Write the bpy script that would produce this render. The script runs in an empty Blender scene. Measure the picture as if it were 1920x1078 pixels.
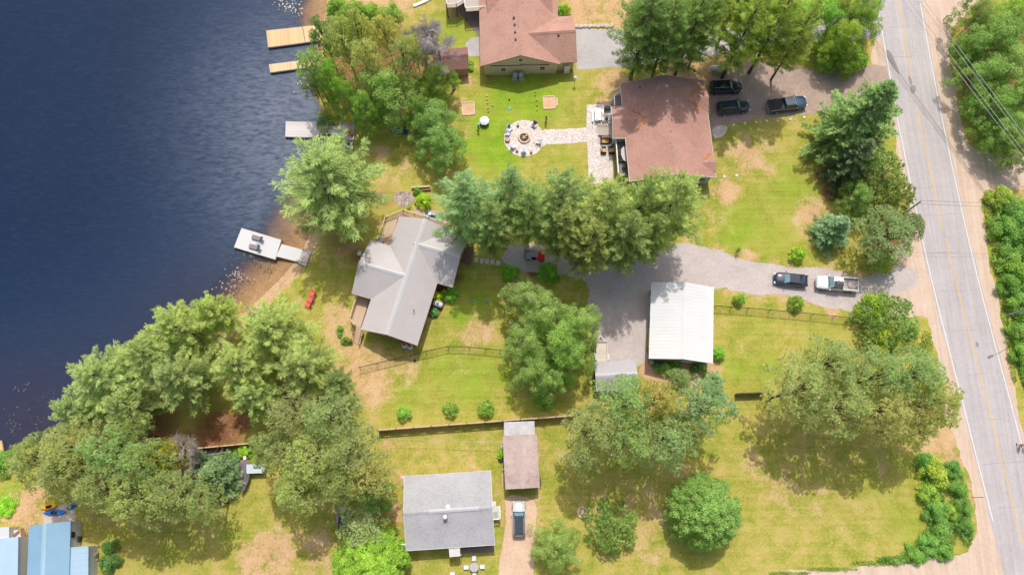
import bpy, math, random
import numpy as np
from mathutils import Vector, Matrix
from mathutils.geometry import tessellate_polygon

SC = bpy.context.scene
COL = SC.collection
R_ = math.radians
rnd = random.Random(7)

# ------------------------------------------------------------------ survey frame: where a spot of the aerial photo lies on the land
F, TILT, HC = 1450.0, R_(15), 107.0
CT, ST = math.cos(TILT), math.sin(TILT)
def G(px, py, z=0.0):
    u, v = (px-960)/F, (py-539)/F
    s = (HC-z)/(CT+v*ST)
    return Vector((u*s, s*(ST-v*CT), z))
def GP(pts, z=0.0):
    return [G(a, b, z) for a, b in pts]

# ------------------------------------------------------------------ camera, light
cam = bpy.data.cameras.new('camera'); cam.sensor_width = 36; cam.lens = F/1920*36; cam.clip_end = 5000
co = bpy.data.objects.new('camera', cam); COL.objects.link(co)
co.location = (0, 0, HC); co.rotation_euler = (TILT, 0, 0); SC.camera = co
SC.view_settings.view_transform = 'Standard'; SC.view_settings.look = 'None'; SC.view_settings.exposure = 0
ELEV, SROT = R_(62), R_(5)
W = bpy.data.worlds.new('World'); SC.world = W; W.use_nodes = True
sk = W.node_tree.nodes.new('ShaderNodeTexSky'); sk.sky_type = 'NISHITA'; sk.sun_disc = False
sk.sun_elevation = ELEV; sk.sun_rotation = SROT; sk.air_density = 1.0; sk.dust_density = 4.0
bgn = W.node_tree.nodes['Background']; bgn.inputs[1].default_value = 0.15
W.node_tree.links.new(sk.outputs[0], bgn.inputs[0])
sl = bpy.data.lights.new('sun', 'SUN'); sl.energy = 2.95; sl.angle = R_(0.55); sl.color = (1, .965, .91)
so = bpy.data.objects.new('sun', sl); COL.objects.link(so)
so.rotation_euler = Vector((-math.sin(SROT)*math.cos(ELEV), -math.cos(SROT)*math.cos(ELEV), -math.sin(ELEV))).to_track_quat('-Z', 'Y').to_euler()

# ------------------------------------------------------------------ materials
KILL = 1.22
def lin(c):
    return tuple((x/255/12.92 if x <= 10 else ((x/255+.055)/1.055)**2.4) for x in c)
def C(r, g, b, k=1.0):                     # sunlit colour in the photo -> surface colour
    return tuple(min(.92, x*k/KILL) for x in lin((r, g, b)))+(1,)
MATS = {}
class NT:
    def __init__(s, name):
        s.m = bpy.data.materials.new(name); s.m.use_nodes = True
        s.t = s.m.node_tree; s.b = s.t.nodes['Principled BSDF']; s.out = s.t.nodes['Material Output']
        s.b.inputs['Specular IOR Level'].default_value = .25
    def n(s, typ, **k):
        x = s.t.nodes.new('ShaderNode'+typ)
        for a, b in k.items(): setattr(x, a, b)
        return x
    def l(s, a, b): s.t.links.new(a, b)
    def pos(s): return s.n('NewGeometry').outputs['Position']
    def obj(s): return s.n('TexCoord').outputs['Object']
    def mapping(s, vec, scale=(1, 1, 1), rot=(0, 0, 0)):
        m = s.n('Mapping'); m.inputs['Scale'].default_value = scale; m.inputs['Rotation'].default_value = rot
        s.l(vec, m.inputs['Vector']); return m.outputs[0]
    def noise(s, vec, scale, detail=4, rough=.6, dist=0):
        x = s.n('TexNoise'); x.inputs['Scale'].default_value = scale; x.inputs['Detail'].default_value = detail
        x.inputs['Roughness'].default_value = rough; x.inputs['Distortion'].default_value = dist
        s.l(vec, x.inputs['Vector']); return x.outputs['Fac']
    def ramp(s, fac, stops, interp='LINEAR'):
        r = s.n('ValToRGB'); r.color_ramp.interpolation = interp; e = r.color_ramp.elements
        while len(e) < len(stops): e.new(.5)
        for q, (p, c) in zip(e, stops): q.position = p; q.color = c if len(c) == 4 else (*c, 1)
        s.l(fac, r.inputs[0]); return r.outputs[0]
    def mix(s, fac, a, b, mode='MIX'):
        x = s.n('Mix', data_type='RGBA', blend_type=mode)
        for i, v in ((0, fac), (6, a), (7, b)):
            if isinstance(v, (int, float)): x.inputs[i].default_value = v
            elif isinstance(v, tuple): x.inputs[i].default_value = v
            else: s.l(v, x.inputs[i])
        return x.outputs[2]
    def math(s, op, a, b=0.0, c=None, clamp=False):
        x = s.n('Math', operation=op); x.use_clamp = clamp
        for i, v in enumerate((a, b) if c is None else (a, b, c)):
            if isinstance(v, (int, float)): x.inputs[i].default_value = v
            else: s.l(v, x.inputs[i])
        return x.outputs[0]
    def attr(s, name): 
        a = s.n('Attribute'); a.attribute_name = name; return a
    def bump(s, h, strength=.3, dist=.05):
        b = s.n('Bump'); b.inputs['Strength'].default_value = strength; b.inputs['Distance'].default_value = dist
        s.l(h, b.inputs['Height']); s.l(b.outputs[0], s.b.inputs['Normal'])
    def color(s, c, rough=.8, metal=0.0):
        if isinstance(c, tuple): s.b.inputs['Base Color'].default_value = c
        else: s.l(c, s.b.inputs['Base Color'])
        s.b.inputs['Roughness'].default_value = rough; s.b.inputs['Metallic'].default_value = metal
        return s.m

def mul(c, k): return tuple(min(1, x*k) for x in c[:3])+(1,)
def paint(name, c, rough=.6, var=.15, scale=3.0, metal=0.0, fine=25, spec=.25, bump=0):
    """weathered plain surface: broad and fine mottling on its own colour"""
    if name in MATS: return MATS[name]
    t = NT(name); p = t.pos()
    a = t.noise(p, scale, 5); b = t.noise(p, fine, 2)
    f = t.math('ADD', t.math('MULTIPLY', a, .65), t.math('MULTIPLY', b, .35))
    col = t.ramp(f, [(.3, mul(c, 1-var)), (.5, c), (.7, mul(c, 1+var*.8))])
    t.b.inputs['Specular IOR Level'].default_value = spec
    if bump: t.bump(b, bump, .02)
    MATS[name] = t.color(col, rough, metal); return MATS[name]
def gloss(name, c, rough=.12, coat=.6, metal=0.0):
    if name in MATS: return MATS[name]
    t = NT(name); p = t.pos(); f = t.noise(p, 3.5, 5)
    col = t.ramp(f, [(.35, c), (.7, mul(tuple(min(1, x+.006) for x in c[:3]), 1.25))])
    t.b.inputs['Coat Weight'].default_value = coat; t.b.inputs['Coat Roughness'].default_value = .06
    t.b.inputs['Specular IOR Level'].default_value = .5
    MATS[name] = t.color(col, rough, metal); return MATS[name]
def shingle(name, c, dark, ang=0.0, scale=1.0):
    t = NT(name); p = t.mapping(t.obj(), (1, 1, 1), (0, 0, ang))
    a = t.noise(p, .35*scale, 4); b = t.noise(p, 5*scale, 3, .7); g = t.noise(t.mapping(p, (1, 6, 6)), 2.2, 3, .7); h = t.noise(t.mapping(p, (6, 1, 1)), 2.2, 3, .7)
    f = t.math('ADD', t.math('ADD', t.math('MULTIPLY', a, .25), t.math('MULTIPLY', b, .4)), t.math('ADD', t.math('MULTIPLY', g, .18), t.math('MULTIPLY', h, .17)))
    col = t.ramp(f, [(.36, dark), (.5, c), (.66, mul(c, 1.25))])
    t.bump(b, .25, .03)
    MATS[name] = t.color(col, .9); return MATS[name]
def planks(name, c, ang, width=.14, var=.22, gap=.5, rough=.8):
    """boards running along direction ang in the plan"""
    if name in MATS: return MATS[name]
    t = NT(name); p = t.mapping(t.obj(), (1, 1, 1), (0, 0, -ang))
    s = t.n('SeparateXYZ'); t.l(p, s.inputs[0])
    q = t.math('DIVIDE', s.outputs[1], width); fl = t.math('FLOOR', q); fr = t.math('FRACT', q)
    wn = t.n('TexWhiteNoise', noise_dimensions='1D'); t.l(fl, wn.inputs['W'])
    gr = t.noise(t.mapping(p, (1.2, 14, 1)), 1.5, 4)
    f = t.math('ADD', t.math('MULTIPLY', wn.outputs[0], .5), t.math('MULTIPLY', gr, .5))
    col = t.ramp(f, [(.15, mul(c, 1-var)), (.5, c), (.9, mul(c, 1+var*.7))])
    line = t.math('LESS_THAN', fr, .1)
    col = t.mix(t.math('MULTIPLY', line, gap), col, mul(c, .25))
    MATS[name] = t.color(col, rough); return MATS[name]

# ------------------------------------------------------------------ mesh building
class MB:
    """collects faces in the frame whose origin is org; build() links them as one mesh object"""
    def __init__(s, org=(0, 0, 0)):
        s.v = []; s.f = []; s.o = Vector(org)
    def add(s, vs, fs):
        k = len(s.v); s.v += [Vector(q)-s.o for q in vs]; s.f += [tuple(i+k for i in f) for f in fs]; return s
    def hull8(s, b, t):
        """two quads (bottom, top), same winding"""
        n = len(b)
        return s.add(list(b)+list(t), [tuple(range(n))[::-1], tuple(range(n, 2*n))]+[(i, (i+1) % n, n+(i+1) % n, n+i) for i in range(n)])
    def box(s, c, size, rot=0.0, tilt=None):
        hx, hy, hz = size[0]/2, size[1]/2, size[2]/2
        M = Matrix.Rotation(rot, 3, 'Z')
        if tilt is not None: M = M @ tilt
        c = Vector(c)
        p = [c+M @ Vector((x, y, z)) for z in (-hz, hz) for x, y in ((-hx, -hy), (hx, -hy), (hx, hy), (-hx, hy))]
        return s.hull8(p[:4], p[4:])
    def slab(s, poly, z0, z1):
        a = [Vector((q[0], q[1], z0)) for q in poly]; b = [Vector((q[0], q[1], z1)) for q in poly]
        area = sum(a[i].x*a[(i+1) % len(a)].y-a[(i+1) % len(a)].x*a[i].y for i in range(len(a)))
        if area < 0: a.reverse(); b.reverse()
        if len(a) == 4: return s.hull8(a, b)
        n = len(a); tri = tessellate_polygon([b])
        def up(t):
            x, y, z = (b[i] for i in t); return t if (y-x).cross(z-x).z > 0 else t[::-1]
        tri = [up(t) for t in tri]
        return s.add(a+b, [tuple(i for i in t[::-1]) for t in tri]+[tuple(i+n for i in t) for t in tri]+[(i, (i+1) % n, n+(i+1) % n, n+i) for i in range(n)])
    def beam(s, a, b, w, h, up=Vector((0, 0, 1))):
        a, b = Vector(a), Vector(b); d = (b-a).normalized()
        if abs(d.dot(up)) > .95: up = Vector((0, 1, 0))
        sx = d.cross(up).normalized()*w/2; sz = sx.cross(d).normalized()*h/2
        q = [-sx-sz, sx-sz, sx+sz, -sx+sz]
        return s.hull8([a+k for k in q][::-1], [b+k for k in q][::-1])
    def tube(s, pts, rad, n=8, cap=True):
        pts = [Vector(p) for p in pts]
        if not hasattr(rad, '__len__'): rad = [rad]*len(pts)
        base = len(s.v); ref = Vector((.31, .17, .93)).normalized()
        for i, p in enumerate(pts):
            d = (pts[min(i+1, len(pts)-1)]-pts[max(i-1, 0)]).normalized()
            r = ref if abs(d.dot(ref)) < .9 else Vector((1, 0, 0))
            x = d.cross(r).normalized(); y = d.cross(x)
            for k in range(n):
                a = 2*math.pi*k/n; s.v.append(p+(x*math.cos(a)+y*math.sin(a))*rad[i]-s.o)
        for i in range(len(pts)-1):
            for k in range(n):
                a, b = base+i*n+k, base+i*n+(k+1) % n; s.f.append((b, a, a+n, b+n))
        if cap:
            s.f.append(tuple(base+k for k in range(n))); s.f.append(tuple(base+(len(pts)-1)*n+k for k in range(n))[::-1])
        return s
    def lathe(s, c, prof, n=16, sx=1.0, sy=1.0, rot=0.0):
        """prof: (radius, z) from bottom to top"""
        c = Vector(c); base = len(s.v); cr, sr = math.cos(rot), math.sin(rot)
        for r, z in prof:
            for k in range(n):
                a = 2*math.pi*k/n; x, y = r*math.cos(a)*sx, r*math.sin(a)*sy
                s.v.append(c+Vector((x*cr-y*sr, x*sr+y*cr, z))-s.o)
        for i in range(len(prof)-1):
            for k in range(n):
                a, b = base+i*n+k, base+i*n+(k+1) % n; s.f.append((a, b, b+n, a+n))
        s.f.append(tuple(base+k for k in range(n))[::-1]); s.f.append(tuple(base+(len(prof)-1)*n+k for k in range(n)))
        return s
    def build(s, name, mat, parent=None, label=None, smooth=False, loc=None):
        me = bpy.data.meshes.new(name); me.from_pydata([tuple(q) for q in s.v], [], s.f)
        me.materials.append(mat)
        if smooth: me.polygons.foreach_set('use_smooth', [True]*len(me.polygons))
        o = bpy.data.objects.new(name, me); COL.objects.link(o)
        if parent: o.parent = parent
        if loc is not None: o.location = loc
        if label: o['label'] = label
        return o
def tag(o, label, cat, group=None, kind=None):
    if label: o['label'] = label
    if cat: o['category'] = cat
    if group: o['group'] = group
    if kind: o['kind'] = kind
    return o
def thing(name, label, cat, loc=(0, 0, 0), rotz=0.0, group=None):
    o = bpy.data.objects.new(name, None); o.empty_display_size = .3; COL.objects.link(o)
    o.location = loc; o.rotation_euler = (0, 0, rotz)
    return tag(o, label, cat, group)
def copy_tree(o, parent=None):
    c = o.copy(); COL.objects.link(c)
    if parent: c.parent = parent
    for ch in list(o.children): copy_tree(ch, c)
    return c
def again(o, label, loc, rotz=None, group=None):
    c = copy_tree(o); c.location = loc; c['label'] = label
    if rotz is not None: c.rotation_euler = (0, 0, rotz)
    if group: c['group'] = group
    return c
def heading(a, b):
    d = Vector(b)-Vector(a); return math.atan2(d.y, d.x)

def jag(pts, step=.5, amp=.25, seed=0, closed=True):
    """outline with an uneven edge"""
    r = np.random.default_rng(seed); P = [Vector((p[0], p[1])) for p in pts]; out = []
    n = len(P)
    for i in range(n if closed else n-1):
        a, b = P[i], P[(i+1) % n]; k = max(1, int((b-a).length/step))
        for j in range(k): out.append(a.lerp(b, j/k))
    if not closed: out.append(P[-1])
    m = len(out); o1 = r.normal(size=m); w = np.convolve(np.pad(o1, 4, 'wrap'), [.25]*4, 'same')[4:4+m]
    o2 = np.convolve(np.pad(r.normal(size=m), 10, 'wrap'), np.ones(9)/4, 'same')[10:10+m]
    res = []
    for i, p in enumerate(out):
        t = (out[(i+1) % m]-out[i-1]); t = t.normalized() if t.length > 1e-6 else Vector((1, 0))
        res.append(p+Vector((-t.y, t.x))*amp*(w[i]*.7+o2[i]*.6))
    return res
def smooth_poly(pts, it=2):
    P = [Vector((p[0], p[1])) for p in pts]
    for _ in range(it):
        Q = []
        for i in range(len(P)):
            a, b = P[i], P[(i+1) % len(P)]; Q += [a.lerp(b, .25), a.lerp(b, .75)]
        P = Q
    return P
def sheet(name, poly, z, mat, kind='structure'):
    vs = [(p[0], p[1], z) for p in poly]
    tri = tessellate_polygon([[Vector(v) for v in vs]]); fs = []
    for t in tri:
        a, b, c = (Vector(vs[i]) for i in t)
        fs.append(tuple(t) if (b-a).cross(c-a).z > 0 else tuple(t[::-1]))
    o = MB().add(vs, fs).build(name, mat)
    return tag(o, None, None, None, kind)
def strip(mb, pts, w, z):
    pts = [Vector((p[0], p[1], z)) for p in pts]; L = []; Rr = []
    for i, p in enumerate(pts):
        d = (pts[min(i+1, len(pts)-1)]-pts[max(i-1, 0)]).normalized(); s = Vector((-d.y, d.x, 0))*w/2
        L.append(p+s); Rr.append(p-s)
    n = len(pts); mb.add(L+Rr, [(n+i, n+i+1, i+1, i) for i in range(n-1)])
def dense(pts, k=12):
    """smooth curve through points"""
    out = []; P = [Vector(p) for p in pts]
    for i in range(len(P)-1):
        p0, p1, p2, p3 = P[max(i-1, 0)], P[i], P[i+1], P[min(i+2, len(P)-1)]
        for j in range(k):
            t = j/k; out.append(.5*((2*p1)+(p2-p0)*t+(2*p0-5*p1+4*p2-p3)*t*t+(3*p1-p0-3*p2+p3)*t**3))
    return out+[P[-1]]
# ================================================================== the land
SHORE = GP([(640, -260), (622, -60), (612, 0), (606, 40), (600, 80), (592, 125), (590, 165), (604, 205), (622, 222), (634, 245), (630, 275), (600, 330), (585, 375), (583, 410), (578, 440),
            (566, 472), (548, 496), (526, 520), (500, 546), (470, 574), (436, 604), (380, 655), (310, 715), (230, 765), (150, 800), (80, 828), (36, 846), (14, 858), (0, 880), (-60, 960), (-260, 1100), (-700, 1200)])
SH = np.array([(p.x, p.y) for p in SHORE])
def shore_dist(X, Y):
    """signed distance to the waterline, + on land"""
    best = np.full(X.shape, 1e9); sgn = np.ones(X.shape)
    for i in range(len(SH)-1):
        a, b = SH[i], SH[i+1]; d = b-a; L2 = d@d
        t = np.clip(((X-a[0])*d[0]+(Y-a[1])*d[1])/L2, 0, 1)
        dx, dy = X-a[0]-t*d[0], Y-a[1]-t*d[1]; q = dx*dx+dy*dy
        c = d[0]*dy-d[1]*dx
        m = q < best; best = np.where(m, q, best); sgn = np.where(m, np.sign(c), sgn)
    return np.sqrt(best)*np.where(sgn == 0, 1, sgn)
def land_z(d):
    z = np.where(d > 3, 0, np.where(d > 0, -.35+.35*(np.clip(d, 0, 3)/3)**.8, -.35-.16*np.abs(np.minimum(d, 0))))
    return np.maximum(z, -5)
# blobs of the photo's ground: (px, py, radius px, strength)
DRY = [(1405, 290, 50, .7), (1360, 360, 28, 1), (1520, 400, 34, 1), (1515, 430, 18, .7), (1440, 325, 40, .45), (1290, 445, 30, .4), (1150, 150, 34, .9), (1130, 190, 24, .7), (1180, 10, 80, .9), (1090, 15, 60, .9), (1040, 10, 40, .5), (880, 150, 16, .7),
       (640, 620, 40, .7), (660, 660, 40, .75), (700, 680, 60, .6), (700, 720, 50, .8), (900, 620, 32, .75), (870, 640, 30, .55), (860, 690, 40, .3), (730, 830, 30, .5), (880, 850, 50, .35), (745, 960, 25, .8), (752, 900, 20, .7), (490, 1040, 50, .8), (560, 1010, 50, .4), (630, 1050, 60, .5),
       (50, 960, 50, .9), (60, 930, 35, .8), (15, 1000, 30, .6), (180, 970, 30, .4), (1245, 715, 40, 1), (1340, 690, 14, 1), (1230, 690, 25, .8), (1770, 820, 45, 1), (1745, 800, 40, .9), (1790, 860, 35, .9), (1820, 920, 30, .8), (1700, 840, 25, .5), (1480, 920, 70, .4), (1420, 870, 40, .45), (1200, 960, 60, .5), (1210, 1040, 50, .45), (1120, 950, 40, .4),
       (1010, 850, 12, .6), (1060, 860, 40, .35), (1020, 1000, 30, .3), (930, 930, 18, .3), (1600, 1000, 80, .25), (960, 790, 40, .2), (1560, 580, 16, .9), (1600, 578, 18, 1), (1400, 480, 20, .6), (1350, 470, 20, .5), (1310, 540, 25, .3), (1340, 400, 50, .35), (1580, 480, 40, .3),
       (1790, 560, 25, .7), (1870, 540, 18, .5), (1850, 440, 20, .7), (1890, 330, 60, .8), (650, 560, 35, .3), (600, 600, 25, .5), (640, 470, 40, .5), (760, 310, 30, .5), (715, 290, 18, .8), (730, 340, 30, .5), (700, 360, 30, .6), (870, 250, 20, .5), (860, 200, 30, .4), (1390, 590, 30, .15), (1490, 660, 50, .25), (1400, 655, 40, .25), (1080, 880, 20, .3), (560, 560, 16, .4), (980, 520, 25, .7), (960, 420, 50, .8), (1100, 440, 60, .7), (1200, 455, 30, .7), (1300, 130, 60, 1), (1400, 110, 60, .9), (1150, 110, 40, .6), (850, 20, 20, .7), (640, 12, 22, .9), (740, 10, 50, .8), (690, 20, 40, .8), (870, 930, 10, .2), (1000, 700, 30, .0)]
LUSH = [(960, 180, 60, .9), (930, 280, 60, .95), (1000, 160, 50, .7), (900, 200, 40, .5), (1060, 300, 40, .4), (1050, 160, 40, .6), (900, 90, 40, .5), (850, 60, 50, .6), (860, 700, 70, .55), (910, 690, 60, .5), (830, 730, 80, .3), (880, 570, 60, .4), (860, 590, 30, .7), (1470, 345, 70, .6), (1530, 340, 40, .4), (1390, 415, 60, .6), (1400, 245, 50, .45), (1540, 600, 80, .3), (1420, 620, 60, .35), (1640, 900, 60, .35), (1690, 980, 60, .4), (1570, 970, 80, .2), (930, 670, 40, .4), (800, 770, 60, .25), (20, 930, 25, 1), (0, 960, 20, 1), (470, 850, 30, 1), (330, 1030, 40, .3), (650, 850, 50, .5), (1330, 560, 30, .5), (1650, 620, 30, .6), (1380, 690, 40, .5), (935, 990, 14, .7), (925, 1010, 16, .7), (800, 800, 60, .2), (1000, 760, 40, .4), (560, 930, 60, .3), (1740, 880, 30, .6), (1690, 860, 40, .4), (1850, 480, 25, .7), (1880, 600, 25, .7), (1200, 880, 40, .3), (600, 530, 20, .4), (880, 530, 50, .5)]
LITTER = [(410, 810, 55, 1), (450, 790, 30, 1), (350, 850, 60, .8), (290, 800, 60, .8), (560, 740, 60, .8), (640, 450, 45, .55), (670, 480, 30, .6), (640, 300, 30, .4), (720, 370, 40, .5), (650, 150, 70, .9), (740, 110, 80, .8), (700, 200, 60, .4), (1540, 330, 22, .7), (1560, 360, 26, .9), (1540, 260, 25, .8), (1590, 300, 50, .9), (1640, 350, 50, .9), (1660, 450, 50, .8), (820, 540, 12, .9), (1280, 700, 30, .6), (1650, 650, 40, .6), (1720, 800, 25, .5), (1180, 800, 70, .35), (1880, 100, 110, .9), (1900, 220, 80, .9), (860, 520, 16, .6), (760, 150, 50, .5), (1000, 510, 16, .9), (1450, 60, 70, .8), (1560, 60, 60, .8), (200, 880, 90, .5), (330, 900, 60, .6), (690, 900, 30, .8), (400, 880, 30, .6), (420, 930, 40, .4)]
def coords(lo, hi, st):
    m = list(np.arange(lo, hi+.01, st)); a = [lo-x for x in (5, 15, 40, 100, 250, 600, 1500)][::-1]; b = [hi+x for x in (5, 15, 40, 100, 250, 600, 1500)]
    return np.array(a+m+b)
gx, gy = coords(-92, 92, .55), coords(-18, 86, .55)
X, Y = np.meshgrid(gx, gy); D = shore_dist(X, Y); Z = land_z(D)
ZONE = np.zeros(X.shape+(4,), np.float32); ZONE[..., 3] = 1
def field(bl):
    a = np.zeros(X.shape)
    for px, py, r, s in bl:
        c = G(px, py); e = G(px+r, py); rr = (e-c).length
        q = np.exp(-((X-c.x)**2+(Y-c.y)**2)/(rr*rr)); a = np.maximum(a, s*q) if s > 0 else a
    return a
def fringe(pts, r, st, step=14):
    out = []
    for (a, b), (c, d) in zip(pts[:-1], pts[1:]):
        n = max(1, int(math.hypot(c-a, d-b)/step)); out += [(a+(c-a)*i/n, b+(d-b)*i/n, r*rnd.uniform(.7, 1.5), st*rnd.uniform(.55, 1.25)) for i in range(n)]
    return out
DRY = [(a, b, c, min(1.1, d*1.2)) for a, b, c, d in DRY]
DRY += fringe([(1285, 458), (1330, 466), (1380, 478), (1440, 488), (1500, 500), (1560, 508), (1620, 516), (1660, 512)], 8, .95)+fringe([(1336, 543), (1420, 552), (1500, 561), (1560, 578), (1612, 588)], 7, .9)+fringe([(942, 930), (940, 1000), (932, 1060)], 8, .7)+fringe([(1008, 930), (1010, 1000), (1004, 1060)], 9, .7)+fringe([(1330, 246), (1400, 226), (1500, 218)], 7, .6)+fringe([(1740, 840), (1730, 870)], 20, .8)+fringe([(560, 505), (540, 540), (520, 560)], 8, .7)
DRY += [(520, 1035, 46, 1.1), (470, 1060, 40, .9), (600, 1040, 50, .75), (700, 600, 30, .5), (630, 600, 36, .8), (690, 730, 40, .9), (660, 690, 40, 1.0), (760, 690, 50, .55), (1130, 985, 40, .5), (1220, 1000, 40, .55), (1290, 900, 40, .5), (1450, 900, 40, .55), (1530, 940, 50, .4), (890, 905, 30, .5), (790, 850, 30, .5), (650, 1050, 40, .7), (1660, 880, 30, .5), (1420, 560, 30, .4), (560, 640, 40, .6)]
LUSH += [(900, 560, 40, .6), (880, 720, 60, .6), (940, 700, 40, .6), (760, 740, 60, .5), (830, 690, 40, .5), (1000, 190, 60, .9), (930, 240, 60, .9), (880, 270, 40, .8), (1450, 440, 60, .5), (1380, 440, 50, .6), (1500, 370, 60, .6), (1440, 690, 50, .5), (1540, 640, 50, .4), (430, 1000, 30, .5), (1050, 1000, 20, .6)]
ZONE[..., 0] = field(DRY); ZONE[..., 2] = field(LUSH); ZONE[..., 1] = field(LITTER)
# bare sand along the little beach and under shallow water
BE = G(505, 545); BD = np.exp(-(((X-BE.x)/11)**2+((Y-BE.y)/11)**2)); B2 = G(590, 420); BD = np.maximum(BD, np.exp(-((X-B2.x)**2+(Y-B2.y)**2)/36)); B3 = G(612, 15); BD = np.maximum(BD, np.exp(-((X-B3.x)**2+(Y-B3.y)**2)/30))
ZONE[..., 3] = np.clip(np.where(D > 0, (1-np.clip((D-.4)/2.0, 0, 1))*np.clip(BD*2.5, 0, 1), np.clip(BD*2.2, 0, 1)*.75+.25), 0, 1)
nx, ny = len(gx), len(gy)
me = bpy.data.meshes.new('ground')
V = np.stack([X, Y, Z], -1).reshape(-1, 3); idx = np.arange(nx*ny).reshape(ny, nx)
Q = np.stack([idx[:-1, :-1], idx[:-1, 1:], idx[1:, 1:], idx[1:, :-1]], -1).reshape(-1, 4)
def np_mesh(me, V, Q, smooth=False):
    k = Q.shape[1]
    me.vertices.add(len(V)); me.vertices.foreach_set('co', V.astype(np.float32).ravel())
    me.loops.add(Q.size); me.loops.foreach_set('vertex_index', Q.astype(np.int32).ravel())
    me.polygons.add(len(Q)); me.polygons.foreach_set('loop_start', np.arange(0, Q.size, k, dtype=np.int32))
    me.update(calc_edges=True); me.validate()
    if smooth: me.polygons.foreach_set('use_smooth', np.ones(len(Q), bool))
np_mesh(me, V, Q, True)
at = me.attributes.new('zone', 'FLOAT_COLOR', 'POINT'); at.data.foreach_set('color', ZONE.reshape(-1))

t = NT('lawn_and_soil'); p = t.pos(); zc = t.attr('zone'); sx = t.n('SeparateColor'); t.l(zc.outputs['Color'], sx.inputs[0])
big = t.noise(p, .085, 5, .62); mid = t.noise(p, .45, 5, .65, .4); fin = t.noise(p, 3.2, 4, .7); vf = t.noise(p, 11, 2, .7)
mow = t.noise(t.mapping(p, (.12, 1.5, 1)), 1.0, 3, .6); mow2 = t.noise(t.mapping(p, (.05, 2.6, 1), (0, 0, .12)), 1.0, 2, .5)
f = t.math('ADD', t.math('ADD', t.math('MULTIPLY', mid, .34), t.math('MULTIPLY', fin, .3)), t.math('ADD', t.math('MULTIPLY', big, .2), t.math('ADD', t.math('MULTIPLY', mow, .1), t.math('MULTIPLY', mow2, .08))))
grass = t.ramp(f, [(.34, C(104, 130, 40)), (.42, C(142, 158, 58)), (.49, C(174, 171, 76)), (.55, C(198, 182, 100)), (.63, C(214, 184, 126)), (.72, C(224, 190, 148))])
lush = t.ramp(f, [(.34, C(92, 140, 30)), (.48, C(138, 174, 46)), (.64, C(184, 192, 78))])
dry = t.ramp(t.math('ADD', t.math('MULTIPLY', fin, .5), t.math('MULTIPLY', mid, .5)), [(.3, C(168, 140, 90)), (.5, C(216, 178, 130)), (.7, C(234, 202, 162))])
lit = t.ramp(t.math('ADD', t.math('MULTIPLY', fin, .6), t.math('MULTIPLY', mid, .4)), [(.3, C(98, 66, 46)), (.5, C(146, 104, 74)), (.66, C(196, 150, 106))])
sand = t.ramp(t.math('ADD', t.math('MULTIPLY', fin, .5), t.math('MULTIPLY', mid, .5)), [(.3, C(176, 140, 104)), (.5, C(214, 178, 138)), (.7, C(236, 208, 174))])
jit = t.math('ADD', t.math('MULTIPLY', t.math('SUBTRACT', mid, .5), 1.7), t.math('MULTIPLY', t.math('SUBTRACT', fin, .5), 1.0))
def thr(ch, lo, hi, amt=1.0):
    m = t.n('MapRange'); m.interpolation_type = 'SMOOTHSTEP'; m.inputs[1].default_value = lo; m.inputs[2].default_value = hi
    t.l(t.math('ADD', ch, t.math('MULTIPLY', jit, t.math('MULTIPLY', t.math('MINIMUM', t.math('ADD', ch, .25), 1.0), amt))), m.inputs[0]); return m.outputs[0]
col = t.mix(thr(sx.outputs[2], .15, .85, 1.3), grass, lush)
col = t.mix(thr(sx.outputs[0], .22, .9, 1.5), col, dry)
col = t.mix(thr(sx.outputs[1], .25, .75, .8), col, lit)
col = t.mix(thr(zc.outputs['Alpha'], .2, .6, .25), col, sand)
col = t.mix(.75, col, t.ramp(vf, [(.25, (.4, .42, .4, 1)), (.5, (1, 1, 1, 1)), (.75, (1.45, 1.4, 1.4, 1))]), 'MULTIPLY')
t.bump(t.math('ADD', t.math('MULTIPLY', fin, .6), t.math('MULTIPLY', vf, .5)), .35, .12)
me.materials.append(t.color(col, .95)); t.b.inputs['Specular IOR Level'].default_value = .05
go = bpy.data.objects.new('ground', me); COL.objects.link(go); tag(go, None, None, None, 'structure')

# ---- the lake
lx, ly = np.r_[-1500, -600, -250, np.arange(-100, -16, .8)], np.r_[-1500, -600, -200, -60, np.arange(-24, 96, .8), 130, 250, 600, 1500]
LX, LY = np.meshgrid(lx, ly); LD = shore_dist(LX, LY)
keep = LD < 2.5
me = bpy.data.meshes.new('lake'); V = np.stack([LX, LY, np.full(LX.shape, -.35)], -1).reshape(-1, 3); idx = np.arange(LX.size).reshape(LX.shape)
Q = np.stack([idx[:-1, :-1], idx[:-1, 1:], idx[1:, 1:], idx[1:, :-1]], -1); kq = keep[:-1, :-1] | keep[:-1, 1:] | keep[1:, 1:] | keep[1:, :-1]
np_mesh(me, V, Q[kq].reshape(-1, 4))
WA = np.zeros(LX.shape+(4,), np.float32)
WA[..., 0] = np.clip(-LD/30, 0, 1)                                  # distance from the bank
c1 = G(560, 200); WA[..., 1] = np.exp(-(((LX-c1.x)/15)**2+((LY-c1.y)/16)**2))*.95+np.exp(-(((LX-G(500, 370).x)/8)**2+((LY-G(500, 370).y)/9)**2))*.35  # green channel: where the sky's reflection is painted into the water colour
c2 = G(60, 800); WA[..., 2] = np.exp(-(((LX-c2.x)/16)**2+((LY-c2.y)/11)**2))+np.exp(-(((LX-G(400, 600).x)/12)**2+((LY-G(400, 600).y)/9)**2))*.8
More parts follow.
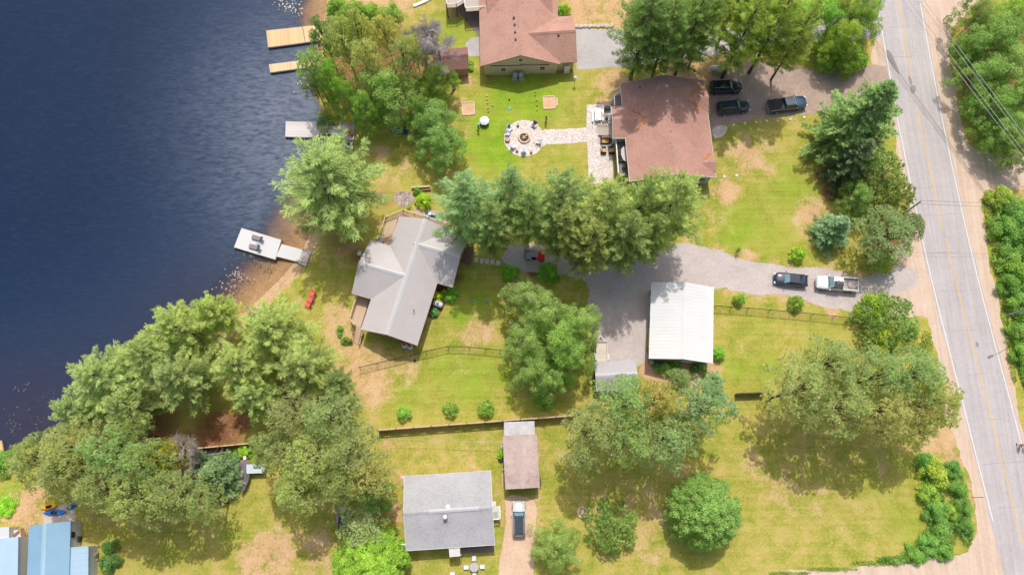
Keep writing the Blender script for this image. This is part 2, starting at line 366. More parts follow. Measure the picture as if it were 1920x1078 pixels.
s0 = G(512, 545); WA[..., 3] = np.clip(np.exp(-(((LX-s0.x)/12)**2+((LY-s0.y)/12)**2))+np.exp(-((LX-G(562, 432).x)**2+(LY-G(562, 432).y)**2)/28)+np.exp(-((LX-G(600, 20).x)**2+(LY-G(600, 20).y)**2)/20), 0, 1)
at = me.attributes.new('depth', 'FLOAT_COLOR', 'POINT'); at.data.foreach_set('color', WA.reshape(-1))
t = NT('lake_water'); p = t.pos(); za = t.attr('depth'); sx = t.n('SeparateColor'); t.l(za.outputs['Color'], sx.inputs[0])
w1 = t.noise(t.mapping(p, (.55, 2.0, 1), (0, 0, R_(-52))), 1.5, 3, .55, .5); w2 = t.noise(t.mapping(p, (.7, 1.8, 1), (0, 0, R_(28))), 1.2, 3, .55, .4); w3 = t.noise(p, .12, 3, .6)
ws = t.math('ADD', t.math('MULTIPLY', w1, .6), t.math('MULTIPLY', w2, .4))
deep = t.ramp(sx.outputs[0], [(0, C(72, 82, 96)), (.1, C(56, 74, 96)), (.3, C(40, 62, 90)), (.7, C(26, 50, 78)), (1, C(20, 43, 70))])
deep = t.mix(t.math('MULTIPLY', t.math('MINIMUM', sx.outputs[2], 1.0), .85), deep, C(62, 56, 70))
sheen = t.math('MULTIPLY', sx.outputs[1], t.math('MULTIPLY_ADD', ws, 2.6, -.75), clamp=True)
deep = t.mix(t.math('MULTIPLY', sheen, .8), deep, C(150, 158, 172))  # sky and sun reflected on ripples, painted as a paler water colour
deep = t.mix(t.math('MULTIPLY', t.math('MULTIPLY_ADD', ws, 3.0, -1.4, clamp=True), .13), deep, C(92, 110, 136))  # ripple crests lightened in the base colour, standing in for reflection
deep = t.mix(t.math('MULTIPLY', w3, .35), deep, mul(C(40, 58, 92), .8))
t.color(deep, .16); t.b.inputs['IOR'].default_value = 1.33; t.b.inputs['Specular IOR Level'].default_value = .5
t.bump(ws, .14, .1)
clear = t.n('BsdfTransparent'); clear.inputs[0].default_value = (.92, .86, .76, 1)
mx = t.n('MixShader')
# clear in the shallows over sand, opaque with depth
dn = t.math('ADD', sx.outputs[0], t.math('MULTIPLY', t.math('SUBTRACT', t.noise(p, .5, 4), .5), .07))
mr = t.n('MapRange'); mr.interpolation_type = 'SMOOTHSTEP'; mr.inputs[1].default_value = -.01; t.l(t.math('MULTIPLY_ADD', za.outputs['Alpha'], .38, .04), mr.inputs[2]); t.l(dn, mr.inputs[0])
t.l(t.math('MULTIPLY_ADD', mr.outputs[0], .9, .1), mx.inputs[0]); t.l(clear.outputs[0], mx.inputs[1]); t.l(t.b.outputs[0], mx.inputs[2]); t.l(mx.outputs[0], t.out.inputs[0])
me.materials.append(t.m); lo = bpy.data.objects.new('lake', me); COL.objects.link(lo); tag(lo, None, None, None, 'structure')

# ---- loose surfaces
def grit(name, a, b, c, sc=1.0, streak=None):
    t = NT(name); p = t.pos(); n1 = t.noise(p, .3*sc, 5, .65); n2 = t.noise(p, 2.6*sc, 4, .7); n3 = t.noise(p, 12*sc, 2, .7)
    f = t.math('ADD', t.math('ADD', t.math('MULTIPLY', n1, .4), t.math('MULTIPLY', n2, .35)), t.math('MULTIPLY', n3, .25))
    if streak is not None:
        s = t.noise(t.mapping(p, (2.2, .07, 1), (0, 0, streak)), 1.0, 3, .6); f = t.math('ADD', t.math('MULTIPLY', f, .65), t.math('MULTIPLY', s, .35))
    col = t.ramp(f, [(.34, a), (.5, b), (.64, c)]); t.bump(n3, .3, .04)
    m = t.color(col, .95); t.b.inputs['Specular IOR Level'].default_value = .1; return m
ROADANG = heading(G(1786, 500), G(1727, 240))-math.pi/2
M_SAND = grit('shoulder_sand', C(196, 168, 146), C(222, 196, 174), C(236, 214, 194), 1, ROADANG)
M_ASPH = grit('worn_asphalt', C(176, 168, 166), C(196, 188, 186), C(212, 204, 200), .8, -ROADANG)
M_GRAV = grit('grey_gravel', C(180, 166, 162), C(206, 193, 188), C(224, 210, 204), 1)
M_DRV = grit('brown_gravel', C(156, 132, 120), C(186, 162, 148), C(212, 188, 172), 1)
M_LGRAV = grit('pale_grey_gravel', C(176, 170, 168), C(196, 190, 188), C(210, 204, 200), 1)
M_DIRT = grit('tracked_dirt', C(206, 170, 134), C(228, 196, 166), C(240, 214, 190), 1)
M_TRACK = grit('sandy_track', C(206, 172, 138), C(230, 198, 168), C(240, 216, 192), 1, math.pi/2)
def lineG(pts): return [G(a, b) for a, b in pts]
LW = [(1555, -420), (1609, -180), (1643, 0), (1686, 240), (1741, 500), (1809, 770), (1864, 985), (1920, 1190), (1990, 1420)]
RW = [(1648, -420), (1695, -180), (1724.5, 0), (1770, 240), (1828, 500), (1899, 770), (1957, 985), (2015, 1190), (2090, 1420)]
YC = [(1601, -420), (1651, -180), (1683.7, 0), (1727, 240), (1785.7, 500), (1855, 770), (1909, 985), (1966, 1190), (2040, 1420)]
def off(pts, d):
    P = [G(a, b) for a, b in pts]; P = dense(P, 10); out = []
    for i, p in enumerate(P):
        e = (P[min(i+1, len(P)-1)]-P[max(i-1, 0)]).normalized(); out.append(p+Vector((e.y, -e.x, 0))*d)
    return out
LEFTE, RIGHTE = off(LW, .28), off(RW, -.3)
sh_poly = GP([(1560, -400), (1600, -60), (1625, 40), (1640, 130), (1664, 215), (1688, 300), (1702, 380), (1690, 440), (1672, 505), (1640, 530), (1600, 590), (1660, 590), (1735, 600), (1752, 650), (1775, 720), (1770, 780), (1790, 840), (1812, 880), (1830, 940), (1832, 1000), (1812, 1030), (1770, 1044), (1690, 1054), (1560, 1066), (1380, 1084), (1200, 1110), (1200, 1300), (1400, 1500),
                 (2200, 1500), (2060, 1100), (1945, 860), (1915, 780), (1898, 700), (1880, 620), (1868, 540), (1850, 450), (1838, 390), (1850, 360), (1905, 350), (1960, 350), (1960, 300), (1900, 290), (1840, 280), (1815, 270), (1800, 220), (1788, 150), (1776, 90), (1786, 50), (1810, 30), (1840, 0), (1800, -200), (1780, -400)])
sheet('road_shoulder', jag(sh_poly, .6, .4, 3), .004, M_SAND)
sheet('road', [*jag(LEFTE, .7, .1, 5, False), *jag(RIGHTE, .7, .1, 6, False)[::-1]], .012, M_ASPH)
def worn(name, c, back):
    t = NT(name); p = t.pos(); n = t.noise(p, 2.2, 5, .75); t.color(t.mix(t.math('MULTIPLY_ADD', n, 4, -2.15, clamp=True), c, back), .8); return t.m
mb = MB(); strip(mb, dense(lineG(LW[:4]), 12), .15, .017); strip(mb, dense(lineG(LW[3:7]), 14)[:-1], .15, .017); strip(mb, dense(lineG(RW), 12), .14, .017)
tag(mb.build('road_edge_lines', worn('white_road_paint', C(236, 230, 222), C(200, 190, 184))), None, None, None, 'structure')
mb = MB(); YD = dense(lineG(YC), 30)
def between(y0, y1): return [q for q in YD if G(0, y1).y-.01 <= q.y <= G(0, y0).y+.01]
for a, b in ((-300, 150), (198, 431), (441, 1400)): strip(mb, between(a, b), .13, .017)
tag(mb.build('road_centre_line', worn('yellow_road_paint', C(238, 190, 106), C(206, 186, 160))), None, None, None, 'structure')
M_PATCH = grit('asphalt_patch', C(140, 130, 128), C(160, 150, 148), C(178, 168, 164))
for i, q in enumerate(([(1660, 92), (1668, 96), (1678, 112), (1688, 140), (1684, 142), (1672, 126), (1662, 108)], [(1706, 162), (1714, 160), (1717, 170), (1712, 178), (1707, 172)], [(1829, 641), (1834, 640), (1836, 648), (1832, 651), (1829, 647)], [(1702, 142), (1708, 146), (1712, 160), (1706, 160)])):
    sheet('road_patch', jag(smooth_poly(GP(q), 1), .3, .08, 20+i), .0165, M_PATCH)
# drives
sheet('gravel_driveway', jag(GP([(1722, 512), (1690, 502), (1660, 514), (1620, 517), (1560, 510), (1500, 502), (1440, 490), (1380, 480), (1330, 468), (1285, 459), (1230, 462), (1150, 466), (1060, 462), (1000, 452), (950, 452), (938, 484), (950, 506), (1010, 512), (1060, 517), (1092, 522), (1106, 545), (1109, 600), (1112, 640), (1113, 698), (1150, 694), (1196, 690), (1218, 674), (1222, 600), (1224, 540), (1335, 540), (1420, 549), (1500, 558), (1560, 575), (1610, 584), (1655, 572), (1690, 548), (1716, 540)]), .6, .42, 9), .009, M_GRAV)
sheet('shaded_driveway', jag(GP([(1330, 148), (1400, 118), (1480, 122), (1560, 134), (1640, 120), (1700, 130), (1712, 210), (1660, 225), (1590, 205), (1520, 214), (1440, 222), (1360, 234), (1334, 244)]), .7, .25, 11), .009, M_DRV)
sheet('pale_driveway', jag(GP([(1070, 56), (1140, 54), (1300, 58), (1420, 40), (1560, 30), (1650, 20), (1652, 70), (1560, 80), (1400, 90), (1300, 110), (1180, 124), (1082, 131)]), .7, .2, 12), .009, M_LGRAV)
sheet('gravel_pad', jag(GP([(872, 84), (885, 72), (902, 72), (902, 106), (880, 106)]), .5, .1, 13), .009, M_LGRAV)
sheet('dirt_driveway', jag(smooth_poly(GP([(946, 928), (1002, 926), (1008, 960), (1004, 1010), (1000, 1060), (1012, 1110), (1020, 1300), (930, 1300), (936, 1110), (934, 1060), (944, 1010), (948, 965)]), 1), .6, .3, 14), .009, M_DIRT)
sheet('mulch_bed', jag(GP([(1210, 676), (1338, 678), (1345, 700), (1300, 726), (1226, 716), (1200, 700)]), .5, .2, 16), .008, grit('mulch', C(186, 140, 104), C(218, 174, 136), C(232, 196, 160)))
sheet('garden_bed', jag(GP([(818, 532), (842, 536), (842, 560), (826, 590), (812, 600), (800, 590)]), .4, .12, 17), .008, grit('dark_mulch', C(110, 76, 62), C(140, 100, 84), C(170, 130, 108)))
# flagstones
def flag(name, c1, c2, joint, sc=1.15):
    t = NT(name); p = t.pos(); wob = t.n('VectorMath', operation='ADD'); nn = t.n('TexNoise'); nn.inputs['Scale'].default_value = 1.5; t.l(p, nn.inputs[0]); sc_ = t.n('VectorMath', operation='SCALE'); sc_.inputs['Scale'].default_value = .35; t.l(nn.outputs['Color'], sc_.inputs[0]); t.l(p, wob.inputs[0]); t.l(sc_.outputs[0], wob.inputs[1])
    v = t.n('TexVoronoi', feature='DISTANCE_TO_EDGE'); v.inputs['Scale'].default_value = sc; t.l(wob.outputs[0], v.inputs['Vector'])
    v2 = t.n('TexVoronoi'); v2.inputs['Scale'].default_value = sc; t.l(wob.outputs[0], v2.inputs['Vector'])
    s = t.n('SeparateColor'); t.l(v2.outputs['Color'], s.inputs[0])
    col = t.mix(t.math('ADD', t.math('MULTIPLY', s.outputs[0], .7), t.math('MULTIPLY', t.noise(p, 6, 4), .4)), c1, c2)
    col = t.mix(t.math('MULTIPLY_ADD', v.outputs['Distance'], -16, 1.25, clamp=True), col, joint)
    return t.color(col, .85)
M_FLAG = flag('pale_flagstone', C(222, 207, 198), C(247, 237, 230), C(196, 178, 168), 2.1)
circ = [(983+37.5*math.cos(a), 260+34.5*math.sin(a)) for a in np.linspace(-.42, -2*math.pi+.38, 40)]
patio = [(1022, 243), (1060, 242), (1100, 240), (1100, 197), (1146, 195), (1150, 345), (1104, 345), (1101, 267), (1060, 270), (1024, 272), (1018, 277)]
sheet('stone_patio', jag(GP(patio+circ[::-1]), .35, .07, 21), .02, M_FLAG)
sheet('entry_paving', jag(smooth_poly(GP([(1334, 236), (1364, 235), (1362, 250), (1350, 258), (1338, 260)]), 1), .3, .05, 22), .02, M_FLAG)
sheet('round_paving', jag(smooth_poly(GP([(736, 364), (752, 358), (772, 360), (778, 375), (772, 386), (756, 390), (742, 382)]), 2), .3, .06, 23), .02, flag('grey_flagstone', C(170, 150, 142), C(206, 188, 178), C(130, 112, 104), 1.6))
sheet('concrete_apron', [*GP([(80, 950), (140, 944), (142, 972), (134, 985), (82, 985)])], .01, paint('grey_concrete', C(206, 192, 180), .9, .12))
# stones strewn through the lily bed
def pads(poly_px, n, name, seed, mat, r0=.08, r1=.2):
    r = np.random.default_rng(seed); vs = []; fs = []; out = 0
    cs = [(c[0], c[1], c[2]) for c in poly_px]
    while out < n:
        c = cs[r.integers(len(cs))]; q = G(c[0]+r.normal()*c[2], c[1]+r.normal()*c[2]*.8, -.335)
        rr = r.uniform(r0, r1); k = len(vs); a0 = r.uniform(0, 6); sq = r.uniform(.6, 1)
        vs += [(q.x+rr*math.cos(a0+i*1.047)*sq*r.uniform(.8, 1.2), q.y+rr*math.sin(a0+i*1.047), q.z+r.uniform(0, .02)) for i in range(6)]; fs.append(tuple(range(k, k+6))); out += 1
    return tag(MB().add(vs, fs).build(name, mat), None, None, None, 'stuff')
tag(pads([(530, 6, 10), (545, 14, 9), (520, 0, 8), (560, 20, 8), (570, 160, 8)], 90, 'lily_pads', 1, paint('pale_lily_pad', C(206, 198, 172), .5, .3), .06, .16), 'pale lily pads floating beside the fresh wooden dock', None)
tag(pads([(436, 530, 14), (452, 520, 10), (425, 545, 12), (440, 512, 8)], 80, 'lily_pads', 2, paint('pinkish_lily_pad', C(176, 150, 148), .5, .3), .06, .17), 'pinkish lily pads floating off the small beach', None)
tag(pads([(485, 490, 12), (470, 482, 10), (500, 505, 10), (455, 478, 12)], 110, 'water_weeds', 5, paint('green_water_weed', C(104, 112, 104), .6, .3), .04, .13), 'grey green weeds under the composite dock', None)
tag(pads([(30, 780, 14), (60, 790, 14), (90, 760, 16), (20, 800, 10), (46, 728, 8)], 70, 'lily_pads', 3, paint('dull_lily_pad', C(112, 100, 96), .5, .3), .05, .13), 'dull lily pads floating in the dark lower left water', None)

mb = MB(); rc = random.Random(4)
for yy in (52, 108, 186, 262, 348, 402, 470, 545, 622, 700, 790, 868, 950):
    q = min(dense(lineG(YC), 30), key=lambda v: abs(v.y-G(0, yy).y)); a_ = rc.uniform(-3.1, -1); b_ = rc.uniform(.8, 3.2); pts = [Vector((q.x+x, q.y+.06*x+rc.uniform(-.06, .06), 0)) for x in np.linspace(a_, b_, 9)]
    strip(mb, pts, rc.uniform(.02, .045), .0155)
tag(mb.build('road_cracks', paint('crack_sealant', C(146, 138, 138), .8, .2)), None, None, None, 'structure')
# ================================================================== plants
def unit(a): return a/np.maximum(np.linalg.norm(a, axis=-1, keepdims=True), 1e-9)
def leaf_mesh(name, P, Dv, Nv, L, Wd, tone, mat):
    """every leaf or needle spray is one small lens-shaped face"""
    Dv = unit(Dv); S = unit(np.cross(Dv, Nv)); Nn = unit(np.cross(S, Dv)); L = L[:, None]; Wd = Wd[:, None]
    a = P; b = P+Dv*L*.45+S*Wd*.5-Nn*L*.05; c = P+Dv*L; d = P+Dv*L*.45-S*Wd*.5-Nn*L*.05
    V = np.stack([a, b, c, d], 1).reshape(-1, 3); Q = np.arange(len(V)).reshape(-1, 4)
    me = bpy.data.meshes.new(name); np_mesh(me, V, Q)
    at = me.attributes.new('tone', 'FLOAT', 'FACE'); at.data.foreach_set('value', tone.astype(np.float32))
    me.materials.append(mat); return me
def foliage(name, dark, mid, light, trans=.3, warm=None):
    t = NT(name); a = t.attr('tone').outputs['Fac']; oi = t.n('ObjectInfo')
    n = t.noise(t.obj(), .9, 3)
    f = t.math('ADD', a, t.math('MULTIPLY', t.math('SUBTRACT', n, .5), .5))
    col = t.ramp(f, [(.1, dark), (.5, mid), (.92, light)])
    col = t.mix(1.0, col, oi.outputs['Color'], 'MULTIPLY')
    t.b.inputs['Specular IOR Level'].default_value = .12
    t.color(col, .7)
    tr = t.n('BsdfTranslucent'); t.l(t.mix(1.0, col, (1.1, 1.15, .6, 1), 'MULTIPLY'), tr.inputs[0])
    mx = t.n('MixShader'); mx.inputs[0].default_value = trans
    t.l(t.b.outputs[0], mx.inputs[1]); t.l(tr.outputs[0], mx.inputs[2]); t.l(mx.outputs[0], t.out.inputs[0])
    return t.m
M_WP = foliage('white_pine_needles', (.19, .26, .10, 1), (.45, .555, .215, 1), (.70, .80, .34, 1), .42)
M_SP = foliage('spruce_needles', (.085, .145, .08, 1), (.23, .32, .15, 1), (.54, .61, .30, 1), .3)
M_SC = foliage('red_pine_needles', (.29, .305, .16, 1), (.60, .63, .36, 1), (.88, .89, .60, 1), .38)
M_DE = foliage('broad_leaves', (.15, .22, .065, 1), (.37, .485, .165, 1), (.66, .74, .33, 1), .45)
M_BK = paint('bark', (.13, .095, .07, 1), .95, .35, 2.5)
M_BB = paint('birch_bark', (.50, .47, .42, 1), .9, .35, 4)
M_GB = paint('grey_dead_wood', (.36, .32, .30, 1), .95, .25, 3)

def pine_proto(seed, H=16., R=6., whorls=15, nb=6, t0=.25, power=.75, droop=-.12, rise=.3, tw=.29, step=.42, nbl=7, bl=.46, bw=.11, mat=None, cone=False, twl=None, jt=.07):
    r = np.random.default_rng(seed); P = []; Dd = []; N = []; T = []; limbs = []
    for i in range(whorls):
        f = i/(whorls-1); z = H*(t0+(.985-t0)*f)
        prof = (1-f)**power if cone else (1-f**1.7)**power*(.82+.18*math.sin(3.1*f))
        if not cone: prof = prof*min(1, .72+f*1.6)
        Rm = R*max(prof, .07); n = max(3, int(round(nb*(.6+.4*prof)+r.uniform(-.4, .9))))
        a0 = r.uniform(0, 6.28)
        for k in range(n):
            a = a0+6.283*k/n+r.normal()*.22; Ln = Rm*r.uniform(.6, 1.14)
            up = rise*r.uniform(.4, 1.4)+.35*f
            dx, dy = math.cos(a), math.sin(a)
            ns = max(3, int(Ln/step)); s = (np.arange(ns)+.6)/ns; s = s[s > (.18 if Ln > 2 else 0)]
            zz = z+Ln*(droop*s+up*s*s)+r.normal()*.1
            cur = r.normal()*.14*Ln*s*s
            bx, by = dx*s*Ln-dy*cur, dy*s*Ln+dx*cur
            limbs.append((Vector((0, 0, z)), Vector((bx[len(s)//2], by[len(s)//2], zz[len(s)//2])), Vector((bx[-1], by[-1], zz[-1])), Ln))
            btone = r.normal()*.13
            for j in range(len(s)):
                c = np.array([bx[j], by[j], zz[j]]); tl = (twl or tw)*Ln*(1-s[j]*.88)*r.uniform(.65, 1.15)+.2
                for sd in (-1, 1, 0):
                    if sd == 0 and j < len(s)-2 and r.random() < .5: continue
                    ta = a+sd*r.uniform(.38, .85)
                    tdir = np.array([math.cos(ta), math.sin(ta), r.uniform(-.05, .28)])
                    nt = max(1, int(tl/(step*.9))) if sd else 1
                    for q in range(nt):
                        pc = c+tdir*tl*(q+r.uniform(.4, 1))/nt+r.normal(size=3)*.05
                        m = nbl
                        sp = tdir+r.normal(size=(m, 3))*.33; sp[:, 2] += .1
                        P.append(pc[None]+tdir*(r.uniform(-.5, .4, (m, 1))*tl/nt)+r.normal(size=(m, 3))*jt); Dd.append(sp)
                        nn = np.array([0, 0, 1.])+r.normal(size=(m, 3))*.42; N.append(nn)
                        T.append(np.full(m, .32+btone+.2*(q+1)/nt*abs(sd)+.3*s[j]**2+r.normal()*.06)+r.normal(size=m)*.09)
    P, Dd, N, T = map(np.concatenate, (P, Dd, N, T)); k = len(P)
    crown = leaf_mesh('crown', P, Dd, N, bl*r.uniform(.75, 1.25, k), bw*r.uniform(.7, 1.3, k), T, mat)
    mb = MB(); mb.tube([(0, 0, -.1), (0, 0, H*.3), (.05, 0, H*.65), (0, 0, H*.97)], [H*.018, H*.014, H*.008, .02], 8)
    for a, b, c, Ln in limbs:
        if Ln > 1.2: mb.tube([a, b, c], [.02+.012*Ln, .012+.006*Ln, .008], 4, False)
    return crown, mb, H, R
def clump_proto(seed, H=11., R=4.6, n=70, pad=(.7, 1.3), flat=.6, zmin=.3, nl=170, ll=.3, lw=.17, mat=None, dome=.8, hollow=.35, spiky=False, lobes=5, lobe=.18, limb=26, bark=None, up=.35, trunk_r=.02, tuft=13, shell=1.8):
    r = np.random.default_rng(seed); cs = []; la = r.uniform(0, 6.28); lb = r.uniform(0, 6.28)
    while len(cs) < n:
        a = r.uniform(0, 6.283); e = r.random()**.5
        rr = R*(1+lobe*math.sin(lobes*a+la)+lobe*.6*math.sin((lobes+2)*a+lb))*.92
        if e < .2 and r.random() < hollow: pass
        x, y = rr*e*math.cos(a), rr*e*math.sin(a)
        top = zmin+(1-zmin)*(max(0, 1-e*e))**dome
        lowz = zmin*(.8+.4*e)
        u = r.random(); z = H*(top-(top-lowz)*(u**shell)*(.9))
        pr = r.uniform(*pad)*(1.1-.35*e)
        ok = all((x-c[0])**2+(y-c[1])**2+(z-c[2])**2 > (.5*(pr+c[3]))**2*.55 for c in cs)
        if ok or r.random() < .12: cs.append((x, y, z-pr*flat*.5, pr))
    P = []; Dd = []; N = []; T = []
    for x, y, z, pr in cs:
        m = int(nl*pr*pr); out = unit(np.array([x*.25, y*.25, H*.08])[None])
        if spiky:                                   # needle tufts: short blades bursting from shared points
            nt = max(4, int(m/tuft)); dt = unit(r.normal(size=(nt, 3))); dt[:, 2] = np.where(dt[:, 2] < -.1, -dt[:, 2], dt[:, 2])
            rt = pr*r.uniform(.55, 1.08, nt)**.6; ct = np.array([x, y, z])+dt*rt[:, None]*np.array([1, 1, flat]); tt = r.normal(size=nt)*.1+.16*(rt/pr-.7)
            k = np.repeat(np.arange(nt), tuft); m = len(k); d = dt[k]; p = ct[k]+r.normal(size=(m, 3))*.045
            dv = d*.7+out*.35+r.normal(size=(m, 3))*.75+np.array([0, 0, up]); nn = r.normal(size=(m, 3))*.45+np.array([0, 0, .8])+d*.3; extra = tt[k]
        else:
            d = unit(r.normal(size=(m, 3))); d[:, 2] = np.where(d[:, 2] < -.25, -d[:, 2], d[:, 2])
            rad = pr*r.uniform(.45, 1.06, m)**.6; wob = 1+.25*np.sin(d[:, 0]*5+x)*np.sin(d[:, 1]*5+y)
            p = np.array([x, y, z])+d*(rad*wob)[:, None]*np.array([1, 1, flat])
            dv = r.normal(size=(m, 3))+d*.5; dv[:, 2] *= .5; nn = d*.6+np.array([0, 0, .85])+r.normal(size=(m, 3))*.4; extra = 0
        P.append(p); Dd.append(dv); N.append(nn)
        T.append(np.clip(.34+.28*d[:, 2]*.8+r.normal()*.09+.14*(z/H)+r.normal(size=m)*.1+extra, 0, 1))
    P, Dd, N, T = map(np.concatenate, (P, Dd, N, T)); k = len(P)
    crown = leaf_mesh('crown', P, Dd, N, ll*r.uniform(.7, 1.3, k), lw*r.uniform(.7, 1.3, k), T, mat)
    mb = MB(); th = H*.75
    lean = Vector((r.normal()*.03*H, r.normal()*.03*H, 0))
    mb.tube([(0, 0, -.1), lean*.3+Vector((0, 0, H*.25)), lean*.7+Vector((0, 0, H*.5)), lean+Vector((0, 0, th))], [H*trunk_r, H*trunk_r*.75, H*trunk_r*.5, H*trunk_r*.2], 8)
    order = sorted(range(len(cs)), key=lambda i: -cs[i][3])[:limb]
    for i in order:
        x, y, z, pr = cs[i]; f = min(.7, max(.22, z/H-.28)); b = lean*f+Vector((0, 0, H*f)); e = Vector((x, y, z+pr*flat*.85))
        mid = b.lerp(e, .5)+Vector((r.normal()*.2, r.normal()*.2, .25+.1*r.normal()))
        mb.tube([b, mid, e], [H*trunk_r*.34, H*trunk_r*.24, H*trunk_r*.1], 5, False)
    return crown, mb, H, R
PROTO = {}
def reg(kind, lst, bark): PROTO[kind] = [(c, m, bark, H, R, [None]) for c, m, H, R in lst]
reg('wp', [pine_proto(11+i, 20, 6.0, 18, 6.2, .2, step=.42, nbl=15, bl=.40, bw=.06, mat=M_WP, jt=.09) for i in range(3)], M_BK)
reg('sp', [pine_proto(31+i, 16, 5.4, 23, 7.5, .05, .7, -.2, .16, .19, .34, 15, .32, .065, M_SP, True, jt=.06) for i in range(2)], M_BK)
reg('bs', [pine_proto(41, 7, 2.7, 17, 8, .04, .8, -.15, .1, .32, .26, 11, .24, .055, M_SP, True, jt=.05)], M_BK)
reg('sc', [clump_proto(51+i, 12, 5, 120, (.5, .95), .6, .48, 560, .26, .062, M_SC, .5, spiky=True, lobes=4+i, lobe=.14, limb=34) for i in range(3)], M_BK)
reg('de', [clump_proto(61+i, 11, 4.6, 105, (.5, 1.05), .7, .22, 260, .22, .12, M_DE, .7, lobes=4+i, lobe=.2, limb=34, trunk_r=.014) for i in range(3)], M_BB)
reg('ma', [clump_proto(71, 8, 5, 360, (.4, .58), .85, .12, 620, .19, .12, M_DE, .5, lobes=9, lobe=.03, limb=20, hollow=0, shell=2.6)], M_BK)
reg('ce', [clump_proto(81+i, 5, 3.3, 95, (.45, .8), .7, .1, 420, .24, .075, M_DE, .6, lobes=6, lobe=.08, limb=16, spiky=True) for i in range(2)], M_BK)
reg('sb', [clump_proto(91+i, 1.5, .85, 22, (.22, .36), .9, .15, 1000, .15, .095, M_DE, .5, lobes=5, lobe=.06, limb=8) for i in range(3)], M_BK)
reg('bu', [clump_proto(95+i, 2.6, 1.7, 40, (.4, .7), .8, .12, 360, .2, .12, M_DE, .6, lobes=4, lobe=.18, limb=10) for i in range(3)], M_BK)
def trunk_mesh(pr):
    if pr[5][0] is None:
        o = pr[1].build('trunk', pr[2]); pr[5][0] = o.data; bpy.data.objects.remove(o)
    return pr[5][0]
ntree = [0]
def tree(name, kind, px, py, R, H, label, tint=(1, 1, 1), group=None, cat='tree', hc=.5, rot=None, lean=None):
    ntree[0] += 1; rr = random.Random(ntree[0]*17+3)
    if kind == 'sc' and H > 9:
        H *= 1.22; hc = .74; R *= .87; tint = (tint[0]*.97, tint[1]*1.04, tint[2]*.95); py += -6 if group == 'olive pines in the lower left' else 13
    if kind in ('de', 'ma') and H > 6: hc = .6
    var = PROTO[kind]; pr = var[ntree[0] % len(var)]
    q = G(px, py, H*hc); root = thing(name, label, cat, (q.x, q.y, 0), rr.uniform(0, 6.28) if rot is None else rot, group)
    root.scale = (R/pr[4], R/pr[4], H/pr[3])
    if lean: root.rotation_euler = (lean[0], lean[1], root.rotation_euler[2])
    tk = bpy.data.objects.new('trunk', trunk_mesh(pr)); COL.objects.link(tk); tk.parent = root
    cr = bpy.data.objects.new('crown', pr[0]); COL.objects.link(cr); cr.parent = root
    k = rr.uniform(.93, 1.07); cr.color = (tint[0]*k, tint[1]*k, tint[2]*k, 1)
    return root
YL = (1.25, 1.16, .85); OL = (1.15, 1.0, .8); BL = (.78, .98, 1.2); BR = (1.25, 1.45, .55); GR = (.9, 1.1, .8); DK = (.7, .82, .65)
# ---- white pines
g = 'white pines by the water'
tree('white_pine', 'wp', 624, 354, 7.9, 20, 'broad feathery pine at the shore between the grey dock and the composite dock', (.96, 1.02, .95), g)
W_ = [(352, 622, 5.2, 15, 'feathery pine at the upper end of the lower shore grove', (1.12, 1.12, .85)), (300, 672, 5.2, 15.5, 'tall feathery pine in the middle of the lower shore grove', (1.06, 1.06, .9)), (205, 712, 5.0, 14, 'pale feathery pine reaching farthest over the dark water in the lower left', (1.05, 1.08, 1.0)),
      (348, 712, 5.0, 15, 'feathery pine above the dark needle covered ground', (1, 1, .95)), (250, 765, 4.1, 13, 'feathery pine at the foot of the lower shore grove', (1.0, 1.0, .9)), (520, 628, 5.6, 15.5, 'feathery pine beside the red lawn chairs', (1.06, 1.05, .85)), (458, 690, 4.7, 15, 'feathery pine between the water and the dark needle bed', (1.05, 1.02, .85)),
      (575, 690, 4.8, 14.5, 'feathery pine left of the chain link fence end', (1.0, .98, .85)), (150, 770, 3.3, 11, 'small feathery pine at the water edge above the olive grove', (.95, 1, 1)), (480, 748, 3.5, 13, 'feathery pine overhanging the dark needle bed', (1.0, 1.02, .9)), (410, 590, 3.3, 13, 'bright feathery pine top nearest the little beach', (1.15, 1.15, .85)), (635, 718, 2.4, 11, 'slim dark pine behind the olive grove beside the dry lawn', (.85, .9, .8))]
for x, y, r, h, lb, ti in W_: tree('white_pine', 'wp', x, y, r, h, lb, ti, g)
g = 'white pines between the two yards'
for x, y, r, h, lb, ti in [(880, 393, 5.5, 21.0, 'blue green feathery pine over the corner of the metal roofed cottage', (.84, 1.0, 1.15)), (958, 378, 4.2, 19.7, 'narrow blue green pine second from the cottage in the long row', (.86, 1.0, 1.08)), (992, 408, 4.0, 19.7, 'feathery pine just above the red utility vehicle', (.92, 1.0, .88)), (922, 428, 3.6, 19.7, 'shaded pine over the stepping stones', (.85, .92, .85)), (1050, 390, 5.5, 21.0, 'tall pale feathery pine below the fire pit path', (.95, 1.02, .98)), (1054, 440, 3.6, 19.7, 'pine right of the red utility vehicle', (1.0, .98, .82)),
                          (1130, 406, 5.5, 21.0, 'feathery pine below the stone patio in the long row', (1.05, 1.04, .85)), (1105, 463, 4.2, 18.3, 'thin brownish pine at the driveway edge', (1.05, .96, .75)), (1170, 453, 4.4, 19.7, 'dark pine leaning over the driveway below the brown roof', (.86, .9, .78)), (1250, 396, 5.8, 21.6, 'broad pine at the right end of the long row below the brown roof', (1.06, 1.08, .88)), (1200, 390, 3.9, 19.7, 'pine touching the lower left corner of the brown roof', (.95, 1, .85)), (1215, 446, 3.7, 17.0, 'low pine branches over the shaded driveway', (.95, .98, .8))]:
    tree('white_pine', 'wp', x, y, r, h, lb, ti, g)
g = 'pines behind the parked cars'
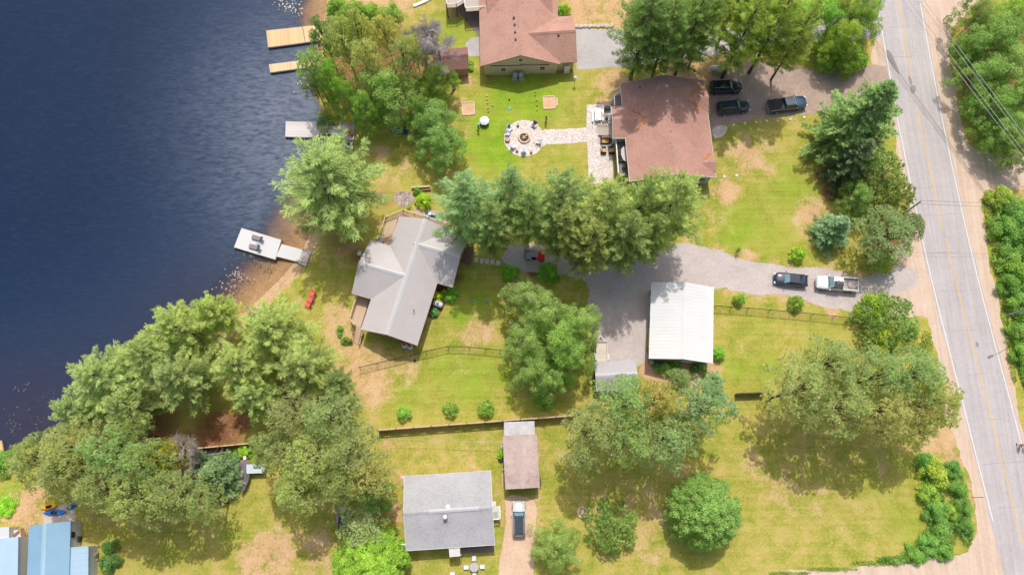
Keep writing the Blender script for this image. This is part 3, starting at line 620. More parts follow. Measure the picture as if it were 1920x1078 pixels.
for x, y, r, h, lb, ti in [(1206, 64, 4.8, 24, 'dark green pine beside the pale driveway at the top', (.72, .88, .72)), (1222, 20, 4.6, 23, 'dark pine at the top edge beside the pale driveway', (.7, .85, .72)), (1246, 74, 4.0, 23, 'dark pine next to the brown roof apex', (.7, .85, .7)), (1296, 62, 4.4, 24, 'pine right above the brown roof apex', (.82, .95, .7)), (1308, 8, 4.4, 23, 'pine at the top edge above the white gas tank', (.85, .95, .65)), (1322, 52, 2.8, 22, 'pine behind the white gas tank', (.85, .98, .66)), (1396, 62, 4.3, 24, 'yellowish pine behind the two dark cars', (1.05, 1.12, .62)), (1382, 2, 4.2, 23, 'pine at the top edge between the green and the yellowish pines', (.95, 1.02, .66)), (1450, 56, 4.2, 23, 'yellow green pine behind the dark pickup', (1.08, 1.14, .6)), (1446, 2, 4.0, 23, 'yellow green pine at the top edge right of the row', (1.05, 1.12, .62)), (1488, 82, 3.2, 20, 'thin yellowish pine over the shaded driveway', (1.02, 1.04, .6))]:
    tree('white_pine', 'wp', x, y, r, h, lb, ti, g)
# ---- spruces
tree('spruce_tree', 'sp', 1616, 220, 6.7, 17.5, 'big dark spruce at the roadside beside the shaded driveway', (.92, 1.12, .8))
tree('spruce_tree', 'sp', 1600, 300, 3.4, 12, 'smaller dark spruce below the big roadside spruce', (.9, .95, .95))
tree('blue_spruce', 'bs', 1566, 428, 2.9, 7.0, 'rounded blue spruce at the edge of the lawn near the driveway', (1.0, 1.2, 1.35))
tree('blue_spruce', 'bs', 402, 890, 3.3, 7.0, 'dark bluish spruce beside the tarped boat', (.85, 1.0, .95))
tree('blue_spruce', 'bs', 1340, 712, 1.6, 4.2, 'small pale blue spruce behind the white garage', (1.15, 1.4, 1.25))
tree('blue_spruce', 'bs', 372, 862, 1.6, 5, 'small dark spruce among the dead branches', (.8, 1, 1.0))
# ---- roadside mixed trees
tree('cedar_tree', 'ce', 1650, 332, 3.9, 8, 'mid green bushy tree at the roadside below the big spruce', (.85, .95, .85), hc=.5)
tree('cedar_tree', 'ce', 1672, 372, 3.4, 8, 'olive green bushy tree leaning to the road edge line', (1.05, .98, .9))
tree('leafy_tree', 'de', 1612, 372, 2.6, 7, 'young leafy tree between the blue spruce and the cedars', (.85, 1.0, .75))
tree('red_pine', 'sc', 1650, 446, 4.4, 9, 'dusty olive pine beside the driveway mouth', (.66, .8, .6))
tree('red_pine', 'sc', 1690, 430, 2.6, 8, 'small olive pine with its tip over the road edge', (.62, .74, .56))
tree('cedar_tree', 'ce', 1652, 488, 2.2, 4, 'low bright bush under the dusty olive pine by the driveway', (1.1, 1.2, .8))
tree('cedar_tree', 'ce', 1668, 600, 4.2, 6.5, 'round green tree on the corner of the driveway and the road', (1.0, 1.1, 1.05))
tree('leafy_bush', 'bu', 1640, 578, 2.2, 4.4, 'bright leafy bush at the fence end beside the driveway', (1.15, 1.2, .5), cat='bush')
tree('leafy_bush', 'bu', 1660, 638, 2.2, 4.0, 'yellow green bush on the lower side of the round corner tree', (1.3, 1.2, .45), cat='bush')
tree('leafy_bush', 'bu', 1708, 620, 1.2, 2.0, 'small bright bush between the round corner tree and the road', (1.1, 1.25, .6), cat='bush')
# ---- red pine groves
g = 'olive pines along the road in the lower right'
for x, y, r, h, lb, ti in [(1500, 712, 5.0, 13, 'olive pine at the left end of the lower right grove', (1.02, 1.0, .88)), (1560, 668, 4.4, 13, 'olive pine at the upper edge of the lower right grove', (1.0, 1.02, .95)), (1572, 748, 5.0, 13.5, 'broad olive pine over the long lawn shadow', (1.0, 1.0, .85)), (1640, 690, 4.6, 13.5, 'olive pine in the middle of the lower right grove', (.95, 1.02, .92)), (1655, 760, 4.6, 13, 'brownish olive pine at the lower edge of the lower right grove', (1.1, .98, .8)), (1715, 690, 4.6, 13, 'grey green pine just below the round corner tree', (.88, .98, .92)), (1752, 740, 4.5, 12.5, 'yellowish olive pine overhanging the road edge line', (1.1, 1.03, .75)), (1720, 785, 3.2, 11, 'small olive pine at the dry verge', (1.08, 1.0, .8))]:
    tree('red_pine', 'sc', x, y, r, h, lb, ti, g)
g = 'olive pines below the small metal shed'
for x, y, r, h, lb, ti in [(1112, 790, 4.2, 13, 'greyish olive pine at the fence end left of the middle grove', (1.0, .98, .88)), (1170, 745, 4.6, 13.5, 'rounded green pine beside the small metal shed', (.92, 1.06, .92)), (1232, 738, 3.7, 12.5, 'brownish olive pine between two greener pines', (1.2, 1.0, .7)), (1180, 815, 3.8, 12.5, 'green pine in the middle of the grove over the mown shade', (.95, 1.02, .88)), (1255, 812, 4.2, 13, 'pale olive pine at the foot of the middle grove', (.95, 1.04, 1.0)), (1320, 748, 4.6, 13, 'grey green pine behind the white garage', (.86, 1.0, 1.08)), (1290, 790, 3.2, 11.5, 'small shaded pine between the two pale olive pines', (.95, .95, .8)), (1095, 840, 3.0, 11, 'pale pine low at the left of the middle grove', (1.05, 1.02, .95)), (1272, 700, 2.2, 10, 'thin pale pine top at the mulch bed', (.95, 1.05, .98))]:
    tree('red_pine', 'sc', x, y, r, h, lb, ti, g)
g = 'olive pines left of the grey cottage'
for x, y, r, h, lb, ti in [(545, 770, 3.8, 13, 'greyish pine with bare twigs next to the dark needle bed', (1.02, .95, .92)), (620, 775, 4.6, 13.5, 'broad olive pine at the left end of the board fence', (.96, 1.0, .92)), (515, 830, 3.8, 12.5, 'olive pine over the white utility trailer', (1.0, 1.0, .85)), (585, 845, 4.6, 13.5, 'large olive pine in the middle of the left grove', (1.05, 1.03, .85)), (655, 838, 4.6, 13, 'olive pine with brown limbs below the board fence end', (1.02, 1.0, .88)), (690, 880, 3.6, 12, 'brownish pine nearest the grey cottage roof', (1.12, .98, .8)), (560, 905, 3.8, 12, 'pale olive pine casting the round lawn shadow', (1.05, 1.04, .85)), (640, 895, 3.2, 12, 'olive pine above the cluttered trailer', (1.03, 1.03, .88))]:
    tree('red_pine', 'sc', x, y, r, h, lb, ti, g)
g = 'olive pines in the lower left'
for x, y, r, h, lb, ti in [(62, 868, 4.0, 11, 'olive pine nearest the lower left water', (1.03, 1.02, .8)), (132, 848, 4.6, 12, 'broad olive pine at the bank of the lower left water', (1.04, 1.0, .82)), (122, 890, 4.0, 12, 'olive pine above the yellow kayak', (1.02, .98, .82)), (205, 852, 4.2, 12.5, 'greener pine in the lower left grove', (.9, 1.02, .85)), (195, 915, 4.4, 12, 'dark olive pine above the blue roofed house', (.95, .95, .78)), (262, 878, 3.8, 12, 'olive pine beside the yellowish larch', (.92, 1.0, .85)), (250, 940, 4.2, 12, 'olive pine between the kayaks and the lawn', (1.05, 1.03, .82)), (325, 935, 3.9, 11.5, 'pale pine with bare twigs below the larch', (1.0, 1.0, .85)), (380, 950, 3.0, 10, 'small olive pine below the dark bluish spruce', (.98, 1.0, .85)), (240, 815, 2.6, 10, 'olive pine top below the feathery shore pines', (.98, 1.0, .85))]:
    tree('red_pine', 'sc', x, y, r, h, lb, ti, g)
tree('larch_tree', 'ce', 305, 858, 2.9, 12, 'yellowish green larch standing among dead grey branches', (1.7, 1.35, .8), hc=.6)
g = 'olive pines on the upper shore'
for x, y, r, h, lb, ti in [(604, 52, 2.4, 12, 'dark pine at the shore beside the wide wooden dock', (.72, .9, .72)), (586, 112, 3.3, 11, 'ragged pine over the end of the narrow wooden dock', (.9, 1.0, .78)), (640, 58, 3.2, 13, 'olive pine on the bank above the docks', (1.05, 1.05, .85)), (670, 38, 2.6, 12.5, 'yellowish pine on the upper bank', (1.18, 1.12, .85)), (688, 95, 3.3, 12, 'olive pine with bare brown limbs', (1.15, 1.08, .88)), (722, 48, 3.0, 12, 'brownish pine beside the dead grey tree', (1.15, 1.02, .78)), (756, 92, 3.3, 12, 'pale olive pine left of the brown shed', (1.12, 1.08, .95)), (596, 172, 1.8, 9, 'dull pine over the water above the grey dock', (.85, .9, .75)), (778, 78, 2.4, 10, 'thin pale pine between the dead grey tree and the shed', (1.15, 1.08, .92))]:
    tree('red_pine', 'sc', x, y, r, h, lb, ti, g)
# ---- leafy trees
tree('leafy_tree', 'de', 622, 150, 2.3, 14, 'bright green narrow tree top leaning over the shore', (.8, 1.12, .42))
tree('leafy_tree', 'de', 648, 182, 2.6, 13, 'bright green leaning tree over the grey dock landing', (.74, 1.02, .38))
tree('leafy_tree', 'de', 704, 168, 3.4, 12, 'leafy tree left of the middle on the upper bank', (.9, 1.05, .75))
tree('leafy_tree', 'de', 738, 178, 4.2, 12, 'broad leafy tree above the three blue chairs', (.95, 1.08, .8))
tree('leafy_tree', 'de', 712, 206, 1.8, 8, 'small leafy tree left of the blue chairs', (.95, 1.05, .75))
tree('leafy_tree', 'de', 788, 206, 2.0, 10, 'leafy tree right above the rightmost blue chair', (.85, 1.0, .7))
tree('leafy_tree', 'de', 684, 205, 2.4, 11, 'leafy tree between the bright leaning tree and the blue chairs', (.85, 1.05, .62))
tree('leafy_tree', 'de', 818, 150, 3.0, 9.5, 'bright leafy tree beside the brown shed', (1.05, 1.15, .65))
tree('leafy_tree', 'de', 795, 178, 2.2, 8, 'small yellow green tree below the brown shed', (1.0, 1.05, .7))
tree('leafy_tree', 'de', 812, 225, 3.5, 10, 'leafy tree right of the blue chairs', (.85, 1.02, .8))
tree('leafy_tree', 'de', 826, 268, 3.6, 9.5, 'leafy tree at the edge of the lawn with the horseshoe pits', (.8, 1.0, .8))
g = 'birches in the middle of the yard'
for x, y, r, h, lb, ti in [(985, 560, 3.4, 11, 'birch at the upper left of the middle clump', (1.02, 1.04, .95)), (1018, 590, 3.6, 11.5, 'birch with white limbs in the heart of the clump', (.98, 1.05, .85)), (1088, 606, 3.3, 10.5, 'birch leaning right toward the gravel parking', (1.0, 1.08, .85)), (1048, 640, 3.8, 11.5, 'bright leafy birch over the chain link fence', (.95, 1.12, .72)), (985, 645, 3.2, 11, 'birch at the left of the clump above the fence', (.92, 1.0, .78)), (1075, 668, 3.2, 11, 'birch at the right of the clump beside the trailer', (.9, 1.05, .72)), (1000, 695, 3.0, 10, 'birch at the foot of the middle clump', (.95, 1.06, .8)), (1030, 712, 2.6, 9.5, 'lowest birch of the clump above the round bush', (.9, 1.08, .75))]:
    tree('birch_tree', 'de', x, y, r, h, lb, ti, g)
tree('maple_tree', 'ma', 1328, 960, 5.05, 9.5, 'round dense green maple standing alone on the lower lawn', (.92, 1.12, .86))
tree('leafy_tree', 'ce', 1148, 986, 3.5, 5.5, 'dense dark green tree between the stone ring and the round maple', (.85, 1.0, .75))
tree('leafy_tree', 'de', 1043, 1022, 3.2, 6.5, 'light green tree beside the dirt driveway', (.98, 1.05, .78))
tree('leafy_tree', 'ma', 690, 1058, 5.2, 6.5, 'bright green broad tree at the bottom edge left of the grey cottage', (1.05, 1.25, .5))
tree('leafy_tree', 'de', 700, 930, 2.3, 7, 'dark green tree beside the grey cottage', (.65, .95, .75))
tree('red_pine', 'sc', 682, 985, 3.2, 7, 'olive bushy pine above the bright broad tree', (.95, 1.02, .85))
# ---- dark bush row
# ---- right of the road
g = 'leafy trees right of the road'
for x, y, r, h, lb, ti in [(1832, 30, 3.2, 9, 'rounded yellow green tree behind the white mailbox', (0.91, 0.94, 0.77)), (1868, 70, 4.3, 11, 'leafy tree at the upper wires right of the road', (.85, 1.02, .75)), (1905, 30, 3.6, 11, 'bright leafy tree in the upper right corner', (.95, 1.15, .6)), (1832, 90, 3.0, 9, 'dark leafy tree at the wood edge below the mailbox', (.75, .95, .7)), (1850, 140, 3.6, 10, 'leafy tree under the wires beside the road', (.82, 1.0, .72)), (1898, 130, 4.3, 11, 'pale leafy tree between the wires', (.95, 1.02, .85)), (1915, 190, 4.0, 11, 'leafy tree at the right edge between the wires', (.9, 1.05, .75)), (1870, 200, 3.4, 10, 'dark tree below the lowest wire', (.8, 1.0, .7)), (1888, 245, 3.2, 9, 'leafy tree above the sandy clearing', (.9, 1.1, .75)), (1915, 280, 2.8, 8, 'bright leafy tree at the edge of the sandy clearing', (0.94, 1.04, 0.68)), (1836, 185, 2.0, 6, 'low dark leafy tree at the roadside wood edge', (.7, .95, .65))]:
    tree('leafy_tree', 'de', x, y, r, h, lb, ti, g)
g = 'bushes right of the road'
for x, y, r, h, lb, ti in [(1880, 372, 1.8, 3, 'bright bush at the top of the lower roadside thicket', (1.27, 1.27, 0.72)), (1905, 400, 2.2, 3.5, 'dark green bush under the two crossing cables', (.75, 1.05, .75)), (1885, 425, 2.0, 3.2, 'mid green bush in the upper roadside thicket', (.85, 1.1, .7)), (1912, 450, 2.3, 3.6, 'dark bush at the right edge above the lamp post', (.75, 1.05, .7)), (1892, 478, 1.8, 3, 'green bush halfway down the roadside thicket', (.9, 1.1, .7)), (1915, 505, 2.2, 3.4, 'bright green bush at the right edge in the thicket', (.95, 1.2, .6)), (1900, 535, 1.8, 2.8, 'dark green bush above the lamp post', (.75, 1.05, .65)), (1915, 570, 1.8, 2.8, 'bush just above the leaning grey post', (.85, 1.1, .65)), (1912, 625, 1.5, 2.2, 'bush just below the lamp post', (.9, 1.1, .65)), (1918, 665, 1.4, 2.0, 'small bush at the right edge below the lamp post', (.8, 1.05, .65))]:
    tree('leafy_bush', 'bu', x, y, r, h, lb, ti, g, cat='bush')
g = 'bushes at the sandy corner'
for x, y, r, h, lb, ti in [(1738, 868, 1.3, 2, 'dark bush at the top of the corner hedge', (.7, 1.05, .75)), (1752, 890, 1.9, 3.2, 'yellow green bush in the upper part of the corner hedge', (1.52, 1.39, 0.70)), (1785, 880, 1.2, 2.2, 'dark bush nearest the road at the top of the corner hedge', (.7, 1.05, .75)), (1745, 925, 1.5, 2.2, 'bright green bush below the yellow green one', (1.18, 1.31, 0.70)), (1798, 915, 1.3, 2.2, 'green bush on the road side of the corner hedge', (.85, 1.15, .7)), (1758, 960, 1.5, 2.2, 'dark bush in the middle of the corner hedge', (.8, 1.1, .8)), (1805, 950, 1.3, 2.2, 'olive bush beside the thin signpost', (.85, 1.05, .75)), (1765, 995, 1.7, 2.2, 'broad green bush in the lower corner hedge', (.85, 1.15, .75)), (1808, 985, 1.2, 2.0, 'dark bush at the lower road side of the hedge', (.75, 1.05, .75)), (1745, 1020, 1.5, 1.8, 'green bush near the bottom of the corner hedge', (.8, 1.15, .75)), (1715, 1040, 1.2, 1.5, 'low bush at the lower left end of the corner hedge', (.85, 1.15, .7)), (1775, 1035, 1.1, 1.5, 'small bush at the lower tip beside the sandy track', (.85, 1.15, .7)), (1782, 960, 1.1, 1.8, 'bright small bush inside the corner hedge', (1.29, 1.37, 0.73))]:
    tree('leafy_bush', 'bu', x, y, r, h, lb, ti, g, cat='bush')
# ---- round lawn shrubs
BRT = (1.0, 1.18, .6)
for x, y, r, h, lb, ti in [(757, 775, .95, 1.7, 'round green shrub leftmost along the board fence', (1.0, 1.35, .7)), (844, 768, 1.0, 1.7, 'round green shrub in the middle above the board fence', BRT), (911, 766, 1.1, 1.7, 'round green shrub rightmost above the board fence', BRT), (1022, 752, 1.15, 1.9, 'round green shrub under the birches at the board fence', (.85, 1.3, .6)),
                          (957, 511, 1.25, 1.8, 'round shrub left of the driveway end', (.8, 1.25, .45)), (1029, 512, 1.45, 2.0, 'round shrub right at the driveway end', (.75, 1.2, .42)), (1496, 476, 1.05, 2.2, 'round bright shrub on the lawn above the black sedan', (1.3, 1.5, .5)), (1387, 559, .85, 1.9, 'slender bright shrub by the fence near the white garage', BRT), (1494, 568, 1.05, 2.1, 'round bright shrub by the fence below the black sedan', BRT), (1348, 662, .9, 1.9, 'bright shrub at the wall of the white garage', (1.0, 1.45, .6)),
                          (820, 556, .75, 1.3, 'yellow green round shrub at the wall of the metal roofed cottage', (1.7, 1.7, .3)), (833, 548, .5, 1.0, 'little yellow green shrub beside the larger one', (1.5, 1.5, .3)), (813, 585, .7, 1.0, 'bluish green shrub beside the white gas tank', (.6, 1.05, .85)), (848, 545, .9, 1.5, 'leafy green shrub at the cottage corner bed', (.9, 1.3, .6)), (844, 557, .8, 1.3, 'lower leafy shrub of the cottage corner bed', (.95, 1.35, .6)), (637, 616, .45, .9, 'small dark shrub on the dry lawn by the deck stairs', (.75, 1.2, .5)), (636, 627, .4, .6, 'small bluish shrub on the dry lawn', (.8, 1.1, .8)), (794, 376, 1.15, 1.6, 'yellow green shrub above the cottage walkway', (1.35, 1.5, .35)), (782, 358, .6, 1.1, 'dark green shrub by the low timber wall', (.7, 1.1, .6)), (767, 388, .35, .6, 'tiny bright plant by the cottage walkway', (1.3, 1.5, .5)),
                          (1248, 692, .9, 1.3, 'pale flowering shrub behind the white garage', (1.25, 1.4, 1.1)), (1266, 682, .8, 1.2, 'dark shrub in the shade of the white garage', (.55, .95, .55)), (1234, 690, .7, 1.0, 'dark low shrub beside the green garden bench', (.6, 1.0, .55)), (1318, 688, .65, 1.1, 'pale shrub at the lower right of the white garage', (1.1, 1.35, 1.15)), (1303, 690, .6, .9, 'dark shrub under the white garage eave', (.5, .9, .6)), (205, 1024, 1.0, 1.7, 'round dark shrub right of the blue roofed house', (.5, .72, .5)), (202, 1056, 1.15, 1.7, 'bluish shrub at the bottom edge by the blue roofed house', (.6, .82, .72)), (218, 1052, .7, 1.3, 'dark small shrub touching the bluish one', (.45, .68, .45)), (939, 852, .6, .9, 'bright shrub at the wall of the rusty shed', (1.1, 1.4, .45)), (1060, 18, .8, 2.0, 'bright shrub at the wall of the big brown roofed house', (1.3, 1.5, .5)), (1046, 24, .9, 1.6, 'dark shrub under the big brown roofed house', (.7, 1.15, .5)), (882, 118, .5, .7, 'bright plants beside the brown shed', (1.2, 1.5, .7)), (882, 128, .5, .7, 'lower bright plants beside the brown shed', (1.1, 1.4, .6)), (860, 480, .6, .8, 'dark shrub beside the cottage porch', (.55, 1.0, .5)), (458, 846, .9, 1.5, 'bright yellow green bush behind the tarped boat', (1.3, 1.45, .5)), (442, 856, .9, 1.4, 'dark green bush behind the tarped boat', (.6, 1.0, .45)), (706, 905, .9, 2.4, 'bright bush with reddish leaves left of the grey cottage', (1.1, 1.1, .4))]:
    tree('garden_shrub', 'sb', x, y, r, h, lb, ti, cat='shrub')
# upper bank bushes
for x, y, r, h, lb, ti in [(632, 18, 1.9, 3, 'bright bush on the bank at the top edge', (.95, 1.15, .6)), (665, 20, 1.9, 3, 'leafy bush behind the yellowish pine', (.9, 1.1, .6)), (700, 22, 1.7, 2.6, 'green bush at the top of the upper bank', (.95, 1.15, .6)), (735, 25, 1.5, 2.2, 'low green bush near the white edging', (.95, 1.15, .65)), (1560, 100, 2.4, 5, 'dark leafy bush beside the shaded driveway', (.75, 1.0, .5)), (1600, 112, 2.0, 4, 'bright leafy bush above the big roadside spruce', (.95, 1.2, .5)), (8, 860, 1.2, 2, 'bright bush at the left edge by the water', (.8, 1.2, .6)), (12, 950, 1.3, .9, 'low bright green growth at the left edge', (1.1, 1.5, .45))]:
    tree('leafy_bush', 'bu', x, y, r, h, lb, ti, cat='bush')
for x, y, r, h, lb, ti in [(1540, 28, 3.4, 10, 'leafy tree with large bright leaves at the top edge', (.85, 1.25, .65)), (1500, 30, 2.6, 9, 'leafy tree next to the yellow green pines', (.85, 1.2, .6)), (1585, 70, 3.2, 10, 'yellow green leafy tree left of the road', (1.0, 1.05, .45)), (1620, 40, 3.0, 10, 'leafy tree hanging over the white road edge', (.85, .98, .5)), (1625, 8, 2.8, 10, 'leafy tree at the top edge beside the road', (.9, 1.1, .55)), (1575, 18, 2.6, 9, 'olive leafy tree at the top edge', (1.0, .95, .6)), (1590, 105, 2.4, 7, 'dark leafy tree above the big spruce', (.7, .85, .4))]:
    tree('leafy_tree', 'de', x, y, r, h, lb, ti, 'leafy trees left of the road at the top')

# ---- bare trees
def bare_tree(name, label, px, py, H, R, lean, seed, mat, base=None, lo=.35):
    r = random.Random(seed); b = base or G(px, py); root = thing(name, label, 'tree', b)
    mb = MB(); tops = []; tp = Vector((lean[0], lean[1], H))
    pts = [tp*(i/6)+Vector((r.uniform(-.15, .15), r.uniform(-.15, .15), 0)) for i in range(7)]; pts[0] = Vector((0, 0, -.1))
    mb.tube(pts, [.26, .23, .2, .16, .12, .08, .04], 8); mb.build('trunk', mat, root)
    br = MB(); tw = MB()
    for i in range(34):
        f = r.uniform(lo, .98); k = f*6; j = min(5, int(k)); p = pts[j].lerp(pts[j+1], k-j); a = r.uniform(0, 6.28); L = R*r.uniform(.45, 1)*(1.25-f*.6)
        e = p+Vector((math.cos(a)*L, math.sin(a)*L, L*r.uniform(.2, .7))); m = p.lerp(e, .5)+Vector((0, 0, -.12*L))
        br.tube([p, m, e], [.07, .045, .015], 5, False)
        for q in range(40):
            s = r.uniform(.3, 1); c = m.lerp(e, s) if s > .5 else p.lerp(m, s*2); a2 = a+r.uniform(-1.3, 1.3); l = r.uniform(.4, 1.2)
            d = Vector((math.cos(a2)*l, math.sin(a2)*l, l*r.uniform(-.1, .7))); tw.tube([c, c+d*.5+Vector((0, 0, .05)), c+d], [.022, .016, .008], 3, False)
            for w in range(3):
                c2 = c+d*r.uniform(.3, 1); a3 = a2+r.uniform(-1.1, 1.1); l2 = r.uniform(.2, .5); tw.tube([c2, c2+Vector((math.cos(a3)*l2, math.sin(a3)*l2, l2*r.uniform(-.1, .6)))], [.012, .006], 3, False)
    br.build('limbs', mat, root); tw.build('twigs', mat, root); return root
bt = G(852, 168)
tp = G(803, 55, 14); bare_tree('dead_tree', 'tall bare grey tree with leaning trunk beside the brown shed', 0, 0, 14, 3.4, (tp.x-bt.x, tp.y-bt.y), 5, M_GB, bt, .5)
b2 = G(800, 120); tp = G(783, 70, 9); bare_tree('dead_tree', 'smaller pale bare tree left of the tall bare one', 0, 0, 9, 2.6, (tp.x-b2.x, tp.y-b2.y), 6, M_GB, b2, .5)
b3 = G(352, 880); tp = G(347, 838, 7); bare_tree('dead_tree', 'dead grey branches of a bare tree beside the larch', 0, 0, 7, 2.0, (tp.x-b3.x, tp.y-b3.y), 8, paint('pale_dead_wood', (.36, .31, .28, 1), .95, .25, 3), b3, .3)
lg = thing('fallen_log', 'bare grey log lying beside the low board fence', 'log', G(400, 852)); o = lg.location
MB(o).tube([G(378, 855, 1.0), G(400, 851, .8), G(428, 847, .4)], [.14, .11, .07], 8).build('trunk', M_GB, lg)
mb = MB(o)
for i in range(16): 
    a = G(378+i*2.6, 855-i*.4, .9); mb.tube([a, a+Vector((rnd.uniform(-.6, .6), rnd.uniform(-1, 1), rnd.uniform(.1, .8)))], [.03, .01], 4, False)
mb.build('branch_stubs', M_GB, lg)
# ---- uncounted growth
def growth(name, label, spots, n, mat, tint, seed, ll=.24, lw=.14, h=.8):
    r = np.random.default_rng(seed); P = []; T = []
    for px, py, rx, ry in spots:
        m = n
        q_ = r.uniform(size=m)**.5; a_ = r.uniform(0, 6.283, m); x = q_*np.cos(a_)*rx*.8; y = q_*np.sin(a_)*ry*.8; c = G(px, py)
        e = (G(px+1, py)-c).length; p = np.stack([c.x+x*e, c.y+y*e, np.abs(r.normal(size=m))*h*.5+.03], 1)
        cl = .5+.5*np.sin(p[:, 0]*2.1)*np.sin(p[:, 1]*2.4); p[:, 2] *= .35+1.0*cl; P.append(p); T.append(.3+.35*cl+r.normal(size=m)*.12)
    P = np.concatenate(P); T = np.concatenate(T); m = len(P); d = r.normal(size=(m, 3)); d[:, 2] = np.abs(d[:, 2])*.5; nn = r.normal(size=(m, 3))*.5; nn[:, 2] += 1
    o = bpy.data.objects.new(name, leaf_mesh(name, P, d, nn, ll*r.uniform(.6, 1.3, m), lw*r.uniform(.6, 1.3, m), np.clip(T, 0, 1), mat)); COL.objects.link(o); o.color = (*tint, 1)
    return tag(o, label, None, None, 'stuff')
growth('undergrowth', 'low green undergrowth of the corner hedge by the sandy track', [(1742, 885, 24, 40), (1752, 940, 24, 60), (1765, 990, 34, 50), (1745, 1025, 44, 24), (1798, 925, 16, 70), (1808, 980, 16, 50), (1690, 1048, 60, 8)], 1500, M_DE, (.85, 1.05, .7), 4)
growth('weeds', 'thin strip of weeds along the sandy track at the bottom edge', [(1640, 1055, 60, 5), (1560, 1066, 60, 4), (1480, 1074, 50, 4)], 420, M_DE, (.95, 1.02, .6), 14, .2, .1, .3)
growth('undergrowth', 'low green undergrowth right of the road', [(1895, 400, 40, 50), (1900, 460, 40, 60), (1905, 520, 34, 60), (1912, 580, 26, 50), (1912, 640, 20, 60), (1918, 690, 12, 50), (1830, 130, 26, 90), (1845, 200, 30, 60), (1870, 260, 50, 40), (1900, 180, 60, 120), (1900, 60, 60, 80)], 1900, M_DE, (.85, 1.1, .65), 5)
growth('weeds', 'weeds along the upper shore bank', [(610, 230, 20, 30), (640, 130, 60, 60), (700, 60, 70, 50), (690, 25, 70, 16), (10, 880, 20, 24), (650, 640, 12, 8)], 700, M_DE, (.9, 1.05, .6), 6)
growth('weeds', 'rough grass and weeds on the right verge of the road', [(1852, 400, 8, 30), (1868, 500, 8, 50), (1884, 590, 8, 40), (1896, 680, 8, 50), (1738, 640, 12, 26), (1725, 655, 20, 16), (1690, 645, 36, 16)], 420, M_DE, (1.2, 1.1, .7), 7, h=.35)
# ================================================================== buildings
M_WHITE = paint('white_trim', (.78, .77, .75, 1), .6, .08)
M_GLASS = gloss('window_glass', (.03, .04, .05, 1), .08)
M_TANW = paint('tan_siding', C(232, 208, 186), .8, .1)
M_BRNW = paint('brown_siding', C(190, 160, 140), .85, .12)
M_BLUEW = paint('slate_siding', C(180, 198, 206), .8, .1)
M_GREYW = paint('grey_siding', C(150, 146, 142), .8, .1)
M_WHW = paint('white_siding', C(226, 224, 224), .75, .06)
M_DARKW = paint('dark_weathered_wood', C(110, 90, 80), .9, .2)
M_PTW = paint('pale_timber', C(226, 196, 162), .85, .15, 4)
M_BRT = paint('brown_timber', C(150, 118, 100), .85, .18, 4)
M_SILV = paint('galvanised_steel', C(190, 192, 198), .45, .12, 2, .3)
M_BLACK = paint('black_metal', (.02, .02, .022, 1), .5, .2)
M_RUSTV = paint('rusty_flashing', C(206, 138, 84), .9, .35, 2)
MR_BR = shingle('brown_shingles', C(200, 156, 138), C(164, 120, 104))
MR_BR2 = shingle('red_brown_shingles', C(198, 152, 136), C(160, 116, 102))
MR_BR3 = shingle('dark_brown_shingles', C(150, 112, 102), C(120, 86, 78))
MR_GR = shingle('grey_shingles', C(190, 188, 188), C(162, 160, 162), R_(4))
def steel(name, c, var=.07, rough=.42): return paint(name, c, rough, var, .5, 0, 6, .4)
MR_ST = steel('grey_steel_roofing', C(206, 198, 195)); MR_WH = steel('white_steel_roofing', (.70, .695, .68, 1), .06)
MR_BL = steel('blue_steel_roofing', C(150, 190, 216), .08); MR_LB = steel('pale_blue_steel_roofing', C(182, 210, 228), .06); MR_GS = steel('worn_grey_steel_roofing', C(190, 184, 188), .12)
M_RUST = grit('rusted_roofing', C(172, 144, 134), C(202, 178, 168), C(222, 202, 194), .6)
def V2(p): return Vector((p[0], p[1], 0))
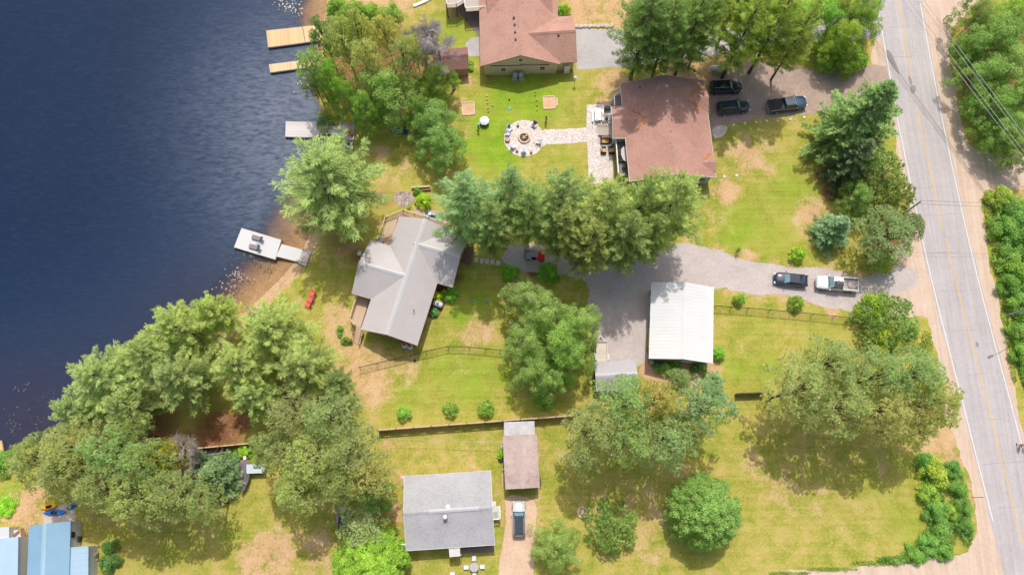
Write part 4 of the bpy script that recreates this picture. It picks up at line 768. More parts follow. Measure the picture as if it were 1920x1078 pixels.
class Gab:
    def __init__(s, p0, p1, half, eave, ridge, end=.35, side=.35, base=0.0, thick=.16):
        s.p0, s.p1 = V2(p0), V2(p1); s.u = (s.p1-s.p0).normalized(); s.v = Vector((-s.u.y, s.u.x, 0)); s.L = (s.p1-s.p0).length
        s.half, s.eave, s.ridge, s.end, s.side, s.base, s.thick = half, eave, ridge, end, side, base, thick
        s.z = Vector((0, 0, 1))
    def at(s, along, across, z): return s.p0+s.u*along+s.v*across+s.z*z
    def roof(s, mb, ribs=0, dz=0.0):
        e, r, h, k = s.eave+dz, s.ridge+dz, s.half, s.thick
        for sg in (1, -1):
            t = [s.at(0, 0, r), s.at(s.L, 0, r), s.at(s.L, sg*h, e), s.at(0, sg*h, e)]; b = [q-s.z*k for q in t]
            if sg == -1: mb.hull8(b, t)
            else: mb.hull8(b[::-1], t[::-1])
            if ribs:
                n = int(s.L/ribs)
                for i in range(n+1):
                    x = .03+(s.L-.06)*i/n; mb.beam(s.at(x, sg*.1, r-.1*(r-e)/h+.01), s.at(x, sg*(h-.005), e+.012), .035, .02)
    def cap(s, mb, w=.3, a=0.0, b=None):
        b = s.L if b is None else b; q = (s.ridge-s.eave)/s.half
        for sg in (1, -1): mb.hull8([s.at(a-.01, 0, s.ridge+.02), s.at(b+.01, 0, s.ridge+.02), s.at(b+.01, sg*w, s.ridge-q*w+.02), s.at(a-.01, sg*w, s.ridge-q*w+.02)][::sg], [s.at(a-.01, 0, s.ridge+.06), s.at(b+.01, 0, s.ridge+.06), s.at(b+.01, sg*w, s.ridge-q*w+.035), s.at(a-.01, sg*w, s.ridge-q*w+.035)][::sg])
    def wall(s, mb):
        w = s.half-s.side; q = (s.ridge-s.eave)/s.half; top = lambda a: s.ridge-q*abs(a)-s.thick-.02
        for sg in (1, -1):
            x0, x1 = s.end, s.L-s.end
            b = [s.at(x0, 0, s.base), s.at(x1, 0, s.base), s.at(x1, sg*w, s.base), s.at(x0, sg*w, s.base)]
            t = [s.at(x0, 0, top(0)), s.at(x1, 0, top(0)), s.at(x1, sg*w, top(w)), s.at(x0, sg*w, top(w))]
            if sg == -1: mb.hull8(b, t)
            else: mb.hull8(b[::-1], t[::-1])
    def trim(s, mb, k=.04, h=.2):
        for sg in (1, -1):
            mb.beam(s.at(-.02, sg*(s.half+k/2), s.eave-h*.4), s.at(s.L+.02, sg*(s.half+k/2), s.eave-h*.4), k, h)
            for x in (-k/2-.003, s.L+k/2+.003): mb.beam(s.at(x, sg*.01, s.ridge-.09), s.at(x, sg*(s.half+k), s.eave-.09), k, h)
def window(root, c, nrm, w=.9, h=1.1, name='window', mat=None):
    o = root.location; n = Vector(nrm).normalized(); s = Vector((-n.y, n.x, 0)); c = Vector(c)+n*.02; up = Vector((0, 0, 1))
    mb = MB(o)
    for a, b in ((-1, 0), (1, 0)): mb.beam(c+s*a*(w/2+.04)-up*(h/2+.08), c+s*a*(w/2+.04)+up*(h/2+.08), .1, .06, n)
    for a in (-1, 1): mb.beam(c-s*(w/2-.01)+up*a*(h/2+.03), c+s*(w/2-.01)+up*a*(h/2+.03), .1, .06)
    mb.beam(c-s*(w/2-.01), c+s*(w/2-.01), .05, .04)
    f = mb.build(name, mat or M_WHITE, root)
    MB(o).beam(c-s*w/2-n*.015, c+s*w/2-n*.015, .02, h).build('pane', M_GLASS, f); return f
def door(root, c, nrm, w=.9, h=2.05, mat=None):
    n = Vector(nrm).normalized(); s = Vector((-n.y, n.x, 0)); c = Vector(c)+n*.03
    d = MB(root.location).beam(c-s*w/2, c+s*w/2, .06, h).build('door', mat or M_WHITE, root)
    MB(root.location).beam(c+s*w*.38+n*.05-Vector((0, 0, .1)), c+s*w*.38+n*.05+Vector((0, 0, .02)), .05, .05).build('handle', M_BLACK, d); return d
def house(name, label, cat, px, gabs, roofmat, wallmat, trimmat=None, ribs=0, caps=True, capmat=None):
    p = G(*px); root = thing(name, label, cat, (p.x, p.y, 0)); o = root.location
    rf, wl, tr, cp = MB(o), MB(o), MB(o), MB(o)
    for i, g in enumerate(gabs):
        g.roof(rf, ribs, -.004*i); g.wall(wl)
        if trimmat and i < 2: g.trim(tr)
        if caps: g.cap(cp)
    wl.build('wall', wallmat, root); r = rf.build('roof', roofmat, root)
    if caps: cp.build('ridge_cap', capmat or roofmat, r)
    if trimmat: tr.build('fascia', trimmat, r)
    return root, r
def vent(root, parent, px, py, z, size=.3, mat=None, h=.22, name='roof_vent'):
    q = G(px, py, z); return MB(root.location).hull8([q+Vector((x*size/2, y*size/2, -.15)) for x, y in ((-1, -1), (1, -1), (1, 1), (-1, 1))], [q+Vector((x*size*.4, y*size*.4, h)) for x, y in ((-1, -1), (1, -1), (1, 1), (-1, 1))]).build(name, mat or M_GREYW, parent)
def railing(mb, pts, h=.95, z=0.0, bal=.14, w=.045, top=.15):
    for a, b in zip(pts[:-1], pts[1:]):
        a, b = V2(a)+Vector((0, 0, z)), V2(b)+Vector((0, 0, z)); L = (b-a).length; up = Vector((0, 0, 1))
        mb.beam(a+up*h, b+up*h, top, .05); mb.beam(a+up*.12, b+up*.12, .04, .05)
        n = max(1, int(L/1.7))
        for i in range(n+1): q = a.lerp(b, i/n); mb.beam(q-up*.02, q+up*(h+.06), .09, .09)
        m = int(L/bal)
        for i in range(1, m): q = a.lerp(b, i/m); mb.beam(q+up*.13, q+up*(h-.03), w*.6, w*.6)

# ---- big brown roofed house at the top
A = Gab(G(976, 104, 5.75), G(968, -130, 5.75), 6.0, 3.0, 5.75, .2, .45)
B = Gab(G(972, 64, 5.2), G(1079, 57, 5.2), 3.95, 2.99, 5.2, .35, .4)
cy0, cy1 = G(970, 40, 3.0).y, G(970, -34, 5.6).y
Cc = Gab(G(911, -31, 5.6), G(1034, -37, 5.6), cy1-cy0, 2.98, 5.6, .35, .4)
hs, rf = house('house', 'large house with pinkish brown shingle roof and tan gable wall at the top edge', 'house', (975, 60), [A, B, Cc], MR_BR, M_TANW, M_BRNW, 0, True)
o = hs.location
nrm = -A.u
def onA(px, py, z): 
    q = G(px, py, z); k = (V2(q)-A.p0).dot(A.v); return A.at(.2, k, z)
for px, py, z, w, h in ((944, 131, 1.55, .75, .95), (1017, 125.5, 1.65, .75, .95), (976, 109, 4.15, .6, .75)): window(hs, onA(px, py, z), nrm, w, h)
door(hs, onA(1063, 125, 1.05), nrm)
mb = MB(o); w_ = A.half-.45
mb.beam(A.at(.17, -w_+.4, 3.0), A.at(.17, w_-.4, 3.0), .06, .16); mb.beam(A.at(.18, -w_+.02, 1.4), A.at(.18, -w_+.02, 2.6), .1, .05, nrm)
mb.build('frieze_board', M_WHITE, hs)
MB(o).beam(A.at(.14, -w_+1.2, 2.78), A.at(.14, w_-1.0, 2.78), .12, .2).build('brown_band', MR_BR3, hs)
for px, py in ((963.5, 34), (965, 47), (966, 61), (967, 75)): vent(hs, rf, px, py, 5.45, .34, paint('dark_vent', (.1, .1, .11, 1)))
vent(hs, rf, 1047, 66, 4.9, .4, MATS['dark_vent'])
dk = MB(o); dz = 2.5
P1 = GP([(836, -40), (838, 15), (856, 14), (871, 5), (873, 22), (913, 19), (913, -40)], dz)
dk.slab(P1, dz-.16, dz)
dk.build('deck', planks('grey_deck_boards', C(206, 192, 178), 0, .16, .1), hs)
rl = MB(o); railing(rl, P1[:6], .95, dz, .13, .06, .1); rl.build('deck_railing', M_WHITE, hs)
ps = MB(o)
for q in P1[:5]: ps.beam(V2(q), V2(q)+Vector((0, 0, dz-.17)), .16, .16)
ps.build('deck_posts', M_DARKW, hs)
MB(o).slab([V2(q) for q in GP([(856, 18), (872, 38), (898, 68), (912, 60), (912, -30), (870, -30)])], .011, .03).build('patio_slab', paint('grey_pavers', C(150, 138, 136), .9, .15, 5), hs)
for i, (px, lb) in enumerate(((966, 'left of two grey corrugated tanks at the gable wall'), (976.5, 'right of two grey corrugated tanks at the gable wall'))):
    q = G(px, 146.5, 0); tk = thing('gas_tank', lb, 'tank', q, 0, 'grey tanks at the gable wall')
    MB().lathe((0, 0, 0), [(.36, 0), (.38, .05), (.38, 1.15), (.36, 1.22), (.2, 1.3)], 18).build('tank_body', paint('grey_tank', C(186, 190, 196), .4, .1), tk, smooth=True)
    MB().lathe((0, 0, 1.28), [(.15, 0), (.15, .14), (.1, .2)], 12).build('valve_cap', M_SILV, tk)
    MB().box((0, 0, -.02), (1.0, .95, .12)).build('base', paint('pale_concrete_base', C(210, 206, 200), .9), tk)

# ---- brown roofed house with patio
A = Gab(G(1246, 141, 5.6), G(1267, 326, 5.6), 6.25, 3.6, 5.6, .5, .4)
Wg = Gab(G(1149, 223.5, 4.65), G(1232, 222, 4.65), 2.55, 3.59, 4.65, .3, .3)
E1 = Gab(G(1268, 183, 4.8), G(1329.5, 181.5, 4.7), 2.0, 3.64, 4.7, .6, .3)
E2 = Gab(G(1316, 305, 4.3), G(1343, 303.5, 4.3), 1.5, 3.62, 4.3, .5, .3)
hs, rf = house('house', 'house with wide red brown shingle roof and rust streaks behind the stone patio', 'house', (1255, 240), [A, Wg, E1, E2], MR_BR2, M_BLUEW, M_WHITE, 0, False)
o = hs.location
vf = MB(o)
def on_slope(px, py, up=.05):
    z = 4.5
    for _ in range(8):
        q = G(px, py, z); z = A.ridge-(A.ridge-A.eave)/A.half*abs((V2(q)-A.p0).dot(A.v))+up
    return G(px, py, z)
for pts in ([(1187, 205), (1211, 221)], [(1212, 223), (1194, 244)], [(1290, 184), (1302, 196), (1314, 209)], [(1291, 183), (1302, 170), (1318, 159)], [(1320, 299), (1332, 286)]):
    Q = [on_slope(*p) for p in pts]
    vf = MB(o)
    for a, b in zip(Q[:-1], Q[1:]): vf.beam(a, b, .32, .012)
    vf.build('valley_flashing', M_RUSTV, rf)
for i, (px, py) in enumerate(((1250, 163), (1251, 191))): vent(hs, rf, px, py, 5.4, .36, M_WHITE)
for px, py in ((1254, 220), (1257, 248), (1260, 277)): vent(hs, rf, px, py, 5.4, .36, M_GREYW)
vent(hs, rf, 1199.5, 165, 4.3, .22, M_BLACK)
# recessed decks
def deck(root, poly_px, z, mat, rail=None, rmat=None, h=.95, posts=True, label=None):
    P = GP(poly_px, z); d = MB(root.location).slab(P, z-.14, z).build('deck', mat, root, label)
    if rail:
        m = MB(root.location); railing(m, [G(a, b, z) for a, b in rail], h, z); m.build('deck_railing', rmat, root)
    if posts:
        m = MB(root.location)
        for q in P: m.beam(V2(q), V2(q)+Vector((0, 0, z-.15)), .14, .14)
        m.build('deck_posts', rmat or M_PTW, root)
DKG = planks('grey_brown_deck_boards', C(150, 138, 136), 0, .14, .15)
deck(hs, [(1149, 184), (1173, 172), (1178, 204), (1150, 205)], 1.7, DKG, [(1176, 171), (1150, 183), (1151, 203)], M_WHITE)
deck(hs, [(1153, 254), (1186, 254), (1190, 330), (1158, 330)], 1.7, DKG, [(1153, 262), (1158, 329)], M_WHITE)
st = MB(o)
for i in range(7):
    a, b = G(1146-i*3.9, 232, 1.6-i*.22), G(1147-i*3.9, 259-i*.8, 1.6-i*.22); st.beam(a, b, .36, .05)
stp = st.build('stairs', planks('pale_deck_boards', C(214, 196, 182), math.pi/2, .14, .1), hs)
m = MB(o)
for yy in (231.5, 259.5):
    a, b = G(1144, yy, 1.6), G(1121, yy, .25); up = Vector((0, 0, .9)); m.beam(a+up, b+up, .06, .06)
    for i in range(9): q = a.lerp(b, i/8); m.beam(q, q+up, .03, .03)
m.build('stair_railing', M_BLACK, stp)
nrm = A.u
q = G(1318, 343, 2.0); k = (V2(q)-A.p0).dot(A.v); window(hs, A.at(A.L-.5, k, 1.9), nrm, 1.1, 1.2)
dsx = MB(o); dsx.beam(A.at(A.L-.42, -(A.half-.5), .3), A.at(A.L-.42, -(A.half-.5), 3.3), .08, .06); dsx.build('downspout', M_WHITE, hs)

# ---- metal roofed cottage at the lake
A = Gab(G(725, 627, 5.1), G(797, 410, 5.1), 4.05, 3.1, 5.1, .45, .45)
Wg = Gab(G(764, 518, 5.05), G(672.5, 492, 5.05), 4.05, 3.09, 5.05, .4, .4)
E1 = Gab(G(777, 456, 5.05), G(863, 480, 5.05), 4.1, 3.11, 5.05, .4, .4)
hs, rf = house('cottage', 'lakeside cottage with cross shaped pale grey metal roof', 'house', (765, 525), [A, Wg, E1], MR_ST, M_BRNW, None, .42, True, steel('grey_steel_cap', C(214, 212, 212)))
o = hs.location
tr = MB(o)
for g_ in (A, Wg, E1): g_.trim(tr, .05, .17)
tr.build('fascia', paint('pinkish_fascia', C(200, 168, 150), .7), rf)
q = G(776, 582, 4.4); MB(o).tube([q-Vector((0, 0, .3)), q+Vector((0, 0, .4))], .07, 10).build('vent_pipe', M_BLACK, rf)
ang = heading(A.p0, A.p1)
DKT = planks('pale_timber_deck', C(216, 186, 158), ang, .14, .15)
deck(hs, [(714, 462), (725, 412), (757, 396), (860, 428), (850, 442), (745, 410), (733, 466)], 1.2, DKT, [(711, 452), (724, 411), (757, 397), (820, 416), (862, 431)], M_PTW)
deck(hs, [(671, 552), (694, 558), (676, 614), (662, 609), (657, 598)], 1.2, DKT, [(672, 553), (658, 598), (666, 611)], M_PTW)
st = MB(o); a0, a1 = G(667, 612, 1.15), G(681, 617, 1.15); dr = -A.u
for i in range(8):
    sft = dr*(.05+i*.27)-Vector((0, 0, .05+i*.145)); st.beam(a0+sft, a1+sft, .24, .05)
for q in (a0, a1): st.beam(q-Vector((0, 0, .12)), q+dr*2.25-Vector((0, 0, 1.2)), .05, .24)
stp = st.build('stairs', M_PTW, hs); m = MB(o)
for q in (a0, a1):
    m.beam(q+Vector((0, 0, .9)), q+dr*2.2+Vector((0, 0, -.25)), .08, .05)
    for f in (.05, .5, .98): b = q+dr*2.2*f-Vector((0, 0, 1.15*f)); m.beam(b, b+Vector((0, 0, .92)), .09, .09)
m.build('stair_railing', M_BRT, stp)
d = MB(o); d.slab(GP([(861, 465), (876, 462), (870, 493), (853, 488)], .5), .35, .5); pc = d.build('porch', planks('brown_porch_boards', C(150, 118, 102), ang, .14, .2), hs)
d = MB(o); d.slab(GP([(876, 462), (890, 464), (882, 497), (870, 493)], .22), .08, .24); d.build('porch_step', MATS['brown_porch_boards'], pc)
m = MB(o); railing(m, [G(857, 486, .5), G(870, 493, .5)], .9, .5); railing(m, [G(866, 462, .5), G(877, 463, .5)], .9, .5); m.build('porch_railing', M_BRT, pc)
for q, n in ((A.at(.45, 1.6, 1.7), -A.u), (A.at(.45, -1.8, 1.7), -A.u)): window(hs, q, n, 1.0, 1.1)
m = MB(o)
for px, py in ((676, 471), (674, 480)): 
    q = G(px, py, 1.0); m.beam(q-Wg.u*.2, q+Wg.u*.9, .09, .06)
m.build('bracket', M_BRT, hs)
sm = thing('utility_box', 'small pale box at the outer wall of the metal roofed cottage', 'box', G(676, 477)); MB().box((0, 0, .35), (.7, .5, .7), ang).build('box_body', paint('pale_box', C(206, 200, 196)), sm); MB().box((0, 0, .72), (.76, .56, .05), ang).build('lid', M_WHITE, sm)
mt = thing('air_conditioner', 'small grey outdoor unit at the lower right wall of the metal roofed cottage', 'air conditioner', G(788, 622)); MB().box((0, 0, .4), (.45, .8, .75), ang-math.pi/2+.2).build('casing', M_SILV, mt); MB().lathe((0, 0, .78), [(.2, 0), (.2, .03)], 14).build('fan_grille', M_BLACK, mt)

# ---- grey cottage at the bottom
A = Gab(G(757, 962, 4.25), G(923, 951, 4.25), 4.62, 2.75, 4.25, .3, .4)
hs, rf = house('cottage', 'cottage with grey shingle gable roof and white eaves at the bottom', 'house', (842, 960), [A], MR_GR, M_BRNW, M_WHITE, 0, True)
o = hs.location
rv = MB(o); A.cap(rv, .26, 3.2, 9.6); 
for i, q in enumerate(rv.v): rv.v[i] = q+Vector((0, 0, .05))
rv.build('ridge_vent', paint('light_ridge_vent', C(206, 206, 208), .8), rf)
q = G(835, 969, 4.3); MB(o).box(q+Vector((0, 0, -.1)), (.5, .5, .9), R_(4)).build('chimney', paint('rusty_chimney', C(190, 150, 120), .9, .3, 6), rf)
MB(o).lathe(q+Vector((0, 0, .35)), [(.26, 0), (.28, .1), (.2, .2), (.05, .25)], 12).build('chimney_cap', paint('white_cap', (.8, .78, .75, 1)), rf)
q = G(840, 949.5, 4.05); MB(o).lathe(q-Vector((0, 0, .25)), [(.17, 0), (.17, .3), (.3, .34), (.3, .44), (.1, .5)], 14).build('turbine_vent', M_WHITE, rf)
for px, py in ((752, 893), (750, 1020)):
    a = G(px+11, py+(5 if py < 900 else 0), 2.6); b = G(px, py, 2.45); MB(o).beam(a, b, .12, .1).build('downspout', M_WHITE, rf)
pr = MB(o); Pp = GP([(841, 1023), (862, 1021), (863, 1042), (843, 1044)], 2.55); pr.slab(Pp, 2.45, 2.57); por = pr.build('porch_roof', paint('mossy_white_roof', C(222, 218, 208), .8, .2, 6), hs)
m = MB(o)
for q in Pp[2:]: m.beam(V2(q)+Vector((.05, .12, 0)), V2(q)+Vector((.05, .12, 2.44)), .1, .1)
m.build('porch_posts', M_WHITE, por)
MB(o).slab(GP([(866, 1028), (926, 1022), (927, 1034), (867, 1036)]), .02, .3).build('front_step', paint('dark_concrete', C(140, 126, 120), .9, .3, 3), hs)
sd = MB(o); Ps = GP([(923, 949), (937, 948), (938, 972), (924, 973)], 1.0); sd.slab(Ps, .88, 1.0); sp = sd.build('side_deck', paint('white_deck', C(226, 222, 214), .8), hs)
MB(o).slab(GP([(924, 959), (933, 958.5), (934, 970), (925, 970.5)], 1.06), 1.012, 1.07).build('deck_mat', paint('green_mat', C(176, 196, 178), .9), sp)
m = MB(o); railing(m, [Ps[1], Ps[2], Ps[3]], .8, 1.0); m.build('deck_railing', M_WHITE, sp)
for i in range(3): MB(o).slab(GP([(923, 940+i*3), (930, 939.6+i*3), (930, 942+i*3), (923, 942.4+i*3)]), .02, .25+.25*i).build('step', M_WHITE, sp)

# ---- white roofed garage
A = Gab(G(1284, 529, 4.7), G(1281, 672.5, 4.7), 4.3, 3.2, 4.7, .25, .4)
hs, rf = house('garage', 'garage with bright white ribbed metal roof beside the gravel parking', 'garage', (1278, 610), [A], MR_WH, M_GREYW, M_WHITE, 0, True, MR_WH)
sm_ = MB(hs.location); n_ = 22
for i in range(1, n_):
    for sg in (1, -1): x_ = A.L*i/n_; sm_.beam(A.at(x_, sg*.3, A.ridge-.3*(A.ridge-A.eave)/A.half+.008), A.at(x_, sg*(A.half-.01), A.eave+.01), .05, .018)
sm_.build('seam', steel('pale_seam', (.66, .66, .65, 1)), rf)
q = A.at(5.5, -(A.half-.4), 1.25)
for x in (2.6, 7.2):
    m = MB(hs.location); c = A.at(x, -(A.half-.4)-.03, 1.25); m.beam(c-A.u*1.4, c+A.u*1.4, .05, 2.4); m.build('garage_door', M_WHITE, hs)
window(hs, A.at(A.L-.25, 1.2, 1.6), A.u, 1.2, .9)
# ---- sheds
A = Gab(G(974.5, 815, 3.4), G(980, 915.5, 3.4), 2.27, 2.55, 3.4, .12, .15)
hs, rf = house('shed', 'long narrow shed with rusted brown metal roof and tin lean-to', 'shed', (978, 865), [A], M_RUST, M_DARKW, None, .7, True, paint('pale_ridge_cap', C(206, 186, 178), .8))
o = hs.location; m = MB(o); Q = GP([(945, 791), (1002, 789), (1003, 815), (945, 817)], 2.3)
m.hull8([q-Vector((0, 0, .07)) for q in Q][::-1], Q[::-1]); 
for i in range(14): a, b = Q[0].lerp(Q[1], (i+.5)/14), Q[3].lerp(Q[2], (i+.5)/14); m.beam(a+Vector((0, 0, .01)), b+Vector((0, 0, .01)), .06, .03)
lt = m.build('lean_to_roof', paint('rust_spotted_tin', C(206, 202, 202), .5, .25, 1.2), hs)
m = MB(o); m.slab([V2(q)*1 for q in GP([(948, 795), (1000, 793), (1001, 818), (948, 818)])], 0, 2.15); m.build('lean_to_wall', M_DARKW, lt)
door(hs, A.at(A.L-.1, 0, 1.05), A.u, 2.4, 2.0, M_DARKW)
A = Gab(G(1116.5, 704.5, 2.95), G(1195.5, 700.5, 2.95), 2.0, 2.2, 2.95, .12, .12)
hs, rf = house('shed', 'small shed with pale grey ribbed metal roof beside the utility trailer', 'shed', (1155, 703), [A], MR_GS, M_DARKW, None, .3, True, steel('shed_cap', C(206, 204, 208)))
A = Gab(G(811, 107, 3.3), G(877.5, 102.5, 3.3), 1.85, 2.3, 3.3, .2, .2)
hs, rf = house('shed', 'brown shed with dark brown shingle roof under the bare tree', 'shed', (845, 112), [A], MR_BR3, M_BRNW, None, 0, True)
# ---- blue roofed houses
A = Gab(G(82.5, 981.5, 4.0), G(77, 1130, 4.0), 2.65, 2.7, 4.0, .06, .06)
hs, rf = house('house', 'house with blue ribbed metal roof and white wall in the lower left corner', 'house', (95, 1040), [A], MR_BL, M_WHW, None, .4, True, steel('blue_cap', C(176, 208, 228)))
o = hs.location; q = A.at(1.7, A.half-.06, 1.9)
nr = A.v; window(hs, A.at(1.75, A.half-.05, 1.95), nr, .55, .7, mat=M_BLACK)
m = MB(o); Q = GP([(131, 1025.5), (166, 1023), (165, 1130), (129, 1132)], 2.45); m.slab(Q, 2.33, 2.47)
for i in range(9): a, b = Q[0].lerp(Q[3], (i+.1)/9), Q[1].lerp(Q[2], (i+.1)/9); m.beam(a+Vector((0, 0, .035)), b+Vector((0, 0, .035)), .05, .03)
an = m.build('annex_roof', MR_LB, hs)
m = MB(o); m.slab([V2(q) for q in GP([(124, 1028), (182, 1026), (181, 1130), (122, 1132)])], 0, 2.3); 
MB(o).slab([Vector((q.x, q.y, 0)) for q in [Q[0]+Vector((.1, -.1, 0)), Q[1]+Vector((-.06, -.08, 0)), Q[2]+Vector((-.06, 0, 0)), Q[3]]], 0, 2.32).build('annex_wall', M_WHW, an)
ac = thing('air_conditioner', 'dark unit mounted low on the white wall of the blue roofed house', 'air conditioner', G(150, 1010)); MB().box((0, 0, .5), (.65, .75, .7)).build('casing', paint('dark_casing', (.06, .055, .055, 1), .6), ac); MB().box((0, 0, .87), (.5, .6, .04)).build('grille', M_BLACK, ac); MB().beam((.35, .3, .2), (1.7, .45, .2), .03, .05).build('pipe', M_BRT, ac)
wp = thing('wood_stack', 'jumbled weathered boards against the annex of the blue roofed house', 'wood pile', G(179, 1037)); m = MB()
for i in range(16): m.box((rnd.uniform(-.25, .35), rnd.uniform(-.95, .95), .15+i*.06), (rnd.uniform(.15, .8), rnd.uniform(.12, .5), .07), rnd.uniform(-.5, .5))
m.build('boards', paint('weathered_boards', C(170, 150, 140), .9, .4, 3), wp)
B = Gab(G(-14, 1012, 3.5), G(-17, 1130, 3.5), 2.75, 2.7, 3.5, .06, .06)
hs, rf = house('house', 'house with pale blue metal roof cut by the left edge of the photo', 'house', (0, 1050), [B], MR_LB, M_WHW, None, .4, False)
o = hs.location
m = MB(o); Q = GP([(-40, 990), (17, 987), (17, 1010), (-40, 1012)], 2.2); m.slab(Q, 2.1, 2.2); an = m.build('annex_roof', steel('pale_panel', C(214, 218, 222)), hs)
m = MB(o); m.slab([V2(q) for q in [Q[0], Q[1]+Vector((-.05, -.05, 0)), Q[2]+Vector((-.05, .0, 0)), Q[3]]], 0, 2.09); m.build('annex_wall', M_WHW, an)
m = MB(o); m.slab(GP([(22, 994), (40, 992), (42, 1009), (22, 1010)], 1.1), .95, 1.1); dk2 = m.build('deck', paint('white_deck_panel', C(232, 226, 216), .8), hs)
MB(o).beam(G(17, 1010, 1.3), G(40, 992, 1.3), .3, .06).build('deck_plank', M_BRT, dk2)
MB(o).beam(G(41, 990, 1.5), G(43, 1010, 1.5), .08, .9).build('deck_railing', M_PTW, dk2)
# ================================================================== docks
def dock(name, label, segs, wood, ang, top=.12, edge=None, posts=True):
    p = G(*segs[0][0]); root = thing(name, label, 'dock', (p.x, p.y, 0)); o = root.location
    for i, s in enumerate(segs):
        P = GP(s, top-.0*i); d = MB(o).slab(P, top-.09-i*.003, top-i*.003).build('deck', wood[i % len(wood)], root)
        m = MB(o); n = len(P)
        for j in range(n): a, b = P[j], P[(j+1) % n]; m.beam(Vector((a.x, a.y, top-.17-i*.003)), Vector((b.x, b.y, top-.17-i*.003)), .09, .26)
        m.build('edge_beam', edge or M_PTW, d)
        if posts:
            m = MB(o)
            for q in P: m.beam(Vector((q.x, q.y, -2.2)), Vector((q.x, q.y, top-.1)), .1, .1)
            m.build('post', M_BRT, d)
    return root
FW = planks('fresh_deck_boards', C(240, 204, 152), R_(98), .15, .2, .45)
FW2 = planks('fresh_walk_boards', C(240, 210, 164), R_(98), .15, .2, .45)
dock('dock', 'wide fresh yellow wood dock at the upper shore', [[(499.5, 58), (566, 51), (571, 80), (503, 89)], [(568, 50.5), (600, 47.5), (603, 75), (573, 79.5)]], [FW], 0, .15, paint('pale_dock_edge', C(226, 206, 190), .8))
dock('dock', 'narrow fresh yellow wood dock below the wide one', [[(504.5, 121.5), (600, 109), (602, 123), (507, 136)]], [FW2], 0, .15, MATS['pale_dock_edge'])
GW = planks('grey_weathered_boards', C(226, 218, 214), 0, .2, .14, .4); GW2 = planks('grey_cross_boards', C(224, 212, 206), math.pi/2, .15, .16, .3)
dock('dock', 'weathered grey wood dock with walkway and landing under leafy trees', [[(536, 228), (594.5, 229.5), (593, 258), (535, 256.5)], [(595, 236), (636, 236.5), (636, 251.5), (594.5, 251)], [(636.5, 226), (665, 228), (664, 263), (635.5, 260.5)]], [GW, GW2, GW2], 0, .15, paint('grey_dock_edge', C(180, 166, 160), .85))
ca = heading(G(439, 464), G(516, 487))
CW = planks('composite_boards', C(226, 224, 222), ca, .14, .05, .12); CW2 = planks('aged_ramp_boards', C(206, 190, 182), ca+math.pi/2, .14, .18, .4)
dock('dock', 'pale grey composite dock with two loungers and a walkway', [[(453, 428), (527, 450), (516, 486.5), (439, 463.5)], [(528, 458), (568, 468.5), (559.5, 491), (518.5, 480.5)], [(570, 467), (583.5, 470.5), (573.5, 499), (559.5, 494)]], [CW, CW, CW2], 0, .16, paint('pinkish_dock_edge', C(206, 184, 172), .8))
dock('dock', 'yellowish wood dock corner at the left edge', [[(-30, 830), (2, 826), (8, 862), (-24, 870)]], [planks('yellow_dock_boards', C(238, 196, 130), R_(10), .15, .2, .4)], 0, .15)

# ================================================================== furniture
def adirondack(label, px, py, face, mat, group=None, name='lawn_chair', cat='chair', z=0.0, s=1.0):
    """face: plan direction the sitter looks at"""
    t_ = thing(name, label, cat, G(px, py, z), face, group); t_.scale = (s, s, s)
    MB().hull8([(-.28, -.29, .26), (.3, -.29, .36), (.3, .29, .36), (-.28, .29, .26)], [(-.28, -.29, .29), (.3, -.29, .39), (.3, .29, .39), (-.28, .29, .29)]).build('seat', mat, t_)
    m = MB()
    for i in range(5):
        y = -.24+i*.12; top = .98-.05*abs(i-2); m.beam((-.24, y*.85, .24), (-.58, y*1.15, top), .1, .025, Vector((0, 1, 0)) if False else Vector((1, 0, .3)))
    m.build('backrest', mat, t_)
    for sy in (-1, 1):
        MB().box((0, sy*.36, .54), (.75, .13, .03)).build('armrest', mat, t_)
        MB().beam((.3, sy*.32, 0), (.3, sy*.32, .53), .09, .05).build('leg', mat, t_); MB().beam((-.45, sy*.32, 0), (-.2, sy*.32, .53), .08, .05).build('leg', mat, t_)
    return t_
M_BLU = paint('blue_plastic', C(58, 88, 158), .5, .1); M_LBL = paint('pale_blue_plastic', C(180, 196, 220), .5, .1); M_TEAL = paint('turquoise_plastic', C(110, 196, 218), .5, .1); M_RED = paint('coral_red_plastic', C(236, 104, 98), .5, .1); M_ORG = paint('orange_wood', C(232, 160, 80), .7, .15); M_GRYF = paint('grey_fabric', C(120, 122, 134), .85, .12); M_WHP = paint('white_plastic', C(232, 234, 240), .5, .06)
g = 'blue chairs under the leafy trees'
adirondack('blue chair with a pale towel, leftmost of the three under the trees', 738, 246, R_(-60), M_BLU, g); 
adirondack('blue chair in the middle of the three under the trees', 747.5, 249, R_(-70), M_BLU, g); adirondack('blue chair nearest the leaning trunk, with a ball on it', 760, 250.5, R_(-110), M_BLU, g)
tw_ = MB(G(737, 246, .42)).box(G(737, 246, .45), (.45, .5, .05), R_(30)).build('towel', M_LBL, None, None, False, G(737, 246, .42)); tag(tw_, 'pale blue towel on the leftmost blue chair', 'towel')
bl = MB().lathe((0, 0, .6), [(.02, 0), (.13, .07), (.17, .17), (.13, .27), (.02, .34)], 12).build('ball', paint('yellow_red_ball', C(244, 200, 40), .5, .3, 5), None, None, True, G(764, 246, 0)); tag(bl, 'yellow and red ball on the right blue chair', 'ball')
g = 'red chairs on the lawn'
adirondack('coral red chair, topmost of the row of three', 587, 550, R_(155), M_RED, g); adirondack('coral red chair in the middle of the row of three', 583.5, 561, R_(155), M_RED, g); adirondack('coral red chair nearest the feathery pine', 578.5, 571, R_(155), M_RED, g)
